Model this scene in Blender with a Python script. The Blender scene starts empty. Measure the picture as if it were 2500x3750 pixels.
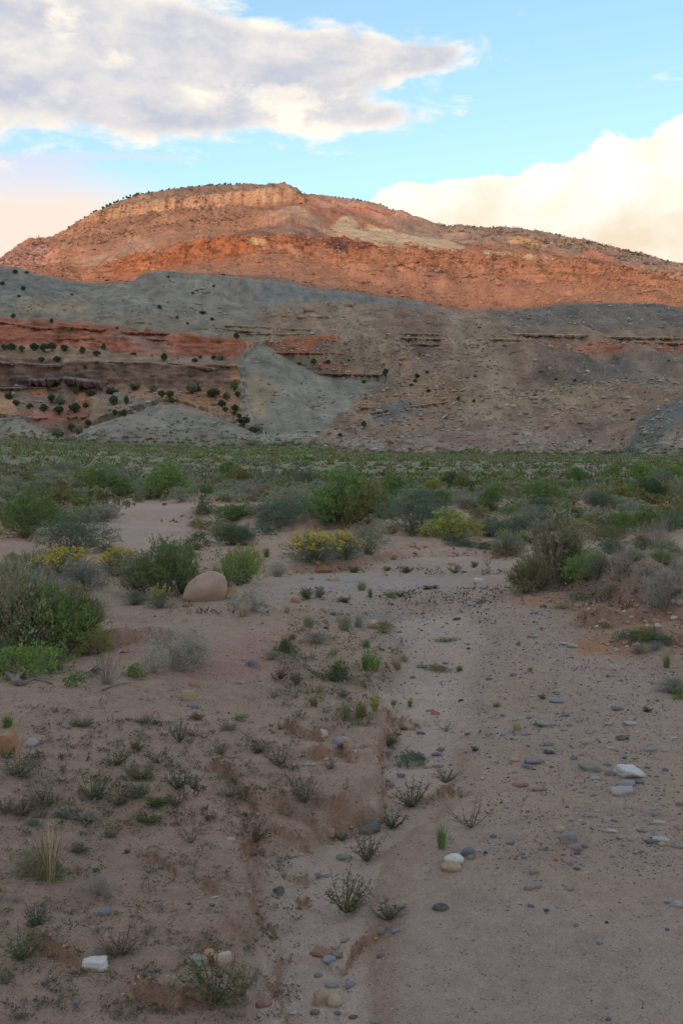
import bpy, math, random
import numpy as np
from mathutils import Vector

random.seed(7)
RS = np.random.RandomState(11)
scene = bpy.context.scene
COL = scene.collection
R = math.radians

# ------------------------------------------------------------------ camera
F, CX, CY, PITCH, EYE = 3670.0, 1250.0, 1875.0, R(3.88), 1.6      # in photo pixels
cd = bpy.data.cameras.new('camera')
cd.sensor_fit = 'VERTICAL'
cd.sensor_height = 36.0
cd.lens = 36.0 * F / 3750.0
cd.clip_start, cd.clip_end = 0.05, 6000
cam = bpy.data.objects.new('camera', cd)
COL.objects.link(cam)
cam.location = (0, 0, EYE)
cam.rotation_euler = (R(90) - PITCH, 0, 0)
scene.camera = cam

# ------------------------------------------------------------------ light
SUN_EL, SUN_AZ = R(5.0), R(205)                   # azimuth clockwise from +Y: low, behind the camera on the left
SDIR = Vector((math.sin(SUN_AZ) * math.cos(SUN_EL), math.cos(SUN_AZ) * math.cos(SUN_EL), math.sin(SUN_EL)))
sl = bpy.data.lights.new('sun', 'SUN')
sl.energy = 2.45
sl.color = (1.0, 0.68, 0.46)
sl.angle = R(0.6)
sun = bpy.data.objects.new('sun', sl)
COL.objects.link(sun)
sun.rotation_euler = SDIR.to_track_quat('Z', 'Y').to_euler()
scene.view_settings.view_transform = 'Standard'
scene.view_settings.look = 'None'
scene.view_settings.gamma = 1.0
scene.view_settings.use_curve_mapping = False
EXPO = 0.35
scene.view_settings.exposure = EXPO
SKY_STRENGTH = 0.15


# ------------------------------------------------------------------ small node language
class S:
    """a socket with arithmetic"""
    def __init__(s, t, o): s.t, s.o = t, o
    def _m(s, op, b=None, c=None, clamp=False):
        n = s.t.nodes.new('ShaderNodeMath'); n.operation = op; n.use_clamp = clamp
        for i, v in enumerate((s, b, c)):
            if v is None: continue
            if isinstance(v, S): s.t.links.new(v.o, n.inputs[i])
            else: n.inputs[i].default_value = v
        return S(s.t, n.outputs[0])
    def __add__(s, b): return s._m('ADD', b)
    def __radd__(s, b): return s._m('ADD', b)
    def __sub__(s, b): return s._m('SUBTRACT', b)
    def __rsub__(s, b): return (s * -1.0) + b
    def __mul__(s, b): return s._m('MULTIPLY', b)
    __rmul__ = __mul__
    def __truediv__(s, b): return s._m('DIVIDE', b)
    def f(s, op, b=None, c=None): return s._m(op, b, c)
    def clamp(s): return s._m('ADD', 0.0, clamp=True)
    def ss(s, a, b):
        n = s.t.nodes.new('ShaderNodeMapRange'); n.interpolation_type = 'SMOOTHSTEP'
        s.t.links.new(s.o, n.inputs['Value'])
        n.inputs['From Min'].default_value = a; n.inputs['From Max'].default_value = b
        return S(s.t, n.outputs['Result'])


def mixc(t, f, a, b, mode='MIX'):
    n = t.nodes.new('ShaderNodeMix'); n.data_type = 'RGBA'; n.blend_type = mode
    for k, v in ((0, f), (6, a), (7, b)):
        if isinstance(v, S): t.links.new(v.o, n.inputs[k])
        elif k == 0: n.inputs[k].default_value = v
        else: n.inputs[k].default_value = (*v[:3], 1)
    return S(t, n.outputs[2])


def noise(t, vec, scale, detail=4, rough=0.55, dist=0.0):
    n = t.nodes.new('ShaderNodeTexNoise')
    if vec is not None: t.links.new(vec.o, n.inputs['Vector'])
    n.inputs['Scale'].default_value = scale
    n.inputs['Detail'].default_value = detail
    n.inputs['Roughness'].default_value = rough
    n.inputs['Distortion'].default_value = dist
    return S(t, n.outputs['Fac'])


def mapping(t, vec, scale=(1, 1, 1), loc=(0, 0, 0)):
    n = t.nodes.new('ShaderNodeMapping')
    t.links.new(vec.o, n.inputs['Vector'])
    n.inputs['Scale'].default_value = scale
    n.inputs['Location'].default_value = loc
    return S(t, n.outputs[0])


# ------------------------------------------------------------------ sky with clouds
def dir_of(px, py):
    u, v = (px - CX) / F, (CY - py) / F
    c, s = math.cos(PITCH), math.sin(PITCH)
    return u, c + v * s, -s + v * c


def azel(px, py):
    x, y, z = dir_of(px, py)
    l = math.sqrt(x * x + y * y + z * z)
    return math.atan2(x, y), math.asin(z / l)


world = bpy.data.worlds.new('World')
scene.world = world
world.use_nodes = True
wt = world.node_tree
wt.nodes.clear()
sky = wt.nodes.new('ShaderNodeTexSky')
sky.sky_type = 'NISHITA'
sky.sun_disc = False
sky.sun_elevation = SUN_EL
sky.sun_rotation = SUN_AZ
sky.altitude = 1400
sky.air_density = 1.0
sky.dust_density = 0.6
sky.ozone_density = 1.2
tc = wt.nodes.new('ShaderNodeTexCoord')
D0 = S(wt, tc.outputs['Generated'])
sep = wt.nodes.new('ShaderNodeSeparateXYZ'); wt.links.new(D0.o, sep.inputs[0])
dx, dy, dz = (S(wt, sep.outputs[i]) for i in range(3))
AZ = dx.f('ARCTAN2', dy)
EL = dz.f('ARCSINE')
# large billows, fine billows
nb = noise(wt, mapping(wt, D0, (1, 1, 2.0)), 7.0, 8, 0.58, 0.3)
nf = noise(wt, mapping(wt, D0, (1, 1, 1.6), (3, 1, 2)), 24.0, 7, 0.62, 0.3)
ns = noise(wt, mapping(wt, D0, (1, 1, 3.2), (8, 4, 1)), 11.0, 8, 0.62, 0.5)
puff = 1.0 - (noise(wt, mapping(wt, D0, (1, 1, 1.2), (2, 9, 4)), 13.0, 6, 0.5, 0.0) - 0.5).f('ABSOLUTE') * 6.0
nw = noise(wt, mapping(wt, D0, (1, 1, 4.0), (5, 2, 7)), 5.0, 7, 0.6, 0.6)


def blobs(lst):
    tot = None
    for (px, py, rx, ry, w) in lst:
        a, e = azel(px, py)
        qa = (AZ - a) * (F / rx); qe = (EL - e) * (F / ry)
        g = ((qa * qa + qe * qe) * -0.9).f('EXPONENT') * w
        tot = g if tot is None else tot + g
    return tot


left = blobs([(-150, 60, 640, 215, 1), (330, 215, 520, 165, 1), (800, 270, 420, 115, 1), (1100, 285, 330, 100, .8),
              (1330, 175, 260, 58, .8), (1600, 205, 110, 42, .7), (1480, 230, 150, 34, .5), (1330, 430, 300, 45, .75), (650, 450, 330, 60, .6), (-700, 300, 600, 200, .9),
              (200, 60, 200, 70, .7), (560, 110, 190, 60, .6)])
right = blobs([(2330, 640, 200, 120, 1), (2560, 560, 150, 100, 1), (1950, 780, 330, 100, .9), (2120, 700, 150, 70, .7), (1500, 720, 70, 45, .8), (1640, 760, 200, 70, .7),
               (2300, 900, 600, 190, 1.1), (3100, 700, 600, 260, 1), (1400, 765, 60, 22, .6), (1760, 680, 80, 40, .5)])
wisp = blobs([(60, 655, 330, 70, .8), (520, 575, 260, 20, .75), (200, 590, 160, 26, .6), (-500, 640, 400, 90, .7), (60, 465, 60, 16, .5)])
peach = blobs([(-100, 930, 620, 210, 1.0), (-900, 850, 700, 300, 1.0), (420, 780, 280, 120, .32)])
# the rest of the dome: broken cloud carried on, thickened unseen to brighten the ground
rest = blobs([(-3800, 600, 1500, 420, .9), (5600, 500, 1400, 380, .9), (1250, -4200, 2600, 700, .8), (-6500, 900, 1700, 350, .9), (8500, 900, 1700, 350, .9)])
mL = (left + (nb - 0.5) * 1.0 + (ns - 0.5) * 1.9 + (nf - 0.5) * 1.1).ss(0.26, 0.86)
mR = (right + (nb - 0.5) * 0.5 + puff * 0.42 + (nf - 0.5) * 0.5).ss(0.66, 0.80)
mW = (wisp + (nw - 0.5) * 1.6).ss(0.35, 0.95) * 0.8
mP = (peach + (nw - 0.5) * 0.5).ss(0.10, 0.9)
window = blobs([(1250, 500, 2300, 1500, 1.5)])
mX = (rest * 0.5 + 0.54 - window + (nb - 0.5) * 2.2 + (nf - 0.5) * 0.5).ss(0.38, 0.8) * (EL + 0.02).ss(0.0, 0.05)
# shading inside the clouds: billows turned to the sun are cream, their hollows lavender grey
nbs = noise(wt, mapping(wt, D0, (1, 1, 2.0), (0.012, 0.0, -0.03)), 7.0, 8, 0.58, 0.3)
relief = ((nbs - nb) * 3.2 + 0.42).clamp()
core = (left + (ns - 0.5) * 0.9).ss(0.30, 1.15)
litL = ((1.0 - core) * 0.75 + (relief - 0.4) * 0.5 + (nf - 0.5) * 0.8 + (ns - 0.5) * 0.9 + 0.22).clamp()
spots = blobs([(950, 335, 150, 30, .8), (1090, 370, 120, 50, .8), (1065, 425, 36, 40, .8), (1320, 345, 100, 20, .6), (215, 60, 80, 40, .8), (430, 225, 70, 34, .6)])
litL = (litL + (spots + (nf - 0.5) * 1.7 + (ns - 0.5) * 1.4).ss(0.25, 1.0) * 0.6).clamp()
colL = mixc(wt, litL, (0.50, 0.525, 0.61), (1.0, 0.90, 0.76))
litR = ((EL - azel(1250, 780)[1]) * 9.0 + 0.5 + (nb - 0.5) * 1.8 + (nf - 0.5) * 0.8 + (puff - 0.4) * 0.35 - 0.1).clamp()
colR = mixc(wt, litR, (0.80, 0.67, 0.52), (1.06, 1.0, 0.90))
colW = mixc(wt, (EL - azel(0, 700)[1]).ss(-0.03, 0.03), (0.86, 0.76, 0.70), (0.66, 0.68, 0.80))
bg1 = wt.nodes.new('ShaderNodeBackground')
# the air towards the horizon pales and warms a little
skyc = mixc(wt, 1.0, S(wt, sky.outputs[0]), (1.75, 1.95, 2.0), 'MULTIPLY')
skyc = mixc(wt, (0.42 - EL).ss(0.0, 0.45) * 0.42 + 0.16, skyc, (3.7, 5.1, 6.2))
wt.links.new(skyc.o, bg1.inputs['Color'])
bg1.inputs['Strength'].default_value = SKY_STRENGTH
c1 = mixc(wt, mP, (0, 0, 0), (0.86, 0.72, 0.62))
over = mixc(wt, mW, c1, colW)
over = mixc(wt, mX, over, mixc(wt, relief, (0.74, 0.72, 0.76), (1.1, 1.0, 0.88)))
over = mixc(wt, mR, over, colR)
over = mixc(wt, mL, over, colL)
cover = 1.0 - (1.0 - mP) * (1.0 - mW) * (1.0 - mX) * (1.0 - mR) * (1.0 - mL)
# colours above are laid over one another starting from black: undo that darkening at soft edges
div = cover.f('MAXIMUM', 0.02)
vm = wt.nodes.new('ShaderNodeVectorMath'); vm.operation = 'DIVIDE'
cmb = wt.nodes.new('ShaderNodeCombineXYZ')
wt.links.new(over.o, vm.inputs[0])
for i in range(3): wt.links.new(div.o, cmb.inputs[i])
wt.links.new(cmb.outputs[0], vm.inputs[1])
bg2 = wt.nodes.new('ShaderNodeBackground')
wt.links.new(vm.outputs[0], bg2.inputs['Color'])
bg2.inputs['Strength'].default_value = 0.93
ms = wt.nodes.new('ShaderNodeMixShader')
wt.links.new(cover.o, ms.inputs[0]); wt.links.new(bg1.outputs[0], ms.inputs[1]); wt.links.new(bg2.outputs[0], ms.inputs[2])
wo = wt.nodes.new('ShaderNodeOutputWorld')
wt.links.new(ms.outputs[0], wo.inputs[0])

# ------------------------------------------------------------------ numpy noise
_GA = np.linspace(0, 2 * np.pi, 257)[:256]
_GX, _GY = np.cos(_GA), np.sin(_GA)


def gnoise(x, y, seed=0):
    x = np.asarray(x, float); y = np.asarray(y, float)
    xi = np.floor(x).astype(np.int64); yi = np.floor(y).astype(np.int64)
    fx = x - xi; fy = y - yi

    def corner(i, j, ax, ay):
        n = (i * 374761393 + j * 668265263 + seed * 974634777) & 0xffffffff
        n = ((n ^ (n >> 13)) * 1274126177) & 0xffffffff
        k = ((n ^ (n >> 16)) & 255).astype(np.intp)
        return _GX[k] * ax + _GY[k] * ay
    a = corner(xi, yi, fx, fy); b = corner(xi + 1, yi, fx - 1, fy)
    c = corner(xi, yi + 1, fx, fy - 1); d = corner(xi + 1, yi + 1, fx - 1, fy - 1)
    u = fx * fx * fx * (fx * (fx * 6 - 15) + 10); v = fy * fy * fy * (fy * (fy * 6 - 15) + 10)
    return ((a + (b - a) * u) * (1 - v) + (c + (d - c) * u) * v) * 1.4


def fbm(x, y, o=4, seed=0, g=0.5):
    t = 0; a = 1.0; f = 1.0
    for i in range(o):
        t = t + a * gnoise(x * f + i * 17.3, y * f - i * 9.1, seed + i)
        a *= g; f *= 2.03
    return t


def ridg(x, y, o=3, seed=0):
    t = 0; a = 1.0; f = 1.0
    for i in range(o):
        t = t + a * (1 - 2 * np.abs(gnoise(x * f, y * f, seed + i)))
        a *= 0.5; f *= 2.1
    return t


def sst(a, b, x):
    t = np.clip((x - a) / (b - a), 0, 1)
    return t * t * (3 - 2 * t)


def project(x, y, z):
    c, s = math.cos(PITCH), math.sin(PITCH)
    zz = z - EYE
    dep = np.maximum(y * c - zz * s, 1e-3)
    up = y * s + zz * c
    return CX + F * x / dep, CY - F * up / dep


def unproj(px, py, Y):
    u, v = (np.asarray(px, float) - CX) / F, (CY - np.asarray(py, float)) / F
    c, s = math.cos(PITCH), math.sin(PITCH)
    k = Y / (c + v * s)
    return u * k, EYE + (-s + v * c) * k


def plane0(px, py):
    u, v = (px - CX) / F, (CY - py) / F
    c, s = math.cos(PITCH), math.sin(PITCH)
    k = EYE / (s - v * c)
    return u * k, (c + v * s) * k


def inpoly(px, py, poly):
    ins = np.zeros(px.shape, bool)
    n = len(poly)
    for i in range(n):
        x1, y1 = poly[i]; x2, y2 = poly[(i + 1) % n]
        if y1 == y2: continue
        ins ^= ((y1 > py) != (y2 > py)) & (px < (x2 - x1) * (py - y1) / (y2 - y1) + x1)
    return ins


# ------------------------------------------------------------------ the far relief: feature lines read off the hill, each at its own distance
def L(pts, Y, amp=0.02, seed=0):
    a = np.array(pts, float)
    Yp = Y if not np.isscalar(Y) else [(0, Y)]
    Yp = np.array(Yp, float)
    return (a[:, 0], a[:, 1], Yp[:, 0], Yp[:, 1], amp, seed)


LINES = [
 L([(-600, 1610), (0, 1612), (200, 1620), (500, 1630), (800, 1640), (1200, 1648), (1260, 1660), (1800, 1668), (2500, 1672), (3200, 1675)], 150, 0),
 L([(-900, 1500), (-400, 1560), (-200, 1540), (0, 1532), (70, 1530), (130, 1560), (200, 1600), (235, 1608), (300, 1580), (400, 1545), (500, 1515), (590, 1480), (650, 1482), (760, 1515), (850, 1550), (950, 1592), (1050, 1614), (1150, 1624), (1250, 1634), (1400, 1642), (1700, 1642), (2100, 1642), (2230, 1650), (2300, 1610), (2400, 1553), (2500, 1505), (2700, 1440), (3200, 1500)], 182, .01, 3),
 L([(-600, 1560), (0, 1575), (130, 1602), (235, 1612), (300, 1596), (400, 1566), (500, 1540), (600, 1500), (700, 1510), (850, 1572), (950, 1598), (1050, 1600), (1250, 1605), (1500, 1605), (2100, 1600), (2230, 1600), (2400, 1585), (2500, 1560), (3200, 1540)], 196, .01, 4),
 L([(-600, 1425), (0, 1425), (100, 1420), (250, 1412), (400, 1408), (500, 1420), (600, 1432), (700, 1438), (800, 1436), (870, 1470), (960, 1500), (1100, 1510), (1250, 1505), (1500, 1500), (2000, 1495), (2500, 1470), (3200, 1450)], [(0, 218), (800, 216), (960, 206), (1300, 216), (2500, 222)], .012, 5),
 L([(-600, 1310), (0, 1315), (200, 1320), (400, 1335), (600, 1345), (800, 1350), (860, 1352), (960, 1380), (1100, 1425), (1250, 1440), (1500, 1440), (2000, 1440), (2500, 1420), (3200, 1400)], [(0, 223), (800, 221), (960, 220), (1300, 228), (2500, 235)], .012, 5),
 L([(-600, 1270), (0, 1275), (150, 1270), (300, 1290), (500, 1300), (700, 1312), (830, 1320), (870, 1290), (930, 1274), (980, 1280), (1050, 1322), (1150, 1372), (1250, 1392), (1450, 1372), (1700, 1330), (1900, 1298), (2050, 1290), (2200, 1305), (2240, 1314), (2310, 1302), (2380, 1300), (2430, 1318), (2500, 1316), (3200, 1320)], [(0, 240), (860, 238), (950, 234), (1100, 238), (2500, 262)], .012, 6),
 L([(-600, 1165), (0, 1175), (150, 1185), (300, 1195), (500, 1208), (700, 1225), (850, 1250), (960, 1262), (1100, 1264), (1240, 1264), (1400, 1264), (1700, 1268), (1900, 1266), (2100, 1273), (2500, 1283), (3200, 1290)], [(0, 249), (860, 246), (1240, 245), (1500, 256), (2500, 270)], .012, 6),
 L([(-600, 1070), (0, 1085), (300, 1112), (600, 1110), (800, 1130), (930, 1152), (1000, 1140), (1060, 1127), (1200, 1118), (1300, 1116), (1420, 1126), (1560, 1141), (1700, 1153), (1800, 1151), (1950, 1140), (2100, 1118), (2160, 1113), (2300, 1120), (2500, 1137), (3200, 1170)], [(0, 290), (2500, 305)], .015, 8),
 L([(-600, 1030), (0, 1045), (300, 1085), (600, 1070), (800, 1098), (930, 1150), (1000, 1146), (1060, 1138), (1200, 1132), (1400, 1140), (1560, 1152), (1700, 1164), (1950, 1155), (2100, 1135), (2300, 1138), (2500, 1155), (3200, 1190)], 322, .012, 9),
 L([(-600, 960), (0, 985), (60, 990), (150, 1010), (250, 1040), (340, 1053), (480, 1046), (535, 1010), (600, 1005), (700, 1010), (850, 1022), (950, 1034), (1080, 1050), (1200, 1068), (1400, 1095), (1560, 1124), (1700, 1150), (1850, 1150), (2000, 1130), (2160, 1122), (2500, 1140), (3200, 1180)], [(0, 352), (800, 365), (1000, 425), (1700, 500), (2500, 500)], .006, 10),
 L([(-600, 1000), (0, 1012), (340, 1078), (480, 1070), (600, 1035), (850, 1030), (950, 1030), (1080, 1045), (1200, 1062), (1400, 1088), (1560, 1115), (1700, 1140), (1850, 1142), (2000, 1125), (2160, 1117), (2500, 1132), (3200, 1170)], [(0, 430), (800, 430), (1000, 445), (1700, 515), (2500, 515)], .006, 10),
 L([(-900, 1050), (-300, 1000), (0, 978), (150, 1000), (300, 1030), (500, 1000), (700, 985), (850, 985), (1000, 980), (1200, 990), (1300, 1010), (1500, 1030), (1700, 1060), (2000, 1060), (2500, 1080), (3200, 1130)], 560, .03, 12),
 L([(-900, 1045), (-300, 990), (0, 975), (150, 985), (300, 1000), (400, 975), (470, 950), (600, 930), (660, 910), (760, 880), (860, 862), (1000, 865), (1150, 880), (1300, 890), (1400, 905), (1500, 915), (1650, 925), (1750, 930), (1900, 940), (2100, 960), (2300, 985), (2500, 1015), (3200, 1090)], 650, .03, 12),
 L([(-900, 1042), (-300, 985), (0, 972), (150, 962), (300, 930), (450, 890), (600, 856), (750, 840), (870, 848), (960, 812), (1060, 786), (1130, 812), (1200, 852), (1300, 868), (1450, 888), (1600, 905), (1700, 922), (1800, 924), (2000, 934), (2500, 995), (3200, 1080)], 720, .02, 13),
 L([(-900, 1040), (-300, 982), (0, 970), (150, 920), (300, 880), (450, 850), (600, 820), (750, 800), (900, 785), (1060, 782), (1130, 786), (1250, 832), (1450, 852), (1600, 872), (1700, 890), (1900, 905), (2100, 925), (2500, 988), (3200, 1070)], 800, .02, 14),
 L([(-900, 1038), (-300, 980), (0, 969), (110, 898), (200, 888), (300, 835), (400, 812), (500, 800), (600, 790), (700, 782), (850, 768), (950, 755), (1050, 746), (1110, 738), (1150, 737), (1300, 780), (1450, 812), (1600, 850), (1750, 862), (1900, 880), (2100, 905), (2500, 984), (3200, 1060)], 880, .012, 15),
 L([(-900, 1036), (-300, 978), (0, 968), (110, 895), (200, 884), (290, 825), (330, 797), (420, 772), (520, 750), (600, 740), (700, 730), (850, 717), (950, 706), (1000, 700), (1050, 700), (1090, 716), (1110, 735), (1150, 735), (1300, 760), (1450, 795), (1600, 840), (1750, 852), (1900, 866), (2100, 896), (2500, 983), (3200, 1055)], 887, .012, 15),
 L([(-900, 1034), (-300, 976), (0, 966), (30, 948), (110, 893), (200, 883), (270, 832), (330, 790), (420, 745), (480, 722), (560, 708), (680, 690), (780, 681), (880, 678), (980, 684), (1040, 695), (1085, 711), (1110, 734), (1150, 729), (1200, 723), (1300, 735), (1350, 742), (1450, 775), (1550, 815), (1600, 830), (1750, 835), (1900, 845), (2000, 858), (2100, 880), (2200, 905), (2350, 937), (2450, 966), (2500, 981), (3200, 1050)], 965, .01, 17),
 L([(-900, 1200), (0, 1120), (800, 900), (1600, 960), (2500, 1100), (3200, 1200)], 1250, 0, 18),
 L([(-900, 1400), (3200, 1400)], 1700, 0, 19),
]
NSUB = [16, 9, 22, 26, 14, 26, 32, 6, 12, 8, 12, 34, 20, 18, 18, 22, 20, 4, 4]


def line_at(ln, px):
    xs, ys, Yx, Yy, amp, seed = ln
    Yv = np.interp(px, Yx, Yy)
    Yv = Yv * (1 + amp * (gnoise(px / 260.0, 3.3 + seed * 1.7, seed) + .5 * gnoise(px / 90.0, 8.3 + seed * 1.7, seed)))
    return np.interp(px, xs, ys), Yv


FOOT = LINES[0]
RIDGE_DIR = np.array([math.sin(SUN_AZ), math.cos(SUN_AZ)])


def scarp_terms(x, y, path, h, face, decay, taper=0.12):
    """height added on the left-hand side of a path; the rim crumbles a little"""
    P = np.array([plane0(*p) for p in path])
    lo = P.min(0) - decay * 5 - 1; hi = P.max(0) + decay * 5 + 1
    z = np.zeros_like(x); m = np.zeros_like(x)
    sel = np.where((x > lo[0]) & (x < hi[0]) & (y > lo[1]) & (y < hi[1]))
    if sel[0].size == 0: return z, m
    X, Yy = x[sel], y[sel]
    wa = .75 if face < .04 else .5 if face < .1 else .35
    face = face * (.38 if face < .1 else .8)
    sc = face * 3.2
    X0_, Y0_ = X, Yy
    X = X + fbm(X0_ / sc / 4, Y0_ / sc / 4, 4, 41, .5) * sc * wa
    Yy = Yy + fbm(X0_ / sc / 4 + 9, Y0_ / sc / 4, 4, 42, .5) * sc * wa
    best = np.full(X.shape, 1e9); side = np.zeros(X.shape); along = np.zeros(X.shape)
    seg = np.hypot(*(P[1:] - P[:-1]).T); cum = np.r_[0, np.cumsum(seg)]; tot = cum[-1]
    for i in range(len(P) - 1):
        a, b = P[i], P[i + 1]; d = b - a; l2 = d @ d
        t = np.clip(((X - a[0]) * d[0] + (Yy - a[1]) * d[1]) / l2, 0, 1)
        qx, qy = X - a[0] - t * d[0], Yy - a[1] - t * d[1]
        dd = np.hypot(qx, qy)
        c = d[0] * (Yy - a[1]) - d[1] * (X - a[0])
        w = dd < best
        best = np.where(w, dd, best); side = np.where(w, np.sign(c), side); along = np.where(w, cum[i] + t * seg[i], along)
    s = best * side
    tp = max(tot * taper, 1e-3)
    end = sst(0, tp, along) * sst(0, tp, tot - along)
    h = h * (1 + (.55 * fbm(X0_ / .03, Y0_ / .03, 2, 47) if np.max(np.abs(h)) < .06 else .3 * fbm(X0_ / .3, Y0_ / .3, 2, 47)) * np.exp(-(s / (4 * face)) ** 2)) * (.75 + .6 * gnoise(along / (face * 9 + .05), 3.7, 43)) * (1.8 if np.max(np.abs(h)) < .08 else 1.0)
    zz = h * sst(-face * .5, face * .5, s) * np.exp(-np.maximum(s - face, 0) / decay) * end
    z[sel] = zz
    m[sel] = np.exp(-((s + face * .15) / (face * 0.8 + .006)) ** 2) * end * np.clip(.75 + .8 * gnoise(X0_ / .12, Y0_ / .12, 44), 0, 1)
    return z, m


CHAN = [(1215, 3950), (1200, 3750), (1130, 3560), (1120, 3400), (1130, 3250), (1170, 3150), (1260, 3090), (1330, 3060), (1450, 2990), (1500, 2880), (1530, 2780), (1560, 2700), (1600, 2620), (1560, 2530), (1580, 2450), (1620, 2380), (1560, 2300)]
CHW = [.20, .20, .19, .20, .20, .17, .15, .13, .14, .17, .18, .2, .22, .25, .3, .35, .4]
SCARPS = [
 ([(760, 2925), (830, 2955), (900, 3005), (960, 3060)], .030, .03, .35),
 ([(965, 3035), (1060, 3045), (1150, 3068), (1205, 3048), (1330, 3008)], .030, .018, .25),
 ([(990, 3108), (1060, 3097), (1155, 3092)], .022, .015, .12),
 ([(1030, 3420), (960, 3390), (920, 3310), (935, 3250), (900, 3190), (930, 3140), (1000, 3108)], .045, .02, .6),
 ([(1070, 3950), (1050, 3720), (1005, 3580), (1030, 3425)], .030, .02, .5),
 ([(1385, 2990), (1405, 2900), (1385, 2800), (1425, 2700), (1410, 2680)], .030, .02, .4),
 ([(900, 3388), (960, 3375), (1015, 3382)], .018, .012, .12),
 ([(850, 3480), (890, 3462), (940, 3448)], .014, .012, .12),
 ([(1045, 3183), (1090, 3176), (1145, 3187)], .012, .012, .1),
 ([(1075, 3245), (1105, 3262), (1140, 3246)], .012, .01, .1),
 ([(470, 3672), (520, 3712), (640, 3738), (810, 3722)], .030, .016, .22),
 ([(110, 3548), (200, 3598), (300, 3645)], .028, .02, .3),
 ([(520, 3230), (600, 3262), (660, 3312)], .014, .012, .2),
 ([(735, 3330), (780, 3348), (810, 3345)], .012, .012, .15),
 ([(1205, 3040), (1285, 3012), (1330, 2985), (1385, 2990)], .038, .018, .22),
 ([(1550, 2925), (1600, 2912), (1650, 2914), (1662, 2935)], .026, .014, .12),
 ([(1408, 2680), (1425, 2652), (1480, 2640), (1530, 2650)], .035, .02, .2),
 ([(1030, 2740), (1090, 2778), (1150, 2800), (1200, 2790)], .035, .03, .3),
 ([(1090, 2880), (1180, 2850), (1250, 2830), (1300, 2870)], .03, .03, .3),
 ([(1250, 3490), (1330, 3420), (1390, 3400), (1440, 3380)], .016, .02, .2),
 ([(1760, 2168), (1810, 2160), (1860, 2162)], .05, .03, .4),
 ([(2270, 2455), (2380, 2440), (2500, 2458), (2620, 2480)], .10, .06, .6),
 ([(2085, 2397), (2150, 2406), (2250, 2410), (2350, 2408), (2380, 2395)], .13, .05, .45),
 ([(1880, 2212), (1960, 2215), (2040, 2210)], .07, .08, .5),
 ([(1985, 2195), (2080, 2243), (2200, 2292), (2330, 2335), (2500, 2388), (2800, 2460)], .30, .22, 2.5, .03),
 ([(1060, 1960), (1200, 1947), (1350, 1955), (1500, 1978), (1700, 1988), (1850, 1985)], .24, .25, 6, .05),
 ([(600, 1932), (800, 1918), (1000, 1950)], .12, .2, 4),
 ([(640, 2140), (800, 2118), (1000, 2118), (1200, 2100), (1330, 2075), (1500, 2040), (1700, 2030), (1950, 2055)], .12, .12, 3.5),
 ([(1420, 2030), (1700, 2016), (1900, 2030)], .08, .1, 3),
 ([(-60, 1970), (0, 1975), (90, 1988), (180, 2012)], .2, .2, 3),
 ([(690, 1852), (850, 1846), (980, 1842)], .05, .15, 3),
 ([(660, 1868), (800, 1862), (900, 1850)], .06, .1, 2),
 ([(1680, 1905), (1800, 1886), (1930, 1890)], .1, .2, 4),
 ([(2150, 1880), (2300, 1868), (2500, 1862)], .15, .2, 4),
 ([(-150, 2560), (0, 2535), (200, 2520), (400, 2508), (520, 2492), (600, 2458), (720, 2440)], .07, .08, 1.0),
 ([(560, 2222), (640, 2225), (860, 2225)], .05, .08, 1.5),
]
MOUNDS = [(640, 2500, .55, .10), (1080, 2240, .7, .12), (1850, 2370, .6, .05), (960, 2330, .5, .07), (300, 2700, .7, .05), (-200, 2900, 1.2, .12), (2650, 2250, 2.5, .35),
          (800, 3050, .35, .03), (900, 2790, .5, .05), (1150, 2420, .7, .08)]


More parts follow.
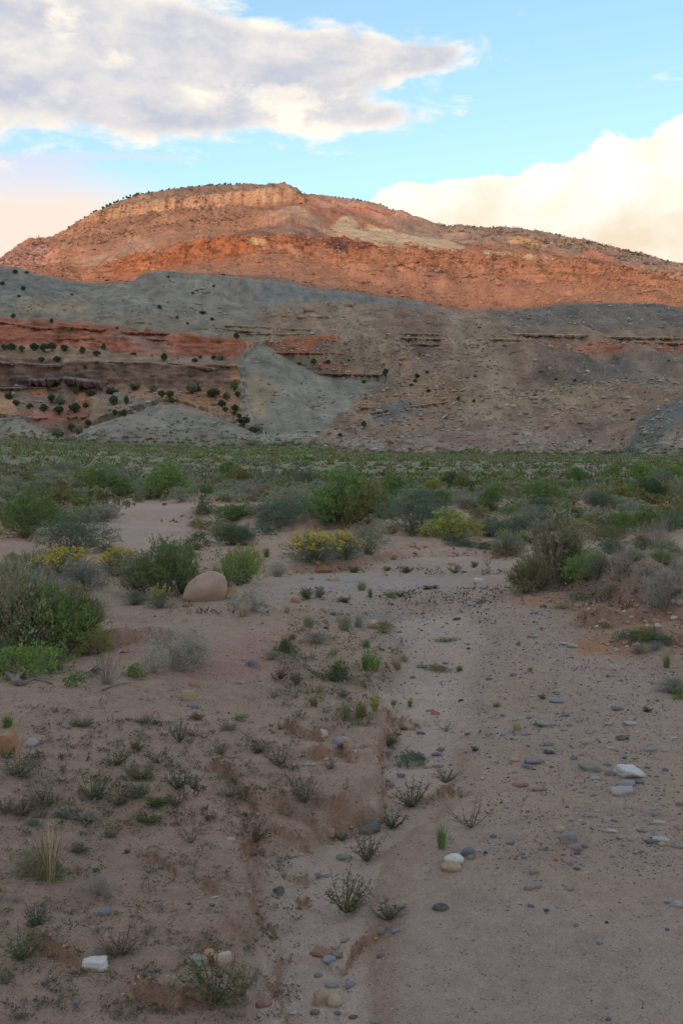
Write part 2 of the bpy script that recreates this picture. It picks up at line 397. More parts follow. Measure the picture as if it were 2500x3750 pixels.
def hg(x, y, masks=False):
    """height of the open ground"""
    x = np.asarray(x, float); y = np.asarray(y, float)
    shp = x.shape; x = x.ravel(); y = y.ravel()
    r = np.hypot(x, y)
    U = np.clip(x / np.maximum(y, 1e-3), -1.2, 1.2)
    U = np.where(y <= 0.5, np.sign(x) * 1.2, U)
    pxa = CX + F * U
    fy = np.interp(pxa, FOOT[0], FOOT[1])
    _, zf = unproj(pxa, fy, 150.0)
    yy = np.maximum(y, 0)
    z = zf * np.clip(yy / 150.0, 0, 1.2) ** 1.6
    far = sst(20, 60, r)
    z = z + far * (fbm(x / 22, y / 22, 3, 5) * 0.30 * (1 - .6 * sst(90, 150, yy))) + (1 - far) * fbm(x / 3.2, y / 3.2, 3, 6) * 0.035
    z = z + fbm(x / .5, y / .5, 4, 7) * 0.012 * (1 - sst(12, 30, r)) + fbm(x / .13, y / .13, 4, 8, .6) * 0.0065 * (1 - sst(7, 14, r)) * np.where(x > .5, .6, 1) + np.clip(ridg(x / .35, y / .22, 3, 9) - .3, 0, 1) * .008 * (1 - sst(8, 16, r)) * sst(-.3, .5, -x + .2)
    # the ground falls gently from the left bank to the channel
    C = np.array([plane0(*p) for p in CHAN]); W = np.array(CHW)
    xc = np.interp(y, C[::1, 1], C[:, 0]) if C[0, 1] < C[-1, 1] else np.interp(y, C[::-1, 1], C[::-1, 0])
    z = z + 0.16 * sst(0.15, 2.2, xc - x) * (1 - sst(8, 14, y)) * sst(-8, 1, y)
    z = z + 0.05 * sst(0.1, 1.0, x - xc) * (1 - sst(9, 14, y)) * sst(-8, 1, y)
    red = np.zeros_like(x); floor = np.zeros_like(x)
    # channel bed
    xs = x + fbm(x / .25, y / .25, 3, 21) * .05; ys = y + fbm(x / .25 + 5, y / .25, 3, 22) * .05
    best = np.full(x.shape, 1e9)
    for i in range(len(C) - 1):
        a, b = C[i], C[i + 1]; d = b - a
        t = np.clip(((xs - a[0]) * d[0] + (ys - a[1]) * d[1]) / (d @ d), 0, 1)
        q = np.hypot(xs - a[0] - t * d[0], ys - a[1] - t * d[1]) / (W[i] + (W[i + 1] - W[i]) * t)
        best = np.minimum(best, q)
    inch = 1 - sst(.75, 1.15, best)
    z = z - 0.07 * (1 - np.where(x < xc, sst(.85, 1.1, best), sst(.45, 1.7, best)))
    floor = np.maximum(floor, inch)
    bank = sst(1900, 2100, project(x, np.maximum(y, 1), z)[0]) * sst(6.5, 8, y) * (1 - sst(16, 24, y))
    z = z + bank * (fbm(x / .5, y / .5, 4, 55, .5) * .05)
    for (mx, my, rr, hh) in MOUNDS:
        cx, cy = plane0(mx, my)
        z = z + hh * np.exp(-((x - cx) ** 2 + (y - cy) ** 2) / rr ** 2)
    for sc in SCARPS:
        zz, mm = scarp_terms(x, y, *sc)
        z = z + zz; red = np.maximum(red, mm)
    # the ground behind the camera climbs to the ridge whose shadow lies over the valley
    s = x * RIDGE_DIR[0] + y * RIDGE_DIR[1]
    top = 176 + 5 * fbm(x / 240, y / 240, 3, 31)
    z = z + top * sst(160, 700, s) * (1 - .25 * sst(760, 1400, s))
    z = z.reshape(shp)
    if masks: return z, red.reshape(shp), floor.reshape(shp)
    return z


GRID = {}


def gh(x, y):
    """height looked up in the finished ground sheet (in front of the camera)"""
    i = np.interp(y, GRID['r'], np.arange(len(GRID['r'])))
    j = np.interp(np.arctan2(x, y), GRID['ph'], np.arange(len(GRID['ph'])))
    i0 = np.minimum(i.astype(int), len(GRID['r']) - 2); j0 = np.minimum(j.astype(int), len(GRID['ph']) - 2)
    fi, fj = i - i0, j - j0; Z = GRID['Z']
    return (Z[i0, j0] * (1 - fj) + Z[i0, j0 + 1] * fj) * (1 - fi) + (Z[i0 + 1, j0] * (1 - fj) + Z[i0 + 1, j0 + 1] * fj) * fi


def pick(px, py):
    """point of the open ground seen at a photo pixel"""
    px = np.atleast_1d(np.asarray(px, float)); py = np.atleast_1d(np.asarray(py, float))
    u, v = (px - CX) / F, (CY - py) / F
    c, s = math.cos(PITCH), math.sin(PITCH)
    dy_, dz_ = c + v * s, -s + v * c
    Ys = np.geomspace(2.0, 150.0, 260)
    k = Ys[:, None] / dy_[None]
    X = u[None] * k; Z = EYE + dz_[None] * k
    g = gh(X, np.repeat(Ys[:, None], len(px), 1))
    below = Z < g
    i = np.argmax(below, 0); i = np.where(below.any(0), np.maximum(i, 1), len(Ys) - 1)
    j = np.arange(len(px))
    a, b = (Z - g)[i - 1, j], (Z - g)[i, j]
    t = np.clip(a / np.where(a - b == 0, 1, a - b), 0, 1)
    Y = Ys[i - 1] + (Ys[i] - Ys[i - 1]) * t
    X = u * Y / dy_
    return X, Y, gh(X, Y)


# ------------------------------------------------------------------ mesh helpers
def mesh_np(name, co, faces_flat, nper, smooth=True, col=None, colname='Col'):
    me = bpy.data.meshes.new(name)
    co = np.asarray(co, np.float32)
    nf = len(faces_flat) // nper
    me.vertices.add(len(co)); me.vertices.foreach_set('co', co.ravel())
    me.loops.add(len(faces_flat)); me.loops.foreach_set('vertex_index', np.asarray(faces_flat, np.int32))
    me.polygons.add(nf)
    me.polygons.foreach_set('loop_start', np.arange(0, nf * nper, nper, dtype=np.int32))
    me.update(calc_edges=True)
    me.polygons.foreach_set('use_smooth', np.full(nf, smooth))
    if col is not None:
        at = me.color_attributes.new(colname, 'FLOAT_COLOR', 'POINT')
        c4 = np.ones((len(co), 4), np.float32); c4[:, :col.shape[1]] = col
        at.data.foreach_set('color', c4.ravel())
    me.validate()
    return me


def link(name, me, parent=None, mat=None):
    o = bpy.data.objects.new(name, me)
    COL.objects.link(o)
    if parent is not None: o.parent = parent
    if mat is not None and len(me.materials) == 0: me.materials.append(mat)
    return o


def grid_faces(nr, nc):
    i = np.arange(nr * nc).reshape(nr, nc)
    return np.stack([i[:-1, :-1], i[:-1, 1:], i[1:, 1:], i[1:, :-1]], -1).reshape(-1)


# ------------------------------------------------------------------ materials
def new_mat(name, rough=0.9, spec=0.2):
    m = bpy.data.materials.new(name); m.use_nodes = True
    t = m.node_tree
    b = t.nodes['Principled BSDF']
    b.inputs['Roughness'].default_value = rough
    b.inputs['Specular IOR Level'].default_value = spec
    return m, t, b


def attr(t, name):
    n = t.nodes.new('ShaderNodeAttribute'); n.attribute_name = name
    return S(t, n.outputs['Color']), S(t, n.outputs['Alpha'])


def objcoord(t):
    return S(t, t.nodes.new('ShaderNodeNewGeometry').outputs['Position'])


def bump(t, b, h, dist, strength=1.0, prev=None):
    n = t.nodes.new('ShaderNodeBump')
    n.inputs['Distance'].default_value = dist; n.inputs['Strength'].default_value = strength
    t.links.new(h.o, n.inputs['Height'])
    if prev is not None: t.links.new(prev, n.inputs['Normal'])
    t.links.new(n.outputs[0], b.inputs['Normal'])
    return n.outputs[0]


def gray(t, v):
    n = t.nodes.new('ShaderNodeCombineColor')
    for i in range(3): t.links.new(v.o, n.inputs[i])
    return S(t, n.outputs[0])


def mat_ground():
    m, t, b = new_mat('desert_soil', 0.95, 0.15)
    c, grav = attr(t, 'Col')
    P = objcoord(t)
    n1 = noise(t, P, 1.3, 5, .6); n2 = noise(t, P, 14, 5, .65); n3 = noise(t, P, 120, 3, .7)
    v = 1.0 + (n1 - .5) * .30 + (n2 - .5) * .60 + (n3 - .5) * .75
    c = mixc(t, 1.0, c, gray(t, v), 'MULTIPLY')
    # flecks of grit, two sizes
    for sc, thr, w in ((95, .20, .8), (42, .15, .75)):
        vo = t.nodes.new('ShaderNodeTexVoronoi'); vo.inputs['Scale'].default_value = sc
        t.links.new(P.o, vo.inputs['Vector'])
        d = S(t, vo.outputs['Distance']); 
        sp = t.nodes.new('ShaderNodeSeparateColor'); t.links.new(vo.outputs['Color'], sp.inputs[0])
        rnd = S(t, sp.outputs[0]); rnd2 = S(t, sp.outputs[1])
        mask = (thr + rnd * .12 - d).ss(0, .06) * (rnd2.ss(.35, .5)) * grav * w
        fc = mixc(t, rnd.ss(.2, .8), (.075, .07, .08), (.36, .33, .30))
        c = mixc(t, mask, c, fc)
    c = mixc(t, 1.0, c, (1.43, 1.48, 1.49), 'MULTIPLY')
    t.links.new(c.o, b.inputs['Base Color'])
    n4 = noise(t, P, 34, 6, .72)
    h = n2 * .5 + n3 * .4 + n1 + n4 * 1.1
    bump(t, b, h, .035, 1.0)
    return m


def mat_rock_slope(name, s1, s2, s3, bd, am=1.0):
    m, t, b = new_mat(name, 0.95, 0.1)
    c, rub = attr(t, 'Col')
    P = objcoord(t)
    n1 = noise(t, P, s1, 5, .62); n2 = noise(t, P, s2, 5, .66); n3 = noise(t, P, s3, 3, .7)
    st = noise(t, mapping(t, P, (.12, .12, 2.4)), s2 * 1.2, 4, .6)           # bedding
    v = 1.0 + ((n1 - .5) * .5 + (n2 - .5) * (.35 + .75 * rub) + (n3 - .5) * (.3 + .9 * rub) + (st - .5) * .25) * am
    c = mixc(t, 1.0, c, gray(t, v.f('MAXIMUM', .15)), 'MULTIPLY')
    vo = t.nodes.new('ShaderNodeTexVoronoi'); vo.inputs['Scale'].default_value = s3 * .8
    t.links.new(P.o, vo.inputs['Vector'])
    sp = t.nodes.new('ShaderNodeSeparateColor'); t.links.new(vo.outputs['Color'], sp.inputs[0])
    mk = (.33 - S(t, vo.outputs['Distance'])).ss(0, .1) * S(t, sp.outputs[1]).ss(.55, .7) * rub
    c2 = mixc(t, .55, c, (.50, .42, .33))
    c = mixc(t, mk * .75, c, c2)
    t.links.new(c.o, b.inputs['Base Color'])
    bump(t, b, n1 * 1.0 + n2 * .6 + n3 * .35 + mk * .3, bd, .9)
    return m


def mat_stone():
    m, t, b = new_mat('stone', 0.75, 0.3)
    oi = t.nodes.new('ShaderNodeObjectInfo')
    c = S(t, oi.outputs['Color'])
    tcn = t.nodes.new('ShaderNodeTexCoord'); P = S(t, tcn.outputs['Object'])
    g = objcoord(t)
    n1 = noise(t, g, 30, 4, .6); n2 = noise(t, g, 220, 3, .6)
    n0 = noise(t, g, 7, 4, .65)
    v = 1.0 + (n1 - .5) * .55 + (n2 - .5) * .6 + (n0 - .5) * .5
    c = mixc(t, 1.0, c, gray(t, v), 'MULTIPLY')
    ge = t.nodes.new('ShaderNodeNewGeometry'); nz = t.nodes.new('ShaderNodeSeparateXYZ'); t.links.new(ge.outputs['Normal'], nz.inputs[0])
    c = mixc(t, ((n1 - .42) * 2.2 + S(t, nz.outputs[2]) * .35).clamp() * .38, c, (.36, .28, .225))
    # dust and soil splash on the underside rim
    sx = t.nodes.new('ShaderNodeSeparateXYZ'); t.links.new(P.o, sx.inputs[0])
    c = mixc(t, (S(t, sx.outputs[2]) * -1.0 + (n1 - .5) * .6).ss(-.25, .3) * .85, c, (.38, .25, .17))
    t.links.new(c.o, b.inputs['Base Color'])
    bump(t, b, n1 + n2 * .5 + n0 * 2.0, .009, .9)
    return m


def mat_pebble():
    m, t, b = new_mat('pebble_mix', 0.8, 0.25)
    c, _ = attr(t, 'Col')
    n = noise(t, objcoord(t), 200, 2, .6)
    c = mixc(t, 1.0, c, gray(t, .75 + n * .5), 'MULTIPLY')
    t.links.new(c.o, b.inputs['Base Color'])
    return m


def mat_leaf(name, trans=0.25, rough=0.7):
    m, t, b = new_mat(name, rough, 0.2)
    oi = t.nodes.new('ShaderNodeObjectInfo')
    c = S(t, oi.outputs['Color'])
    a, _ = attr(t, 'Col')
    c = mixc(t, 1.0, c, a, 'MULTIPLY')
    t.links.new(c.o, b.inputs['Base Color'])
    tr = t.nodes.new('ShaderNodeBsdfTranslucent'); t.links.new(c.o, tr.inputs['Color'])
    mx = t.nodes.new('ShaderNodeMixShader'); mx.inputs[0].default_value = trans
    t.links.new(b.outputs[0], mx.inputs[1]); t.links.new(tr.outputs[0], mx.inputs[2])
    t.links.new(mx.outputs[0], t.nodes['Material Output'].inputs[0])
    return m


def mat_vcol(name, rough=.85):
    m, t, b = new_mat(name, rough, .15)
    c, _ = attr(t, 'Col')
    t.links.new(c.o, b.inputs['Base Color'])
    return m


def mat_flat(name, col, rough=.85):
    m, t, b = new_mat(name, rough, .15)
    n = noise(t, objcoord(t), 60, 3, .6)
    c = mixc(t, 1.0, col, gray(t, .6 + n * .8), 'MULTIPLY')
    t.links.new(c.o, b.inputs['Base Color'])
    return m


M_GROUND = mat_ground()
M_HILL = mat_rock_slope('hillside_rubble', .12, .9, 3.2, .8)
M_MESA = mat_rock_slope('mesa_rock', .035, .22, .8, 1.3, .8)
M_STONE = mat_stone()
M_PEB = mat_pebble()
M_LEAF = mat_leaf('leaf')
M_VEG = mat_vcol('far_plants')
M_TWIG = mat_flat('grey_twig', (.17, .145, .125))
M_TWIGD = mat_flat('dark_twig', (.085, .065, .055))
M_TWIGP = mat_flat('pale_twig', (.30, .27, .235))
M_WOOD = mat_flat('weathered_wood', (.20, .17, .145))
M_FLOWER = mat_leaf('yellow_blossom', .2)


def painter(px, py, base, zones, seed, jit):
    """lays colour zones over the surface, their borders frayed by noise"""
    col = np.tile(np.array(base, float), (px.size, 1))
    s1 = gnoise(px / (jit * 2.2), py / (jit * 1.5), seed); s2 = gnoise(px / (jit * 2.2) + 50, py / (jit * 1.5), seed + 1)
    f1 = gnoise(px / 9, py / 7, seed + 2); f2 = gnoise(px / 9 + 9, py / 7, seed + 3)
    m1 = gnoise(px / (jit * .9), py / (jit * .7), seed + 4)
    JX = (s1 * jit + f1 * jit * .4, m1 * jit * .9 - f2 * jit * .3, s2 * jit - f1 * jit * .4)
    JY = (s2 * jit * .6 + f2 * jit * .3, s1 * jit * .5 + f1 * jit * .3, m1 * jit * .6 - f2 * jit * .3)
    for k, (poly, c, soft) in enumerate(zones):
        P = np.array(poly, float); mg = 2.2 * jit + soft
        sel = np.where((px > P[:, 0].min() - mg) & (px < P[:, 0].max() + mg) & (py > P[:, 1].min() - mg) & (py < P[:, 1].max() + mg))[0]
        if sel.size == 0: continue
        X, Y = px[sel], py[sel]
        acc = np.zeros(sel.size)
        for q in range(3):
            acc += inpoly(X + JX[q][sel] + (q - 1) * soft * .7, Y + JY[q][sel] + (1, -1, 0)[q] * soft * .6, poly)
        w = (acc / 3)[:, None]
        col[sel] = col[sel] * (1 - w) + np.array(c[:3]) * w
    return col


# ------------------------------------------------------------------ build the ground
def u_columns(n_in, n_out, half=.372, lim=1.15):
    a = np.linspace(-half, half, n_in)
    t = np.linspace(0, 1, n_out + 1)[1:]
    o = half + (lim - half) * t ** 1.6
    return np.r_[-o[::-1], a, o]


def build_ground():
    phi_in = np.arctan(u_columns(770, 24))
    ph = np.r_[phi_in, np.linspace(phi_in[-1], 2 * np.pi + phi_in[0], 60)[1:]]     # closes on itself
    inv = np.linspace(1 / 2.35, 1 / 34.0, 490)
    r = np.r_[.25, .9, 1.5, 1.9, 2.15, 1 / inv, np.geomspace(34, 152, 110)[1:], np.geomspace(152, 1500, 26)[1:]]
    RR, PH = np.meshgrid(r, ph, indexing='ij')
    # rows follow constant Y in front of the camera so that they meet the hills in a straight line
    front = np.abs(np.angle(np.exp(1j * PH))) < np.arctan(1.15) + 1e-6
    wf = np.where(front, 1 / np.maximum(np.cos(PH), .3), 1 / math.cos(math.atan(1.15)))
    X = RR * wf * np.sin(PH); Y = RR * wf * np.cos(PH)
    Z, red, flo = hg(X, Y, True)
    # under the hills the sheet dips out of sight
    Z = np.where((RR > 156) & front, Z - np.minimum((RR - 156) * .25, 14), Z)
    GRID.update(r=r, ph=ph, Z=Z)
    x, y, z, red, flo = (a.ravel() for a in (X, Y, Z, red, flo))
    px, py = project(x, y, z)
    bad = (y < 1.2)
    px = np.where(bad, CX + F * np.clip(x / 2, -1, 1), px); py = np.where(bad, 3700, py)
    soil = (.33, .225, .17)
    zones = [
     ([(-9e3, 2900), (-9e3, 2380), (700, 2400), (1150, 2650), (1250, 2830), (1000, 3000), (900, 3300), (900, 9e3), (-9e3, 9e3)], (.325, .218, .165), 20),          # redder left bank
     ([(560, 2370), (900, 2330), (1150, 2300), (1180, 2360), (900, 2500), (700, 2480)], (.33, .20, .155), 20),
     ([(1600, 2200), (2000, 2210), (2300, 2440), (2700, 2520), (9e3, 3000), (9e3, 9e3), (2600, 3750), (1450, 3750), (1500, 3200), (1700, 2900), (1680, 2500)], (.345, .25, .20), 30),   # gravel track
     ([(930, 3900), (960, 3500), (1000, 3300), (960, 3150), (1100, 3090), (1350, 3060), (1400, 3150), (1350, 3300), (1330, 3600), (1400, 3900)], (.40, .30, .245), 14),
     ([(1380, 2520), (1620, 2500), (1720, 2560), (1640, 2700), (1560, 2850), (1430, 2960), (1330, 2960), (1440, 2800), (1480, 2660)], (.40, .305, .25), 14),
     ([(1500, 3300), (2500, 3350), (9e3, 3400), (9e3, 9e3), (1450, 9e3)], (.35, .26, .215), 50),
     ([(380, 1830), (700, 1845), (960, 1850), (800, 1905), (690, 1930), (660, 2010), (500, 2030), (430, 1960), (380, 1900)], (.35, .255, .21), 8),     # pale track, left middle
     ([(650, 2120), (1000, 2090), (1400, 2040), (1950, 2030), (1950, 2190), (1500, 2220), (1000, 2230), (760, 2190)], (.34, .25, .205), 12),
     ([(1000, 2115), (1350, 2110), (1700, 2110), (1700, 2150), (1350, 2165), (1000, 2160)], (.32, .265, .235), 10),
     ([(1450, 2020), (1700, 2005), (1960, 2015), (1960, 2040), (1500, 2050)], (.38, .29, .24), 6),
     ([(2130, 2000), (2260, 1990), (2270, 2025), (2140, 2030)], (.37, .28, .24), 6),
     ([(1200, 2230), (1560, 2240), (1650, 2330), (1500, 2400), (1350, 2330)], (.30, .245, .21), 18),
     ([(-9e3, 1700), (9e3, 1690), (9e3, 1800), (1000, 1790), (300, 1790), (-9e3, 1820)], (.20, .155, .11), 20),
     ([(-9e3, 1560), (9e3, 1560), (9e3, 1740), (-9e3, 1740)], (.155, .15, .095), 15),
     ([(450, 2290), (650, 2270), (900, 2340), (700, 2400), (420, 2390)], (.31, .205, .175), 12),
     ([(1950, 2190), (2080, 2190), (2500, 2215), (9e3, 2200), (9e3, 2430), (2500, 2380), (2200, 2290)], (.33, .195, .13), 14),
     ([(1950, 2120), (2300, 2080), (9e3, 1950), (9e3, 2215), (2500, 2215), (2080, 2190)], (.27, .22, .19), 20),
     ([(2100, 2350), (2230, 2325), (2370, 2370), (2370, 2400), (2120, 2400)], (.36, .19, .11), 6),
     ([(1860, 2190), (2040, 2180), (2050, 2215), (1880, 2218)], (.37, .20, .12), 6),
    ]
    near = y < 170
    col = np.tile(np.array(soil, float), (x.size, 1))
    k = near & (y > 1.0)
    col[k] = painter(px[k], py[k], soil, zones, 300, 22)
    col[~k & (y > 0)] = (.3, .22, .16)
    patch = sst(.0, .55, fbm(x / 1.7, y / 1.7, 4, 61))[:, None]
    col = col * (1 - .35 * patch) + np.array((.36, .235, .17)) * .35 * patch
    patch = sst(.15, .6, fbm(x / .35, y / .35, 4, 63))[:, None] * (1 - sst(15, 30, y))[:, None]
    col = col * (1 - .22 * patch) + np.array((.27, .18, .135)) * .22 * patch
    f = flo[:, None] * .75
    col = col * (1 - f) + np.array((.42, .315, .26)) * f
    rr = (red * .8)[:, None]
    col = col * (1 - rr) + np.array((.29, .155, .095)) * rr
    back = (y < 0) & (np.hypot(x, y) > 100)
    col[back] = (.36, .24, .17)
    grav = np.where(px > 1600, 1.0, .55) * (1 - .6 * flo) * (1 - .5 * red)
    grav = grav * np.where(py < 1980, .12, 1.0)
    co = np.stack([x, y, z], 1)
    me = mesh_np('ground', co, grid_faces(len(r), len(ph)), 4, True, np.c_[col, grav])
    o = link('ground', me, mat=M_GROUND)
    o['kind'] = 'structure'
    return o


build_ground()


# ------------------------------------------------------------------ build the hills
def build_hills():
    U = u_columns(860, 40)
    px = CX + F * U
    rows_x, rows_y, rows_z, band, tt = [], [], [], [], []
    LY = [line_at(l, px) for l in LINES]
    # keep distances in order
    for i in range(1, len(LY)):
        LY[i] = (LY[i][0], np.maximum(LY[i][1], LY[i - 1][1] + 3))
    pts = []
    for (pyv, Yv) in LY:
        x, z = unproj(px, pyv, Yv)
        pts.append((x, Yv, z))
    for b in range(len(LINES) - 1):
        n = NSUB[b]
        for k in range(n + (1 if b == len(LINES) - 2 else 0)):
            t = k / n
            rows_x.append(pts[b][0] * (1 - t) + pts[b + 1][0] * t)
            rows_y.append(pts[b][1] * (1 - t) + pts[b + 1][1] * t)
            rows_z.append(pts[b][2] * (1 - t) + pts[b + 1][2] * t)
            band.append(b); tt.append(t)
    X, Y, Z = np.array(rows_x), np.array(rows_y), np.array(rows_z)
    band = np.array(band)[:, None] + 0 * X; tt = np.array(tt)[:, None] + 0 * X
    # soften the creases down each column, but not at the rims
    Zs = Z.copy()
    for _ in range(2):
        Zs[1:-1] = Zs[1:-1] * .5 + (Zs[:-2] + Zs[2:]) * .25
    keep = ((band >= 15) & (band <= 17)) | ((band >= 3) & (band <= 6)) | (band >= 7) & (band <= 9)
    Z = np.where(keep, Z, Zs)
    PXs, PYs = project(X, Y, Z)
    bf = band + tt
    T = Y + Z * 1.3
    # ---- relief
    foot = sst(0, 1.2, bf)
    mes = sst(10.2, 11.5, bf)
    hil = (1 - mes) * foot
    d = np.zeros_like(X)          # pushes out towards the valley (-Y) and up
    d += hil * (fbm(X / 26, T / 30, 4, 101) * 1.5 + ridg(X / 11 + T / 60, T / 55, 3, 105) * 1.0 + fbm(X / 2.6, T / 2.6, 3, 103) * .30 + fbm(X / 1.0, T / 1.0, 2, 104) * .16)
    rgt = sst(900, 1150, PXs)
    rub = np.clip(fbm(X / 30, T / 30, 3, 110) * .8 + .45, 0, 1)
    d += hil * rgt * (ridg(X / 30 + T / 70 + .4, T / 170, 3, 114) * 1.5) * (1 - np.exp(-((bf - 7) / .7) ** 2)) * (bf < 6.8)
    d += hil * (1 - rgt) * ((bf < 2.8) | (bf > 6.2)) * ridg(X / 17 - T / 90, T / 120, 3, 115) * .4
    d += hil * rgt * rub * (np.abs(gnoise(X / 1.7, T / 1.5, 111)) * .8)
    CONE = [(955, 1258), (1050, 1312), (1150, 1368), (1280, 1395), (1430, 1408), (1445, 1440), (1340, 1490), (1240, 1540), (1180, 1620), (1000, 1630), (935, 1560), (895, 1440), (868, 1340)]
    MND = [(-900, 1480), (0, 1525), (130, 1550), (235, 1603), (300, 1575), (400, 1540), (500, 1510), (590, 1474), (650, 1476), (760, 1510), (950, 1590), (1060, 1640), (-900, 1650)]
    smooth_ = (inpoly(PXs.ravel(), PYs.ravel(), CONE) | inpoly(PXs.ravel(), PYs.ravel(), MND)).reshape(X.shape)
    d = np.where(smooth_, d * .30, d)
    # strata benches in the cliff country
    strat = (PXs < 900) & (bf > 2.0) & (bf < 6.0)
    layer = Z + fbm(X / 30, Y / 30, 2, 120) * 1.0
    saw = (layer / 1.7) % 1.0
    saw2 = (layer / .62) % 1.0
    d += np.where(strat, (saw ** 2) * 1.1 + saw2 * .25 + gnoise(X / 3, T / 2, 121) * .6, 0)
    # orange ledges, blocky
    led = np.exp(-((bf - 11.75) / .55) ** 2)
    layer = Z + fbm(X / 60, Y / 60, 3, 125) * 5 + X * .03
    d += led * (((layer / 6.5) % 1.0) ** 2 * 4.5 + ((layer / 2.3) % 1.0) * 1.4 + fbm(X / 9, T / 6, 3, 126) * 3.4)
    d += mes * (fbm(X / 90, T / 70, 4, 130) * 5 + fbm(X / 8, T / 8, 3, 131) * 1.1)
    d += mes * sst(1150, 1500, PXs) * (1 - sst(12.2, 13, bf)) * (ridg(X / 34 + T / 110, T / 90, 4, 133) * 2.6 + np.abs(gnoise(X / 6, T / 5, 134)) * 2.0)
    d += mes * sst(12.6, 13.2, bf) * (PXs < 1000) * (np.abs(gnoise(X / 7, T / 5, 151)) * 2.6 + fbm(X / 4, T / 4, 2, 152) * .7)
    d += mes * sst(13, 14, bf) * (ridg(X / 30 - T / 200, T / 120, 3, 136) * 2.2)
    tan_ = inpoly(PXs.ravel(), PYs.ravel(), [(1180, 830), (1260, 790), (1420, 830), (1700, 905), (1960, 915), (1980, 950), (1750, 935), (1400, 915), (1200, 870)]).reshape(X.shape)
    d = np.where(tan_, d * .45 + ridg(X / 16 + T / 40, T / 120, 2, 138) * 1.3, d)
    # columns in the rim cliff
    clf = ((bf >= 14.9) & (bf <= 16.15)) & (PXs > 280) & (PXs < 1115)
    colm = ridg(X / 11, 0.3 + Z * .004, 3, 140) * 2.4 + ridg(X / 30, .7 + Z * .01, 2, 144) * 3 + ((Z / 9) % 1.0) * 1.2
    d = np.where(clf, d * .3 + colm, d)
    sky_line = np.exp(-((bf - 17) / .25) ** 2)
    d *= (1 - .75 * sky_line)
    crest = np.exp(-((bf - 9) / .12) ** 2) + np.exp(-((bf - 7) / .12) ** 2) + np.exp(-((bf - 1) / .15) ** 2)
    d *= (1 - .55 * np.clip(crest, 0, 1))
    d = np.where(bf > 17.2, 0, d)
    steep = np.where(clf | strat | (led > .3), .25, .8)
    Y2 = Y - d * (1.15 - steep); Z2 = Z + d * steep
    x, y, z = X.ravel(), Y2.ravel(), Z2.ravel()
    px_, py_ = project(x, y, z)
    B = bf.ravel(); PX0, PY0 = PXs.ravel(), PYs.ravel()
    # ---- colours (hill)
    gg = (.275, .247, .195)      # grey-green shale scree
    bt = (.31, .215, .155)       # brown rubble
    tn = (.33, .26, .185)
    rd = (.43, .175, .115)
    org = (.42, .16, .075)
    prp = (.255, .165, .125)
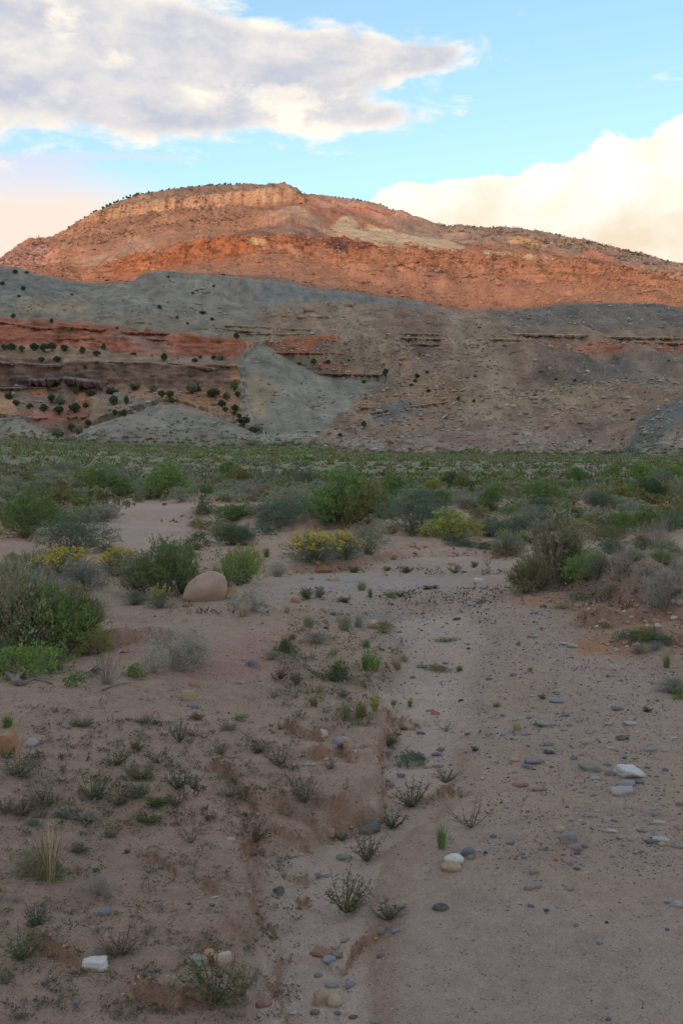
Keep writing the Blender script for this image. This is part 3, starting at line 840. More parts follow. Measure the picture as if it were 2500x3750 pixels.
    zonesH = [
     ([(-900, 1000), (0, 990), (300, 1060), (300, 1110), (-900, 1120)], (.225, .215, .185), 14),
     ([(960, 1030), (1700, 1140), (1560, 1138), (1060, 1118), (940, 1150)], (.235, .22, .195), 8),
     ([(930, 1150), (1060, 1120), (1300, 1110), (1560, 1138), (1700, 1152), (2160, 1110), (3400, 1150), (3400, 1700), (1240, 1700), (1170, 1620), (1200, 1575), (1260, 1530), (1340, 1490), (1440, 1440), (1420, 1408), (1280, 1392), (1150, 1362), (960, 1262), (930, 1200)], bt, 8),
     ([(940, 1160), (1060, 1120), (1200, 1115), (1180, 1190), (1000, 1200)], (.31, .225, .16), 6),
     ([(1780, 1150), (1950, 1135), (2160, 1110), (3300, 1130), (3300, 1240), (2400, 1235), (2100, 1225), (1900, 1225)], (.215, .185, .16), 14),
     ([(2050, 1350), (2230, 1330), (2500, 1330), (3300, 1330), (3300, 1440), (2300, 1450), (2000, 1470), (1980, 1420)], (.20, .165, .14), 18),  # shadowed hollow, its shade put into the slope colour
     ([(-900, 1150), (300, 1165), (850, 1185), (960, 1200), (960, 1262), (850, 1250), (500, 1208), (-900, 1165)], (.27, .225, .17), 8),
     ([(60, 1120), (330, 1110), (330, 1170), (100, 1165)], tn, 14),
     ([(-900, 1165), (0, 1175), (300, 1196), (500, 1209), (700, 1225), (850, 1250), (960, 1262), (1240, 1266), (1235, 1278), (1150, 1310), (1120, 1345), (1060, 1325), (930, 1275), (860, 1318), (500, 1300), (300, 1290), (0, 1275), (-900, 1270)], rd, 3),
     ([(850, 1240), (960, 1262), (1240, 1265), (1230, 1280), (1120, 1300), (1100, 1330), (1020, 1300), (930, 1275), (850, 1262)], org, 3),
     ([(670, 1225), (850, 1245), (850, 1262), (760, 1258), (680, 1245)], org, 4),
     ([(195, 1222), (250, 1203), (350, 1238), (300, 1245), (220, 1245)], (.27, .12, .07), 4),  # arched hollow: the shade inside it painted as darker rock
     ([(540, 1232), (625, 1238), (600, 1248), (545, 1240)], (.30, .13, .08), 3),
     ([(360, 1220), (600, 1240), (640, 1300), (560, 1300)], (.40, .24, .18), 10),
     ([(1130, 1360), (1500, 1365), (1520, 1385), (1160, 1382)], (.38, .19, .115), 4),
     ([(1500, 1268), (1640, 1270), (1610, 1320), (1560, 1310)], (.42, .18, .10), 6),
     ([(1850, 1262), (2100, 1275), (2500, 1284), (3300, 1290), (3300, 1320), (2500, 1318), (2430, 1318), (2300, 1308), (2240, 1312), (2100, 1292), (1850, 1275)], rd, 3),
     ([(2200, 1298), (2290, 1300), (2280, 1315), (2220, 1315)], (.36, .13, .06), 3), ([(2390, 1300), (2470, 1302), (2460, 1318), (2400, 1318)], (.36, .13, .06), 3),
     ([(-900, 1270), (0, 1275), (300, 1290), (860, 1318), (880, 1350), (600, 1345), (-900, 1312)], (.30, .205, .145), 6),
     ([(-900, 1312), (0, 1315), (400, 1335), (860, 1350), (880, 1430), (700, 1438), (400, 1410), (-900, 1425)], prp, 4),
     ([(40, 1388), (240, 1370), (400, 1395), (400, 1440), (40, 1440)], (.12, .085, .075), 5),  # shade under the overhang painted into the cliff colour
     ([(120, 1400), (400, 1400), (400, 1425), (120, 1430)], (.37, .235, .145), 6),
     ([(-900, 1425), (60, 1420), (250, 1415), (400, 1408), (420, 1450), (500, 1540), (300, 1600), (150, 1600), (60, 1540), (-900, 1530)], (.25, .17, .135), 8),
     ([(260, 1430), (350, 1440), (380, 1500), (340, 1550), (270, 1560), (290, 1480)], (.38, .19, .11), 8),
     ([(80, 1510), (350, 1500), (330, 1550), (120, 1560)], (.34, .17, .12), 8),
     ([(110, 1420), (175, 1425), (170, 1455), (120, 1450)], (.40, .17, .08), 5),
     ([(420, 1410), (500, 1420), (700, 1438), (870, 1430), (890, 1520), (920, 1590), (760, 1520), (640, 1480), (500, 1470)], (.37, .225, .14), 8),
     ([(520, 1430), (800, 1440), (830, 1500), (740, 1490), (560, 1460)], (.37, .195, .115), 8),
     ([(1180, 1130), (1330, 1125), (1420, 1260), (1480, 1420), (1300, 1400), (1260, 1270)], (.335, .25, .175), 16), ([(1640, 1160), (1760, 1155), (1820, 1300), (1960, 1560), (1700, 1600), (1640, 1400)], (.34, .255, .18), 18),
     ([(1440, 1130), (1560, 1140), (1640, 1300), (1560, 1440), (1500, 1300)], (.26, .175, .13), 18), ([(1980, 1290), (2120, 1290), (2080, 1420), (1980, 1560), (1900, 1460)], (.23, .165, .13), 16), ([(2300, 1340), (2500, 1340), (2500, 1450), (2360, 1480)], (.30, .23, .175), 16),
     ([(340, 1450), (420, 1490), (480, 1500), (400, 1550), (330, 1580), (345, 1510)], (.33, .245, .17), 5),
     ([(850, 1340), (890, 1330), (880, 1420), (850, 1400)], (.38, .20, .11), 5),
     ([(900, 1420), (1000, 1400), (1040, 1460), (960, 1520), (900, 1500)], (.32, .245, .17), 14),
     ([(-40, 1440), (30, 1445), (75, 1500), (70, 1530), (-40, 1530)], (.42, .25, .14), 3),
     ([(-900, 1525), (0, 1530), (70, 1528), (230, 1608), (600, 1476), (760, 1515), (1050, 1610), (1000, 1650), (-900, 1640)], (.275, .245, .195), 6),
     ([(955, 1258), (1050, 1312), (1150, 1368), (1280, 1395), (1430, 1408), (1445, 1440), (1340, 1490), (1240, 1540), (1180, 1620), (1000, 1630), (935, 1560), (895, 1440), (868, 1340)], (.285, .265, .215), 3),
     ([(900, 1380), (960, 1370), (1020, 1440), (960, 1540), (920, 1520)], (.32, .25, .17), 10),
     ([(-900, 1570), (150, 1580), (200, 1640), (-900, 1640)], (.30, .225, .165), 14), ([(330, 1590), (900, 1595), (1000, 1660), (330, 1660)], (.28, .225, .18), 14),
     ([(1360, 1510), (1500, 1500), (1560, 1540), (1400, 1570), (1350, 1550)], (.21, .19, .175), 8),
     ([(1290, 1480), (1500, 1440), (1700, 1450), (1650, 1540), (1500, 1490), (1330, 1540)], (.32, .205, .13), 12),
     ([(1820, 1450), (2200, 1450), (2200, 1500), (1850, 1510)], (.34, .255, .165), 12),
     ([(2265, 1665), (2330, 1590), (2430, 1530), (2520, 1500), (3300, 1450), (3300, 1550), (2480, 1570), (2330, 1665)], (.175, .185, .165), 4),
     ([(2330, 1665), (2460, 1580), (3300, 1530), (3300, 1700)], (.30, .24, .195), 5),
     ([(1200, 1630), (1400, 1600), (1900, 1590), (2250, 1610), (2250, 1690), (1200, 1690)], (.31, .225, .17), 14),
     ([(-900, 1605), (0, 1612), (700, 1630), (960, 1615), (1200, 1640), (1200, 1680), (-900, 1680)], (.20, .20, .13), 8),
    ]
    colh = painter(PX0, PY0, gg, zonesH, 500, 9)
    # ---- colours (mesa)
    ro = (.375, .175, .103)
    zonesM = [
     ([(-900, 700), (1110, 700), (1150, 735), (1060, 780), (870, 850), (660, 905), (300, 1000), (150, 990), (-900, 1000)], (.37, .185, .112), 10),
     ([(-900, 1000), (0, 955), (80, 905), (160, 895), (200, 940), (150, 990), (0, 1000)], (.42, .21, .155), 6),
     ([(300, 990), (300, 940), (500, 880), (640, 880), (400, 975)], (.40, .235, .16), 10),
     ([(280, 820), (330, 795), (520, 748), (700, 728), (1000, 697), (1060, 700), (1110, 735), (950, 755), (700, 782), (400, 815)], (.43, .265, .165), 2),
     ([(750, 745), (780, 735), (790, 770), (755, 778)], (.45, .24, .14), 3), ([(975, 720), (995, 718), (995, 750), (978, 748)], (.38, .22, .16), 2),
     ([(200, 880), (330, 788), (480, 720), (700, 685), (880, 675), (1040, 692), (1000, 700), (700, 730), (520, 750), (330, 800)], (.30, .185, .13), 3),
     ([(1140, 735), (1200, 722), (1350, 742), (1600, 830), (1680, 850), (1600, 870), (1450, 835), (1300, 790), (1180, 760)], (.43, .24, .165), 4),
     ([(1150, 775), (1250, 768), (1450, 790), (1450, 805), (1260, 785), (1160, 790)], (.40, .17, .125), 3),
     ([(1200, 845), (1250, 800), (1290, 805), (1330, 840), (1460, 855), (1600, 875), (1700, 915), (1680, 935), (1500, 915), (1390, 910), (1280, 885), (1200, 868)], (.49, .35, .22), 2),
     ([(1340, 825), (1450, 850), (1400, 872), (1350, 858)], (.50, .36, .23), 2),
     ([(1770, 925), (1880, 930), (2010, 955), (1990, 965), (1870, 950), (1770, 938)], (.48, .35, .225), 2),
     ([(1450, 820), (1600, 850), (1900, 900), (1890, 915), (1700, 895), (1440, 850)], (.36, .23, .165), 5),
     ([(1600, 830), (1750, 832), (1900, 842), (2100, 876), (2350, 930), (2500, 975), (3400, 1050), (3400, 1110), (2500, 1040), (2200, 960), (1950, 920), (1750, 890)], (.33, .215, .155), 8),
     ([(1840, 885), (1940, 890), (2010, 915), (1980, 925), (1880, 905)], (.52, .29, .14), 3),
     ([(2120, 935), (2260, 950), (2250, 970), (2130, 955)], (.46, .20, .12), 5),
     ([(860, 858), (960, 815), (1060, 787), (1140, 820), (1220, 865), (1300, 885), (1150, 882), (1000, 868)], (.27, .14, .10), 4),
     ([(960, 830), (1060, 800), (1130, 830), (1180, 865), (990, 862)], (.29, .175, .125), 6),
     ([(960, 805), (1080, 760), (1150, 800), (1250, 870), (1220, 872), (1130, 815), (1060, 788)], (.44, .26, .17), 4),
     ([(400, 985), (470, 945), (620, 930), (680, 900), (860, 862), (1000, 868), (1240, 885), (1350, 900), (1330, 935), (1100, 900), (900, 920), (860, 960), (600, 985), (420, 1040)], (.39, .145, .068), 4),
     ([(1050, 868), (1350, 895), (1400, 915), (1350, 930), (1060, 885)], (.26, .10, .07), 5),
     ([(1215, 895), (1275, 905), (1275, 928), (1220, 920)], (.11, .075, .085), 2),  # cleft in the ledges, its shade laid on as dark colour
     ([(900, 890), (965, 885), (985, 905), (920, 915)], (.55, .34, .17), 3),
     ([(1255, 965), (1340, 970), (1345, 1005), (1260, 1000)], (.50, .22, .09), 3),
     ([(1500, 940), (1610, 950), (1600, 985), (1530, 975)], (.46, .19, .09), 6),
    ]
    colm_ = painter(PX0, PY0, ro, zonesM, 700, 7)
    # grey shale runs a little way up behind the crest
    wm = sst(9.05, 9.75, B + .25 * fbm(PX0 / 70, PY0 / 30, 3, 150))[:, None]
    wm = np.where((PX0 < 860)[:, None], (B > 9.3)[:, None] * 1.0, wm)
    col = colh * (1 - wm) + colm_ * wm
    # gullies and patches
    pn = fbm(x / 14, (y + z) / 14, 4, 160)[:, None]
    stk = fbm(x / 3.2 + (y + z) / 40, (y + z) / 26, 4, 170)[:, None]; pt = fbm(x / 5, (y + z) / 5, 4, 171, .6)[:, None]
    col = col * np.clip(1 + .20 * pn + .24 * stk * (1 - wm) + .22 * pt * (1 - .4 * wm), .4, 1.7)
    stm = fbm(x / 22 + (y + z) / 80, (y + z) / 120, 4, 172)[:, None]
    col = col * np.clip(1 + .22 * stm * wm, .5, 1.5)
    bed = (((PX0 < 900) & (B > 2.2) & (B < 6))[:, None]) * (gnoise(z / .8 + gnoise(x / 25, y / 25, 173) * 1.5, x / 40, 174)[:, None])
    col = col * np.clip(1 + .26 * bed, .45, 1.5)
    gn = .6 * sst(.1, .7, fbm(x / 30 + 4, (y + z) / 20, 3, 161))[:, None] * (1 - wm)
    col = col * (1 - .18 * gn) + np.array(gg) * .18 * gn
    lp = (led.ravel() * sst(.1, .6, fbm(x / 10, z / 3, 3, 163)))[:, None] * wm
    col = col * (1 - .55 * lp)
    ru = np.clip(rub.ravel() * (.35 + .65 * rgt.ravel()) + .25, 0, 1)
    ru = np.where(tan_.ravel(), .05, ru); ru = np.where(smooth_.ravel(), ru * .3, ru); GRID['smooth'] = smooth_.ravel(); ru = np.where(clf.ravel(), .15, ru)
    ru = np.where((PX0 < 860) & (B > 3) & (B < 6), .2, ru)
    ncol = len(px)
    split = int(np.argmax(np.array([b for b in band[:, 0]]) >= 10))
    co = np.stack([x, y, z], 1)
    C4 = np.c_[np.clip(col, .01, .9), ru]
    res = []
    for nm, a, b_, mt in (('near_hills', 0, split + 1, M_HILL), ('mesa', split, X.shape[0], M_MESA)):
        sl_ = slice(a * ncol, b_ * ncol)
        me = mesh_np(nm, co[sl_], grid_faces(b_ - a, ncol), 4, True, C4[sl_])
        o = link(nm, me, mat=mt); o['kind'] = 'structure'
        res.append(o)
    return co, B, PX0, PY0, px_, py_


HCO, HB, HPX0, HPY0, HPX, HPY = build_hills()
# what the camera sees of the hills: nearest vertex in each cell of the picture
CELL = 5
GW, GH = 2500 // CELL, 1700 // CELL
zb = np.full((GH, GW), -1, int)
order = np.argsort(-HCO[:, 1])
gi, gj = (HPY[order] / CELL).astype(int), (HPX[order] / CELL).astype(int)
ok = (gi >= 0) & (gi < GH) & (gj >= 0) & (gj < GW) & (HPX[order] > 0)
zb[gi[ok], gj[ok]] = order[ok]


def hpick(px, py):
    i0, j0 = int(py / CELL), int(px / CELL)
    for rr in range(0, 6):
        best = None
        for di in range(-rr, rr + 1):
            for dj in range(-rr, rr + 1):
                i, j = i0 + di, j0 + dj
                if 0 <= i < GH and 0 <= j < GW and zb[i, j] >= 0:
                    v = zb[i, j]
                    q = abs(HPX[v] - px) + abs(HPY[v] - py)
                    if best is None or q < best[0]: best = (q, v)
        if best: return HCO[best[1]]
    return None


# ------------------------------------------------------------------ labels: each thing is told apart by its look and by what it lies beside
MARKS = [
 ('the smooth pink boulder', 745, 2170), ('the big white slab', 2307, 2823), ('the orange sandstone block', 30, 2730), ('the white-topped tan stone', 1658, 3155),
 ('the round grey cobble', 2080, 3066), ('the brightest yellow rabbitbrush', 1150, 2010), ('the big dark teal shrub', 1525, 1900), ('the dead forked branch', 2100, 1850),
 ('the dark fallen log', 1970, 1960), ('the small white-flecked scarp', 2240, 2380), ('the pale dirt track', 600, 1950), ('the tall straw clump', 165, 3120),
 ('the cream and tan channel stone', 1194, 3656), ('the dark angular channel rock', 1366, 3026), ('the bright green grass tuft', 1362, 2430), ('the dark green domed shrub', 1234, 2460),
 ('the flat white block', 344, 3528), ('the black oval stone', 1612, 3323), ('the red chip', 2035, 3149), ('the thorny weed at the bottom edge', 770, 3630),
 ('the pair of orange and cream stones', 800, 3510), ('the tan stone under the red lip', 1494, 2642), ('the pale saltbush', 620, 2380), ('the silvery dry bush', 100, 2180),
 ('the tall bush at the wash edge', 2040, 2050), ('the long blue-green slab', 2095, 2365), ('the pair of tan bank stones', 692, 2549), ('the dark bank cobble', 1016, 3258),
 ('the biggest bright green bush', 1280, 1850), ('the blue-green desert herb', 1505, 2790), ('the reddish bank on the right', 2330, 2260), ('the purple-grey slab', 1950, 2788),
]
HMARKS = [
 ('the orange overhang', 1040, 1285), ('the tip of the grey scree cone', 960, 1275), ('the arched hollow in the red band', 270, 1225), ('the long grey mound under the cliff', 640, 1490),
 ('the leftmost grey mound', 60, 1535), ('the red notch in the rubble', 1580, 1290), ('the blue-grey mound on the right', 2430, 1570), ('the crest of the brown hill', 1300, 1125),
 ('the white leaning slab', 1622, 1535), ('the dark overhang of the lower cliff', 320, 1390), ('the twin red hollows', 2340, 1310), ('the foot of the scree cone', 1120, 1600),
 ('the grey dome on the skyline slope', 560, 1010), ('the shadowed hollow of the brown slope', 2080, 1400), ('the jumbled tan ledges', 1500, 1500), ('the dark gully of trees', 850, 1450),
 ('the orange alcove at left', 20, 1480), ('the red slope below the cliff', 220, 1540), ('the top of the right-hand hill', 2160, 1120), ('the knobby brown knoll', 1070, 1150),
]
MMARKS = [
 ('the pale rim cliff', 700, 735), ('the tan clay patch', 1400, 870), ('the notch in the mesa skyline', 1110, 735), ('the dark cone below the rim', 1060, 800),
 ('the small left shoulder', 120, 893), ('the right shoulder of the mesa', 1850, 840), ('the summit of the mesa', 800, 680), ('the yellow scar near the rim', 1900, 895),
 ('the right-hand skyline end', 2450, 966),
]
USED = set()


def relation(dx_, dy_, flat):
    a, b = abs(dx_), abs(dy_)
    h = 'left of' if dx_ < 0 else 'right of'
    if flat: v = 'behind' if dy_ < 0 else 'in front of'
    else: v = 'above' if dy_ < 0 else 'below'
    if a > 2.2 * b: return h
    if b > 2.2 * a: return v
    if flat: return ('behind and ' if dy_ < 0 else 'in front and ') + h
    return v + ' and ' + h


def auto_label(desc, px, py, marks=None, flat=True):
    marks = MARKS if marks is None else marks
    M = sorted(marks, key=lambda m: math.hypot(m[1] - px, (m[2] - py) * (1.6 if flat else 1)))
    M = [m for m in M if m[0].split(' ', 1)[1] not in desc][:7]

    def part(m, close=True):
        d = math.hypot(m[1] - px, m[2] - py)
        w = 'just ' if d < 110 else ('far ' if d > 420 else '')
        return w + relation(px - m[1], py - m[2], flat) + ' ' + m[0]
    nw = len(desc.split())
    cands = [desc + ', ' + part(m) for m in M[:3]]
    for m1 in M[:5]:
        for m2 in M[:7]:
            if m1 is not m2: cands.append(desc + ', ' + relation(px - m1[1], py - m1[2], flat) + ' ' + m1[0] + ', ' + relation(px - m2[1], py - m2[2], flat) + ' ' + m2[0])
    for c in cands:
        if c not in USED and 4 <= len(c.split()) <= 16:
            USED.add(c); return c
    return '@' + cands[0]                    # told apart at the end by its order from the left


def number_lookalikes():
    words_ = ['', 'second', 'third', 'fourth', 'fifth', 'sixth', 'seventh', 'eighth', 'ninth', 'tenth', 'eleventh', 'twelfth', 'thirteenth', 'fourteenth', 'fifteenth', 'sixteenth', 'seventeenth', 'eighteenth', 'nineteenth', 'twentieth']
    fam = {}
    for o in COL.objects:
        l = o.get('label')
        if l and l.startswith('@'): fam[l[1:]] = []
    for o in COL.objects:
        l = o.get('label')
        if l and l.lstrip('@') in fam: fam[l.lstrip('@')].append(o)
    merged = {}
    for key, obs in fam.items():
        key = key.replace(' on the flat', '').replace(' and ', ' ')
        if len(key.split()) > 12: key = key.replace(' on the mesa skyline', '').replace('just ', '').replace('far ', '')
        merged.setdefault(key, []).extend(obs)
    for key, obs in merged.items():
        obs.sort(key=lambda o: float(project(np.array(o.location.x), np.array(o.location.y), np.array(o.location.z))[0]))
        for k, o in enumerate(obs):
            o['label'] = ('leftmost ' if k == 0 else (words_[k] if k < 20 else 'twenty-%s' % words_[k - 20]) + ' from left, ') + key


def tag(o, label, cat, group=None):
    o['label'] = label; o['category'] = cat
    if group: o['group'] = group
    return o


def stuff(o, label=None, cat=None):
    o['kind'] = 'stuff'
    if label: o['label'] = label
    if cat: o['category'] = cat
    return o


# ------------------------------------------------------------------ stones
def ico(sub):
    import bmesh
    bm = bmesh.new(); bmesh.ops.create_icosphere(bm, subdivisions=sub, radius=1.0)
    bm.verts.ensure_lookup_table()
    v = np.array([q.co[:] for q in bm.verts]); f = np.array([[w.index for w in q.verts] for q in bm.faces])
    bm.free(); return v, f


ICO = {k: ico(k) for k in (1, 2, 3, 4)}


def n3(v, sc, seed):
    return (gnoise(v[:, 0] * sc + seed, v[:, 1] * sc, seed) + gnoise(v[:, 1] * sc + seed, v[:, 2] * sc, seed + 1) + gnoise(v[:, 2] * sc + seed, v[:, 0] * sc, seed + 2)) / 1.8


def stone_shape(v, kind, rs):
    """kind: round, oval, angular, block, slab, chip"""
    d = v / np.linalg.norm(v, axis=1)[:, None]
    s = rs.randint(0, 900)
    if kind in ('round', 'oval'):
        r = 1 + .16 * n3(d, .9, s) + .05 * n3(d, 2.3, s + 5) + .015 * n3(d, 7, s + 9)
    else:
        n = {'angular': 13, 'block': 9, 'slab': 11, 'chip': 10}[kind]
        N = rs.normal(size=(n, 3)); N /= np.linalg.norm(N, axis=1)[:, None]
        if kind in ('block', 'slab'):
            ax = np.array([[1, 0, 0], [-1, 0, 0], [0, 1, 0], [0, -1, 0], [0, 0, 1], [0, 0, -1]], float) + rs.normal(size=(6, 3)) * .14
            ax /= np.linalg.norm(ax, axis=1)[:, None]; N = np.r_[ax, N[:4]]
            h = np.r_[rs.uniform(.66, .82, 6), rs.uniform(.85, 1.05, 4)]
        else:
            h = rs.uniform(.6, .98, n)
        dots = d @ N.T
        k = 30.0                                                          # softened min over the planes
        q = np.clip(dots / h, 1e-3, None)
        r = 1 / ((q ** k).sum(1) ** (1 / k))
        r = np.minimum(r, 1.25) * (1 + .09 * n3(d, 2.2, s) + .05 * n3(d, 5, s + 3) + .02 * n3(d, 12, s + 4))
    p = d * r[:, None]
    p /= np.abs(p).max(0)
    return p


STONES = {}


def stone_mesh(kind, var, sub):
    key = (kind, var, sub)
    if key not in STONES:
        v, f = ICO[sub]
        p = stone_shape(v, kind, np.random.RandomState(hash(kind) % 1000 * 0 + sum(map(ord, kind)) * 7 + var * 13))
        me = mesh_np(kind + '_stone', p, f.ravel(), 3, True)
        me.materials.append(M_STONE)
        STONES[key] = me
    return STONES[key]


COLS = {
 'white': (.58, .57, .55), 'pale grey': (.36, .355, .34), 'grey': (.20, .20, .205), 'dark grey': (.085, .085, .095), 'black': (.035, .035, .042), 'blue-grey': (.17, .20, .25),
 'slate blue': (.085, .11, .16), 'green-grey': (.17, .20, .165), 'cream': (.46, .37, .27), 'tan': (.38, .27, .18), 'orange': (.38, .20, .10), 'red-brown': (.22, .11, .08), 'purple-grey': (.19, .15, .17),
 'brown': (.17, .12, .09), 'red': (.40, .10, .05), 'pink': (.40, .275, .22), 'yellow-tan': (.40, .29, .17), 'pale green': (.28, .32, .28),
}


def boulder_mesh():
    v, f = ICO[4]
    d = v / np.linalg.norm(v, axis=1)[:, None]
    N = np.array([(-.75, -.5, .45), (.1, -.75, .65), (.85, -.4, .3), (-.3, .2, .95), (.45, .1, .88), (-.95, .1, .1), (0, .95, .3), (-.3, -.9, -.1), (.6, -.75, -.2)])
    N /= np.linalg.norm(N, axis=1)[:, None]; hh_ = np.array([.86, .82, .90, .84, .95, .95, .9, .92, .88])
    r_ = 1 / ((np.clip(d @ N.T / hh_, 1e-3, None) ** 11).sum(1) ** (1 / 11)); r_ = np.minimum(r_, 1.15)
    p = d * (r_ * (1 + .03 * n3(d, 1.6, 5) + .022 * n3(d, 4.5, 9) + .010 * n3(d, 12, 11)))[:, None]
    p[:, 2] *= 1 + .20 * p[:, 0] - .12 * np.clip(-p[:, 0] - .3, 0, 1)          # higher on the right
    p[:, 0] += .12 * p[:, 2]
    lo = p[:, 2] < -.35                                                          # undercut foot
    p[lo, 0] *= 1 + .12 * (p[lo, 2] + .35); p[lo, 1] *= 1 + .35 * (p[lo, 2] + .35)
    p /= np.abs(p).max(0)
    me = mesh_np('boulder', p, f.ravel(), 3, True); me.materials.append(M_STONE)
    return me


def put_stone(name, px, py, w, h, colour, shape, label=None, rot=None, var=None, grp=None, sub=None, cat=None, noun=None):
    X, Y, Z = (float(a[0]) for a in pick(px, py + h * .30))
    m = Y / F
    sx = w * m / 2
    phi = math.atan2(EYE - Z, Y)
    hh = h * m / 2
    sy = min(sx * .78, hh * .80 / max(math.sin(phi), .05))
    rem = max(hh ** 2 - (sy * math.sin(phi)) ** 2, (0.22 * sx) ** 2)
    sz = min(math.sqrt(rem) / max(math.cos(phi), .3), sx * 1.3)
    me = stone_mesh(shape, (hash((int(px), int(py))) % 5) if var is None else var, sub or (4 if w > 90 else 3 if w > 40 else 2))
    o = bpy.data.objects.new(name, me); COL.objects.link(o)
    o.location = (X, Y + sy * .3, Z + sz * .25)
    o.scale = (sx, sy, sz * 1.15)
    rz = (random.uniform(-.35, .35) if rot is None else rot)
    o.rotation_euler = (random.uniform(-.12, .12), random.uniform(-.15, .15), rz)
    if colour == 'white' and w < 60 and random.random() < .6: colour = 'pale grey'
    c = np.array(COLS[colour]) * random.uniform(.85, 1.1)
    o.color = (*c, 1)
    size = 'tiny' if w < 22 else 'small' if w < 42 else ''
    sh = {'round': 'rounded', 'oval': 'smooth oval', 'angular': 'angular', 'block': 'blocky', 'slab': 'flat slab-like', 'chip': 'jagged'}[shape]
    noun = noun or ('pebble' if w < 40 else 'stone')
    tag(o, label or auto_label(' '.join(q for q in (size, sh, colour, noun) if q), px, py), cat or noun, grp)
    return o


G_ = 'stones lying about the wash'
# the boulder and the other rocks one notices, then the pebbles: px, py, w, h, colour, shape
put_stone('boulder', 745, 2162, 174, 122, 'pink', 'round', 'large smooth pink sandstone boulder with a rusty underside beside the green bushes', rot=.1, var=0, cat='boulder')
for o_ in [q for q in COL.objects if q.name == 'boulder']:
    o_.data = boulder_mesh(); o_.scale[2] *= 1.18; o_.location[2] += o_.scale[2] * .28
put_stone('rock', 838, 2172, 60, 60, 'orange', 'block', 'brown rock half hidden behind the right side of the pink boulder', cat='rock')
put_stone('rock', 28, 2728, 92, 112, 'orange', 'block', 'orange and tan sandstone block cut by the left edge', rot=.1, cat='rock')
put_stone('flat_stone', 2307, 2826, 140, 68, 'white', 'chip', 'big white quartz slab lying flat on the gravel track', rot=-.55, var=1, cat='stone')
put_stone('flat_stone', 2278, 2897, 88, 34, 'pale grey', 'slab', 'pale speckled slab in front of the big white slab', rot=-.1, cat='stone')
put_stone('flat_stone', 2162, 2812, 88, 34, 'green-grey', 'slab', 'greenish grey flat slab left of the big white slab', cat='stone')
put_stone('cobble', 2080, 3066, 68, 54, 'grey', 'round', 'round bluish grey cobble on the right half of the track', cat='cobble')
put_stone('stone', 1662, 3146, 78, 46, 'white', 'round', 'white-topped stone resting on a tan stone beside two dark cobbles', cat='stone')
put_stone('stone', 1653, 3172, 80, 42, 'yellow-tan', 'round', 'yellowish tan stone in front of and under the white-topped stone', cat='stone')
put_stone('cobble', 1714, 3122, 56, 42, 'slate blue', 'round', 'dark blue cobble right behind the white-topped stone', cat='cobble')
put_stone('cobble', 1612, 3323, 64, 36, 'black', 'oval', 'black oval cobble alone on the sandy track', cat='cobble')
put_stone('rock', 1366, 3026, 95, 60, 'dark grey', 'angular', 'dark blue angular rock wedged under the red lip of the channel', cat='rock')
put_stone('rock', 1332, 3045, 55, 35, 'dark grey', 'angular', 'smaller dark rock leaning on the angular channel rock', cat='rock')
put_stone('rock', 1190, 3652, 112, 82, 'tan', 'angular', 'tan channel stone with a cream top near the bottom of the photo', var=2, cat='rock')
put_stone('rock', 1225, 3665, 60, 62, 'cream', 'round', 'cream stone pressed against the tan channel stone', cat='rock')
put_stone('rock', 344, 3528, 112, 56, 'white', 'block', 'flat whitish block on the reddish left bank', rot=.1, cat='rock')
put_stone('rock', 765, 3500, 56, 50, 'orange', 'block', 'orange half of the touching pair of bank stones', cat='rock')
put_stone('rock', 817, 3512, 72, 58, 'cream', 'block', 'cream half of the touching pair of bank stones', cat='rock')
put_stone('stone', 721, 3515, 90, 40, 'green-grey', 'oval', 'long grey-green stone left of the orange and cream pair', rot=-.5, cat='stone')
put_stone('rock', 1016, 3260, 56, 44, 'dark grey', 'angular', 'dark grey faceted rock at the edge of the left bank', cat='rock')
put_stone('rock', 692, 2549, 60, 56, 'tan', 'block', 'taller of the two tan blocks on the left bank', cat='rock')
put_stone('rock', 713, 2506, 38, 28, 'orange', 'block', 'orange-tan rock behind the taller tan bank block', cat='rock')
put_stone('stone', 703, 2582, 48, 27, 'blue-grey', 'oval', 'pale blue oval stone at the foot of the tan bank block', cat='stone')
put_stone('rock', 1177, 2686, 54, 44, 'cream', 'angular', 'cream rock above the blue-grey and black cobbles', cat='rock')
put_stone('stone', 1237, 2717, 48, 36, 'blue-grey', 'oval', 'blue-grey cobble touching a black cobble beside the channel', rot=-.6, cat='cobble')
put_stone('stone', 1249, 2739, 34, 24, 'black', 'angular', 'black cobble touching the blue-grey one beside the channel', cat='cobble')
put_stone('stone', 1262, 2711, 30, 36, 'cream', 'block', 'cream stone standing behind the blue-grey cobble', cat='stone')
put_stone('stone', 1494, 2642, 56, 38, 'tan', 'round', 'tan stone at the end of the curved red lip', cat='stone')
put_stone('rock', 1370, 2286, 62, 42, 'cream', 'angular', 'pale tan rock behind the brown grass tuft', cat='rock')
put_stone('flat_stone', 2095, 2365, 46, 18, 'pale green', 'slab', 'long blue-green slab left of the small flecked scarp', cat='stone')
put_stone('flat_stone', 1950, 2788, 64, 32, 'purple-grey', 'slab', 'purple-grey slab resting beside a dark pebble', cat='stone')
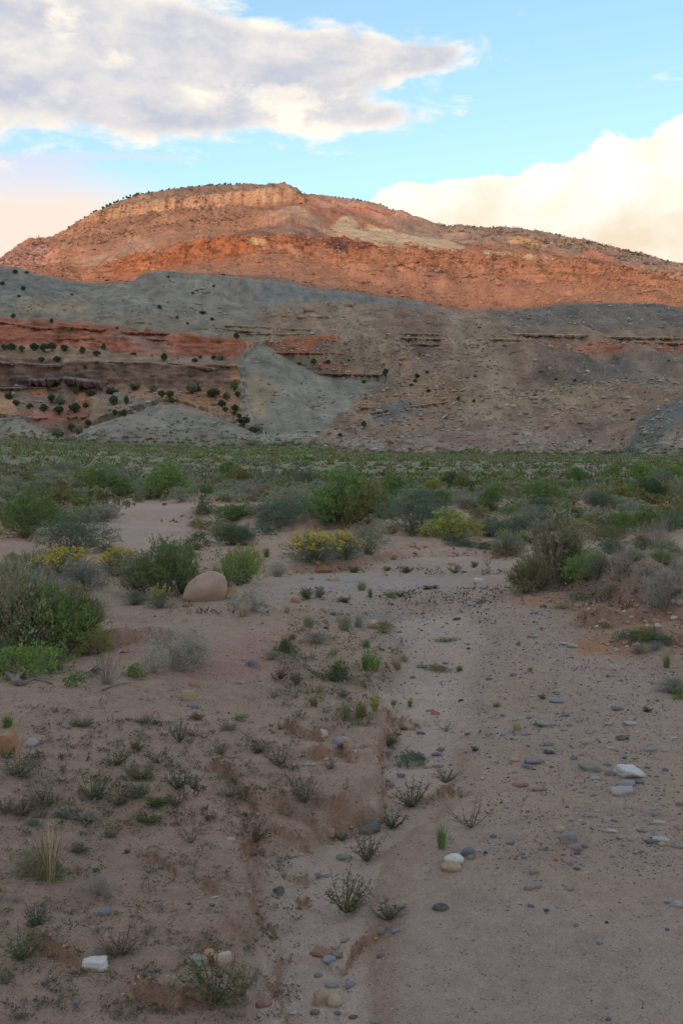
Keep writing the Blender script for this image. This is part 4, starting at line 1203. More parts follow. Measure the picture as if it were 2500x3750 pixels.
PEB = [
 (108, 2722, 64, 42, 'pale grey', 'angular'), (245, 2661, 34, 17, 'grey', 'oval'), (925, 2429, 46, 42, 'blue-grey', 'round'), (873, 2498, 24, 12, 'white', 'chip'), (775, 2786, 32, 13, 'blue-grey', 'oval'),
 (1136, 2798, 42, 15, 'pale grey', 'slab'), (1078, 2906, 40, 24, 'dark grey', 'round'), (1210, 3034, 36, 34, 'tan', 'block'), (962, 3117, 28, 28, 'brown', 'round'), (936, 3124, 16, 14, 'black', 'round'),
 (590, 3167, 24, 15, 'slate blue', 'oval'), (792, 3173, 24, 15, 'purple-grey', 'oval'), (381, 3341, 48, 36, 'blue-grey', 'round'), (804, 3569, 34, 38, 'red-brown', 'block'), (966, 3673, 66, 38, 'red-brown', 'round'),
 (1260, 3140, 62, 32, 'green-grey', 'slab'), (518, 3685, 28, 20, 'slate blue', 'round'), (282, 3673, 28, 22, 'blue-grey', 'round'), (191, 3619, 22, 18, 'tan', 'round'), (163, 3600, 22, 16, 'dark grey', 'round'),
 (1165, 3569, 34, 17, 'slate blue', 'oval'), (1281, 3606, 42, 32, 'blue-grey', 'round'), (1152, 3706, 38, 22, 'dark grey', 'oval'), (895, 3474, 26, 18, 'slate blue', 'oval'), (580, 3544, 26, 15, 'dark grey', 'oval'),
 (692, 3314, 18, 11, 'black', 'oval'), (777, 3312, 22, 14, 'dark grey', 'round'), (802, 3330, 32, 16, 'grey', 'round'), (788, 3285, 26, 14, 'pale grey', 'chip'), (883, 3335, 16, 18, 'cream', 'chip'), (576, 3294, 34, 18, 'purple-grey', 'oval'),
 (1178, 3487, 82, 36, 'red-brown', 'slab'), (1206, 3520, 52, 26, 'blue-grey', 'slab'), (1235, 3499, 44, 26, 'brown', 'slab'), (1172, 3462, 24, 18, 'tan', 'round'), (846, 3071, 36, 20, 'pale grey', 'round'),
 (1544, 2440, 42, 19, 'slate blue', 'oval'), (1411, 2750, 50, 26, 'blue-grey', 'slab'), (1464, 2839, 40, 18, 'slate blue', 'oval'), (1424, 2874, 40, 28, 'purple-grey', 'round'), (1401, 2939, 38, 28, 'tan', 'round'),
 (1422, 2914, 34, 15, 'tan', 'oval'), (1612, 2745, 40, 20, 'dark grey', 'angular'), (1595, 2762, 34, 18, 'slate blue', 'angular'), (1606, 2808, 46, 13, 'purple-grey', 'slab'), (1569, 2806, 38, 20, 'tan', 'round'),
 (1996, 2649, 88, 27, 'grey', 'slab'), (2037, 2566, 54, 18, 'blue-grey', 'slab'), (2008, 2723, 42, 26, 'green-grey', 'angular'), (1921, 2686, 34, 17, 'grey', 'round'), (2013, 2754, 52, 21, 'black', 'angular'),
 (1884, 2783, 38, 16, 'yellow-tan', 'oval'), (1930, 2806, 42, 18, 'slate blue', 'oval'), (1905, 2871, 60, 24, 'red-brown', 'oval'), (1975, 2891, 62, 14, 'brown', 'slab'), (2100, 2776, 32, 18, 'slate blue', 'round'),
 (2278, 2703, 52, 14, 'black', 'slab'), (2382, 2744, 52, 22, 'green-grey', 'slab'), (2294, 2870, 68, 26, 'blue-grey', 'oval'), (2340, 2864, 38, 20, 'slate blue', 'angular'), (2232, 2830, 42, 30, 'grey', 'round'),
 (2220, 2798, 32, 14, 'slate blue', 'oval'), (2232, 2738, 30, 14, 'white', 'slab'), (2178, 2848, 38, 15, 'white', 'slab'), (2130, 2864, 22, 10, 'white', 'chip'), (2052, 3036, 44, 30, 'tan', 'round'),
 (2112, 3106, 44, 28, 'purple-grey', 'round'), (2139, 3098, 30, 18, 'slate blue', 'round'), (1983, 3107, 30, 20, 'purple-grey', 'round'), (1805, 3061, 29, 18, 'slate blue', 'round'), (1867, 3088, 34, 9, 'slate blue', 'slab'),
 (1722, 3141, 30, 20, 'green-grey', 'round'), (1776, 3123, 17, 13, 'black', 'round'), (1917, 3140, 24, 15, 'slate blue', 'round'), (2035, 3149, 22, 16, 'red', 'chip'), (2087, 3161, 26, 20, 'purple-grey', 'round'),
 (1955, 3192, 40, 22, 'purple-grey', 'round'), (2112, 3181, 27, 15, 'dark grey', 'oval'), (1934, 3254, 38, 16, 'dark grey', 'oval'), (1967, 3246, 30, 20, 'green-grey', 'round'), (2086, 3254, 30, 18, 'purple-grey', 'round'),
 (1942, 3319, 26, 14, 'slate blue', 'oval'), (2000, 3332, 22, 14, 'black', 'round'), (1465, 3320, 42, 22, 'green-grey', 'round'), (1397, 3393, 40, 30, 'green-grey', 'round'), (1449, 3407, 42, 16, 'blue-grey', 'slab'),
 (2220, 3378, 15, 12, 'black', 'round'), (2195, 3453, 30, 14, 'dark grey', 'chip'), (2108, 3387, 22, 14, 'brown', 'round'), (2441, 3403, 19, 14, 'dark grey', 'round'), (2484, 3310, 46, 30, 'white', 'round'),
 (2440, 3304, 26, 14, 'slate blue', 'oval'), (1395, 3499, 38, 18, 'black', 'oval'), (1295, 3722, 42, 16, 'black', 'oval'), (1378, 3739, 48, 28, 'green-grey', 'round'), (2386, 3080, 52, 20, 'dark grey', 'slab'),
 (2420, 3071, 72, 24, 'pale grey', 'slab'), (2423, 3091, 36, 20, 'tan', 'round'), (2236, 3045, 54, 16, 'pale grey', 'slab'), (2250, 3005, 32, 12, 'dark grey', 'oval'), (2394, 2978, 34, 20, 'blue-grey', 'round'),
 (2390, 2962, 22, 12, 'white', 'chip'), (2348, 3043, 42, 12, 'slate blue', 'slab'), (2489, 2943, 32, 20, 'purple-grey', 'round'), (2415, 3012, 50, 20, 'pale grey', 'slab'), (2490, 3098, 50, 16, 'grey', 'slab'),
 (2066, 2356, 32, 12, 'white', 'slab'), (1963, 2329, 28, 13, 'white', 'slab'), (1938, 2332, 20, 13, 'brown', 'round'), (1673, 2265, 32, 14, 'black', 'oval'), (1726, 2213, 32, 14, 'white', 'oval'), (1760, 2205, 36, 17, 'dark grey', 'oval'),
 (1755, 2126, 44, 22, 'white', 'block'), (1988, 2220, 26, 16, 'black', 'round'), (1880, 2470, 30, 12, 'slate blue', 'oval'), (1809, 2097, 42, 20, 'white', 'block'), (1079, 2197, 34, 30, 'orange', 'block'), (1219, 2246, 24, 20, 'slate blue', 'round'),
 (1955, 2245, 32, 12, 'slate blue', 'oval'), (1398, 2378, 22, 15, 'slate blue', 'round'), (1335, 2544, 18, 10, 'slate blue', 'oval'), (1576, 2600, 36, 12, 'red-brown', 'slab'), (1590, 2612, 40, 20, 'red', 'chip'),
 (1480, 2658, 26, 16, 'black', 'oval'), (1450, 2682, 44, 18, 'dark grey', 'angular'), (1540, 2684, 34, 15, 'dark grey', 'oval'), (1712, 2688, 26, 14, 'dark grey', 'round'), (1760, 2616, 24, 9, 'white', 'chip'), (1910, 2630, 34, 9, 'white', 'slab'),
 (1840, 2620, 22, 12, 'slate blue', 'oval'), (2068, 2620, 30, 12, 'slate blue', 'slab'), (2260, 2595, 52, 15, 'dark grey', 'slab'), (2240, 2545, 26, 10, 'white', 'chip'), (2310, 2650, 60, 12, 'pale grey', 'slab'), (2225, 2650, 32, 12, 'pale grey', 'slab'),
 (2465, 2702, 30, 10, 'pale grey', 'slab'), (2435, 2818, 24, 18, 'slate blue', 'round'), (1300, 2760, 14, 8, 'white', 'chip'), (2075, 2955, 16, 9, 'dark grey', 'oval'), (2110, 2955, 20, 8, 'grey', 'oval'), (1835, 2936, 12, 8, 'black', 'round'),
 (612, 3570, 26, 16, 'white', 'chip'), (640, 3345, 14, 10, 'cream', 'chip'), (700, 3590, 22, 14, 'dark grey', 'round'), (720, 3625, 30, 18, 'purple-grey', 'oval'), (770, 3630, 20, 12, 'dark grey', 'oval'), (1140, 3490, 16, 10, 'dark grey', 'oval'),
 (1230, 3470, 34, 14, 'green-grey', 'slab'), (1265, 3440, 46, 14, 'green-grey', 'slab'), (1215, 3610, 60, 16, 'green-grey', 'slab'), (1160, 3205, 34, 18, 'purple-grey', 'round'), (1195, 3205, 30, 14, 'grey', 'slab'), (450, 3640, 18, 14, 'cream', 'chip'),
 (530, 3105, 10, 10, 'white', 'chip'), (498, 3590, 16, 14, 'cream', 'round'), (900, 3660, 24, 18, 'brown', 'round'), (1235, 3710, 26, 18, 'slate blue', 'oval'), (1075, 3708, 40, 14, 'pale grey', 'slab'), (480, 3395, 14, 12, 'slate blue', 'round'),
]
for q in PEB:
    put_stone('pebble' if q[2] < 40 else 'stone', *q, grp='loose pebbles and stones of the wash')
for (px, py, w, h, c) in [(262, 1850, 28, 20, 'pale grey'), (310, 1856, 34, 16, 'white'), (355, 1838, 20, 12, 'tan'), (432, 1822, 16, 12, 'orange'), (470, 1820, 14, 9, 'cream'), (508, 1826, 20, 9, 'tan'), (566, 1823, 22, 10, 'white'), (741, 1815, 14, 12, 'cream'),
                       (250, 1893, 20, 12, 'white'), (415, 1978, 22, 14, 'pale grey'), (362, 2072, 34, 26, 'tan'), (352, 1866, 16, 10, 'tan'), (1020, 1922, 48, 26, 'red-brown'), (998, 1932, 22, 14, 'cream'), (952, 1918, 18, 12, 'pale grey'),
                       (985, 1955, 20, 10, 'tan'), (958, 1968, 12, 10, 'tan'), (710, 2022, 26, 16, 'pale grey'), (1222, 2120, 44, 20, 'tan'), (1140, 2120, 22, 9, 'red-brown'), (1680, 2078, 30, 14, 'tan'), (1640, 2085, 30, 12, 'pale grey'), (1820, 2010, 28, 10, 'cream'),
                       (1655, 2063, 40, 20, 'tan'), (1700, 2097, 24, 12, 'dark grey'), (1790, 2095, 26, 14, 'red-brown'), (1640, 2092, 28, 12, 'white'), (1205, 2120, 24, 14, 'cream'), (500, 2205, 36, 22, 'tan'), (530, 2195, 40, 20, 'dark grey')]:
    put_stone('rock', px, py, w, h, c, 'block', grp='rocks along the track and the wash banks', noun='rock')
# pale chunks set in the crumbling right bank
rb = random.Random(5)
for k in range(46):
    if k < 16: px, py, w = rb.uniform(2120, 2340), rb.uniform(2345, 2395), rb.uniform(10, 26)
    else:
        px = rb.uniform(2090, 2495); py = 2195 + (px - 2090) * .34 * rb.random() + rb.uniform(-10, 45); w = rb.uniform(12, 34)
    put_stone('bank_stone', px, py, w, w * rb.uniform(.5, .8), rb.choice(['white', 'pale grey', 'cream', 'pale grey', 'tan', 'white']), rb.choice(['block', 'chip', 'angular']), grp='pale stones weathering out of the right bank', noun='bank stone', cat='stone')
for k in range(26):
    px, py, w = rb.uniform(2000, 2495), rb.uniform(2090, 2190), rb.uniform(9, 24)
    put_stone('bank_stone', px, py, w, w * rb.uniform(.5, .8), rb.choice(['white', 'pale grey', 'cream', 'grey', 'tan']), rb.choice(['block', 'chip', 'angular']), grp='stones on the slope above the right bank', noun='slope stone', cat='stone')
# further pebbles, one by one, where the gravel is coarse
for k in range(90):
    z_ = rb.random()
    if z_ < .55: px, py = rb.uniform(1850, 2500), rb.uniform(2620, 3150)
    elif z_ < .75: px, py = rb.uniform(1450, 1900), rb.uniform(2350, 2900)
    elif z_ < .9: px, py = rb.uniform(1050, 1650), rb.uniform(2230, 2330)
    else: px, py = rb.uniform(300, 1300), rb.uniform(3150, 3740)
    w = rb.uniform(11, 24)
    put_stone('pebble', px, py, w, w * rb.uniform(.4, .65), rb.choice(['slate blue', 'grey', 'dark grey', 'purple-grey', 'blue-grey', 'tan', 'pale grey', 'brown', 'black', 'green-grey']), rb.choice(['round', 'oval', 'oval', 'angular']), grp='loose pebbles and stones of the wash')


# the finest gravel: too small and too many to count
def gravel():
    n = 25000
    o8 = np.array([[1, 0, 0], [0, 1, 0], [-1, 0, 0], [0, -1, 0], [0, 0, 1], [0, 0, -1]], float)
    f8 = np.array([[0, 1, 4], [1, 2, 4], [2, 3, 4], [3, 0, 4], [1, 0, 5], [2, 1, 5], [3, 2, 5], [0, 3, 5]])
    px = RS.uniform(-150, 2650, n * 2); py = 2150 + (RS.uniform(0, 1, n * 2) ** 1.1) * 1640
    dens = np.where(px > 1600, .85, .45)
    dens = np.where((px > 1900) & (py > 2600) & (py < 3200), 1.0, dens)
    dens = np.where((px > 1050) & (px < 1900) & (py < 2480), .95, dens)
    dens = np.where((py > 3200) & (px > 1450), .32, dens)
    dens = np.where((py < 2240) & (px > 1980), 1.3, dens)
    dens *= .35 + .9 * np.clip(fbm(px / 150, py / 90, 3, 201) + .5, 0, 1)
    k = RS.uniform(0, 1, n * 2) < dens
    px, py = px[k][:n], py[k][:n]
    X, Y, Z = pick(px, py); n = len(X)
    s = (RS.lognormal(0, .5, n) * 2.0 + .8) * Y / F * .85
    s = np.minimum(s, .03)
    s *= np.where(Y > 8, 1.2, 1) * np.where((px > 1750) & (py < 3250), 1.25, 1)
    sc = np.stack([s * RS.uniform(.8, 1.3, n), s * RS.uniform(.7, 1.1, n), s * RS.uniform(.4, .75, n)], 1)
    a = RS.uniform(0, 6.28, n); ca, sa = np.cos(a), np.sin(a)
    b = o8[None] * sc[:, None] * RS.uniform(.8, 1.2, (n, 6, 1))
    bx = b[..., 0] * ca[:, None] - b[..., 1] * sa[:, None]; by = b[..., 0] * sa[:, None] + b[..., 1] * ca[:, None]
    co = np.stack([bx + X[:, None], by + Y[:, None], b[..., 2] + (Z + sc[:, 2] * .35)[:, None]], -1).reshape(-1, 3)
    f = (f8[None] + np.arange(n)[:, None, None] * 6).reshape(-1)
    pal = np.array([COLS[c] for c in ('slate blue', 'grey', 'dark grey', 'purple-grey', 'tan', 'pale grey', 'brown', 'red-brown', 'black', 'blue-grey', 'cream')])
    c = pal[RS.choice(len(pal), n, p=[.11, .13, .12, .12, .15, .10, .10, .05, .05, .04, .03])] * RS.uniform(.75, 1.2, (n, 1)) * .85 + np.array((.33, .26, .21)) * .15
    me = mesh_np('gravel', co, f, 3, True, np.repeat(c, 6, 0)); o = link('gravel', me, mat=M_PEB)
    stuff(o, 'fine mixed gravel strewn over the sandy wash', 'gravel')


gravel()


# ------------------------------------------------------------------ boulders and ledges on the hills
def put_hill_rock(px, py, w, h, colour, shape, label=None, rot=None, tilt=0, noun='boulder', grp='boulders strewn over the hillside', marks=None):
    p = hpick(px, py)
    if p is None: return None
    m = p[1] / F
    me = stone_mesh(shape, rb.randrange(6), 2)
    o = bpy.data.objects.new('boulder', me); COL.objects.link(o)
    sx, sz = w * m / 2, h * m / 2
    o.location = (p[0], p[1], p[2] + sz * .3); o.scale = (sx, sx * .8, sz)
    o.rotation_euler = (rb.uniform(-.2, .2), tilt + rb.uniform(-.2, .2), rb.uniform(-.5, .5) if rot is None else rot)
    c = np.array(COLS[colour]) * .88
    o.color = (*c, 1)
    sh = {'round': 'rounded', 'oval': 'oval', 'angular': 'angular', 'block': 'blocky', 'slab': 'flat', 'chip': 'jagged'}[shape]
    tag(o, label or auto_label(' '.join((sh, colour, noun)), px, py, marks or HMARKS, False), noun, grp)
    return o


put_hill_rock(1622, 1533, 36, 11, 'white', 'slab', 'white leaning slab on the jumbled tan ledges of the hillside', tilt=-.75)
HR = [(1950, 1463, 40, 16, 'pale grey'), (2035, 1480, 26, 12, 'pale grey'), (1878, 1493, 34, 18, 'cream'), (1850, 1488, 24, 16, 'white'), (1830, 1490, 20, 12, 'cream'), (2185, 1492, 28, 24, 'yellow-tan'), (2205, 1458, 24, 16, 'pale grey'), (2295, 1458, 26, 14, 'cream'),
      (2365, 1590, 32, 16, 'pale grey'), (1975, 1648, 26, 24, 'cream'), (1915, 1630, 34, 16, 'pale grey'), (2130, 1550, 36, 6, 'cream'), (2300, 1497, 30, 7, 'cream'), (2250, 1524, 20, 7, 'cream'), (1750, 1242, 22, 12, 'cream'), (1720, 1228, 18, 18, 'tan'),
      (1618, 1147, 18, 12, 'pale grey'), (1270, 1120, 34, 20, 'tan'), (1220, 1128, 24, 16, 'tan'), (1130, 1135, 50, 24, 'tan'), (1150, 1155, 44, 18, 'cream'), (1105, 1165, 36, 20, 'tan'), (1040, 1155, 34, 22, 'orange'), (1000, 1158, 26, 16, 'tan'), (1190, 1165, 26, 16, 'tan'),
      (1420, 1358, 18, 12, 'orange'), (1445, 1282, 22, 20, 'yellow-tan'), (1412, 1300, 22, 26, 'orange'), (1470, 1310, 30, 14, 'tan'), (1335, 1332, 16, 9, 'cream'), (1140, 1225, 20, 8, 'white'), (2012, 1272, 24, 16, 'cream'), (2010, 1352, 12, 14, 'pale grey'),
      (2080, 1158, 18, 6, 'cream'), (2085, 1162, 14, 6, 'cream'), (2138, 1184, 8, 7, 'white'), (2163, 1190, 9, 7, 'white'), (1695, 1320, 10, 18, 'cream'), (1620, 1460, 30, 14, 'cream'), (1660, 1432, 30, 8, 'cream'), (1690, 1430, 24, 8, 'cream'), (1540, 1525, 20, 14, 'cream'),
      (1325, 1568, 22, 14, 'pale grey'), (1390, 1640, 28, 14, 'pale grey'), (1370, 1648, 20, 10, 'white'), (480, 1490, 20, 12, 'cream'), (490, 1510, 16, 14, 'pale grey'), (470, 1500, 14, 10, 'pale grey'), (765, 1518, 16, 7, 'cream'), (150, 1472, 18, 6, 'white'),
      (1560, 1490, 20, 9, 'orange'), (1600, 1485, 26, 12, 'tan'), (1640, 1495, 22, 14, 'orange'), (1580, 1510, 24, 12, 'tan'), (1650, 1510, 20, 12, 'tan'), (1500, 1500, 26, 12, 'orange'), (1330, 1490, 38, 12, 'orange'), (1360, 1500, 20, 12, 'brown'), (1340, 1470, 20, 10, 'orange'),
      (1245, 1640, 24, 12, 'orange'), (1265, 1610, 14, 14, 'red-brown'), (1205, 1590, 18, 14, 'red-brown'), (1390, 1520, 22, 8, 'grey'), (700, 1130, 16, 8, 'pale grey'), (730, 1112, 22, 10, 'pale grey'), (715, 1065, 30, 12, 'pale grey'), (740, 1058, 24, 10, 'pale grey'),
      (760, 1072, 22, 10, 'grey'), (630, 1030, 18, 8, 'pale grey'), (800, 1140, 18, 9, 'pale grey'), (820, 1152, 16, 10, 'cream'), (560, 1095, 14, 7, 'pale grey'), (330, 1150, 14, 6, 'pale grey'), (60, 1060, 14, 6, 'pale grey'), (940, 1030, 14, 8, 'white'), (1225, 1058, 16, 12, 'pale grey')]
for (px, py, w, h, c) in HR:
    put_hill_rock(px, py, w, h, c, rb.choice(['block', 'angular', 'slab', 'block']))
for k in range(150):
    z_ = rb.random()
    if z_ < .55: px, py = rb.uniform(1250, 2490), rb.uniform(1340, 1650)
    elif z_ < .75: px, py = rb.uniform(960, 2490), rb.uniform(1130, 1260)
    elif z_ < .9: px, py = rb.uniform(1100, 1900), rb.uniform(1260, 1420)
    else: px, py = rb.uniform(40, 900), rb.uniform(1000, 1160)
    w = rb.uniform(8, 15)
    put_hill_rock(px, py, w, w * rb.uniform(.5, .9), rb.choice(['tan', 'cream', 'pale grey', 'tan', 'brown', 'orange', 'grey']), rb.choice(['block', 'angular', 'chip']))


def rubble():
    """the loose rubble of the slopes, far too much to count"""
    o8 = np.array([[1, 0, 0], [0, 1, 0], [-1, 0, 0], [0, -1, 0], [0, 0, 1], [0, 0, -1]], float)
    f8 = np.array([[0, 1, 4], [1, 2, 4], [2, 3, 4], [3, 0, 4], [1, 0, 5], [2, 1, 5], [3, 2, 5], [0, 3, 5]])
    for nm, lab, lo, hi, n, sz in (('hill_rubble', 'broken rock rubble covering the near hillside', .3, 9.5, 15000, .21), ('mesa_rubble', 'red rubble scattered down the sunlit mesa slope', 9.9, 16.9, 14000, .55)):
        c = (HB > lo) & (HB < hi) & (HPX0 > -700) & (HPX0 < 3200)
        if nm == 'hill_rubble':
            c &= ~((HPX0 < 880) & (HB > 3) & (HB < 6.1))
            wt_ = np.where(GRID['smooth'], .35, 1.0) * np.where(HPX0 > 1000, 1.0, .5) * np.where(HB > 6, .7, 1) * (.25 + np.clip(fbm(HPX0 / 60, HPY0 / 40, 3, 222) + .35, 0, 1))
        else:
            wt_ = np.where((HB < 12.2), 1.0, .3) * np.where((HPX0 > 1100) & (HB < 12.5), 1.3, .7) * (.2 + np.clip(fbm(HPX0 / 40, HPY0 / 30, 3, 223) + .35, 0, 1))
            wt_ *= np.where((HB > 12.8) & (HPX0 < 950), 3.5, 1)
        ids = np.where(c)[0]; w = wt_[ids]; w = w / w.sum()
        pick_ = RS.choice(ids, n, p=w)
        s = RS.lognormal(0, .5, n) * sz * (1 if nm != 'hill_rubble' else 1)
        s = np.minimum(s, sz * 3.5)
        sc = np.stack([s * RS.uniform(.8, 1.4, n), s, s * RS.uniform(.5, .9, n)], 1)
        b = o8[None] * sc[:, None] * RS.uniform(.65, 1.25, (n, 6, 1)) + RS.normal(0, .12, (n, 6, 3)) * s[:, None, None]
        P = HCO[pick_] + RS.normal(0, 1, (n, 3)) * np.array([.5, .1, 0]) * sz
        co = (b + P[:, None]).reshape(-1, 3); co[:, 2] += 0
        f = (f8[None] + np.arange(n)[:, None, None] * 6).reshape(-1)
        if nm == 'hill_rubble' : pal = np.array([(.36, .275, .195), (.31, .22, .16), (.40, .33, .25), (.27, .245, .21), (.37, .335, .285), (.19, .13, .10)])
        else: pal = np.array([(.39, .17, .09), (.34, .14, .075), (.42, .215, .125), (.38, .18, .10), (.27, .11, .065), (.38, .23, .145)])
        cc = pal[RS.choice(len(pal), n)] * RS.uniform(.8, 1.15, (n, 1))
        o = link(nm, mesh_np(nm, co, f, 3, False, np.repeat(cc, 6, 0)), mat=M_PEB)
        stuff(o, lab, 'rubble')


rubble()

LEDGES = [
 (776, 1189, 1139, 1207, 1.0, (.34, .25, .17)), (787, 1200, 955, 1216, .8, (.33, .24, .17)), (904, 1221, 1108, 1223, .8, (.33, .25, .17)), (980, 1249, 1026, 1251, .6, (.3, .21, .15)), (495, 1178, 553, 1182, .6, (.3, .25, .18)), (707, 1202, 760, 1204, .6, (.3, .24, .17)),
 (1466, 1220, 1632, 1224, .9, (.33, .26, .19)), (1466, 1236, 1627, 1242, .9, (.31, .24, .17)), (1503, 1259, 1611, 1262, .7, (.30, .20, .15)), (1789, 1241, 1950, 1243, .9, (.37, .29, .21)), (1867, 1222, 2152, 1229, 1.2, (.40, .31, .22)),
 (2057, 1245, 2152, 1246, .9, (.37, .29, .2)), (2210, 1233, 2510, 1237, 1.0, (.38, .29, .2)), (2306, 1251, 2510, 1257, .9, (.36, .26, .18)),
 (-30, 1173, 194, 1204, .9, (.37, .18, .12)), (204, 1192, 393, 1208, .9, (.36, .16, .10)), (444, 1213, 622, 1221, .8, (.35, .18, .12)), (-30, 1324, 235, 1337, .9, (.28, .20, .17)), (612, 1327, 805, 1350, .9, (.29, .19, .14)),
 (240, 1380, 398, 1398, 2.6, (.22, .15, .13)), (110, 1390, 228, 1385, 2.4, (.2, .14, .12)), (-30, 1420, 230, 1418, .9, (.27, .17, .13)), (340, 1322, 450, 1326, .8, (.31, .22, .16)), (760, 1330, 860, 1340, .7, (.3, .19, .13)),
 (200, 1240, 345, 1240, .7, (.30, .13, .08)), (540, 1238, 620, 1246, .7, (.33, .15, .1)), (1000, 1290, 1200, 1292, .6, (.38, .17, .1)), (1060, 1308, 1130, 1306, .5, (.36, .17, .1)), (1150, 1366, 1400, 1372, .6, (.33, .17, .11)),
 (0, 1512, 80, 1520, .9, (.40, .23, .12)), (120, 1530, 330, 1524, .6, (.34, .17, .12)), (1350, 1512, 1420, 1500, .7, (.29, .19, .13)), (1480, 1490, 1640, 1470, .8, (.31, .21, .13)), (1310, 1488, 1345, 1486, .9, (.27, .16, .1)),
]
LEDGE_NAMES = {0: 'upper', 1: 'lower'}


def build_ledge(i, x0, y0, x1, y1, th, col):
    n = max(6, int(abs(x1 - x0) / 7))
    pts = []
    for k in range(n + 1):
        t = k / n
        px = x0 + (x1 - x0) * t; py = y0 + (y1 - y0) * t + 1.5 * math.sin(k * 1.3 + i)
        p = hpick(min(max(px, 3), 2497), py)
        if p is None: continue
        q, zz = unproj(px, py, p[1]); pts.append((float(q), float(p[1]), float(zz)))
    if len(pts) < 4: return
    P = np.array(pts)
    ker = np.array([1, 2, 3, 2, 1]) / 9
    for a in (1, 2):
        P[2:-2, a] = np.convolve(P[:, a], ker, 'valid')
    r = np.random.RandomState(i + 40)
    m = len(P)
    e = np.minimum(1, np.minimum(np.arange(m), m - 1 - np.arange(m)) / 3 + .15)
    th *= 1.35
    out = (r.uniform(.6, 1.3, m)) * e * th * 1.5
    tt_ = th * r.uniform(.45, 1.0, m) * e * .62
    sec = []
    for k in range(m):
        x, y, z = P[k]; o_, t_ = out[k], tt_[k]
        sec += [(x, y + 1.6, z + .05 * t_), (x, y - o_ * .8, z), (x, y - o_, z - t_ * .35), (x + r.uniform(-.2, .2), y - o_ * .8, z - t_), (x, y + 1.6, z - t_ * 1.1)]
    f = []
    for k in range(m - 1):
        for s in range(5):
            a, b = k * 5 + s, k * 5 + (s + 1) % 5
            f += [a, b, b + 5, a + 5]
    c = np.array(col)[None] * (1 + .15 * r.normal(size=(len(sec), 1)))
    me = mesh_np('rock_ledge', sec, f, 4, False, np.clip(c, .02, .8)); o = link('rock_ledge', me, mat=M_PEB)
    nm = 'pale' if col[1] > .23 else 'reddish' if col[0] > .32 else 'dark brown'
    tag(o, auto_label(nm + ' sandstone ledge', (x0 + x1) / 2, (y0 + y1) / 2, HMARKS, False), 'rock ledge', 'sandstone ledges cropping out of the hillside')


for i, l in enumerate(LEDGES): build_ledge(i, *l)


# ------------------------------------------------------------------ plants: unit plants one metre wide and one metre tall, built once and copied
def leaves_np(pos, dirs, ln, wd, rs, fold=.25):
    n = len(pos)
    dirs = dirs / np.maximum(np.linalg.norm(dirs, axis=1), 1e-6)[:, None]
    q = rs.normal(size=(n, 3)); side = np.cross(dirs, q); side /= np.maximum(np.linalg.norm(side, axis=1), 1e-6)[:, None]
    ln = ln * rs.uniform(.6, 1.3, n)[:, None]; wd = wd * rs.uniform(.7, 1.3, n)[:, None]
    nrm = np.cross(dirs, side)
    a = pos; b = pos + dirs * ln * .45 + side * wd + nrm * wd * fold; c = pos + dirs * ln; d = pos + dirs * ln * .45 - side * wd + nrm * wd * fold
    co = np.stack([a, b, c, d], 1).reshape(-1, 3)
    return co, np.arange(n * 4)


def tubes_np(lines, radii):
    """lines: list of (k,3) arrays; three-sided twigs"""
    co, f, base = [], [], 0
    ang = np.array([0, 2.094, 4.189])
    for P, (r0, r1) in zip(lines, radii):
        k = len(P)
        T = np.gradient(P, axis=0); T /= np.maximum(np.linalg.norm(T, axis=1), 1e-6)[:, None]
        ref = np.array([.3, .9, .2]); A = np.cross(T, ref); A /= np.maximum(np.linalg.norm(A, axis=1), 1e-6)[:, None]; B = np.cross(T, A)
        rr = np.linspace(r0, r1, k)
        ring = P[:, None] + rr[:, None, None] * (np.cos(ang)[None, :, None] * A[:, None] + np.sin(ang)[None, :, None] * B[:, None])
        co.append(ring.reshape(-1, 3))
        for i in range(k - 1):
            for s in range(3):
                a, b = base + i * 3 + s, base + i * 3 + (s + 1) % 3
                f += [a, b, b + 3, a + 3]
        base += k * 3
    return np.concatenate(co), f


def curve(a, b, rs, bend=.1, k=4, sag=0.0):
    t = np.linspace(0, 1, k)[:, None]
    m = rs.normal(size=3) * bend * np.linalg.norm(b - a)
    return a * (1 - t) + b * t + m * (t * (1 - t) * 4) * .6 + np.array([0, 0, sag]) * (t * (1 - t) * 4)


def tone(n, rs, amp=.28, hue=.12):
    v = rs.uniform(1 - amp, 1 + amp, (n, 1)) * np.ones((1, 3))
    h = rs.normal(size=n) * hue
    v[:, 0] *= 1 + h; v[:, 2] *= 1 - h * .6
    return np.clip(v, .25, 2)


def finish(name, co, f, mat, norm, ton=None):
    co = co.copy(); co[:, :2] -= norm[0]; co[:, 0] *= norm[1]; co[:, 1] *= norm[1]; co[:, 2] *= norm[2]
    me = mesh_np(name, co, f, 4, False, ton); me.materials.append(mat)
    return me


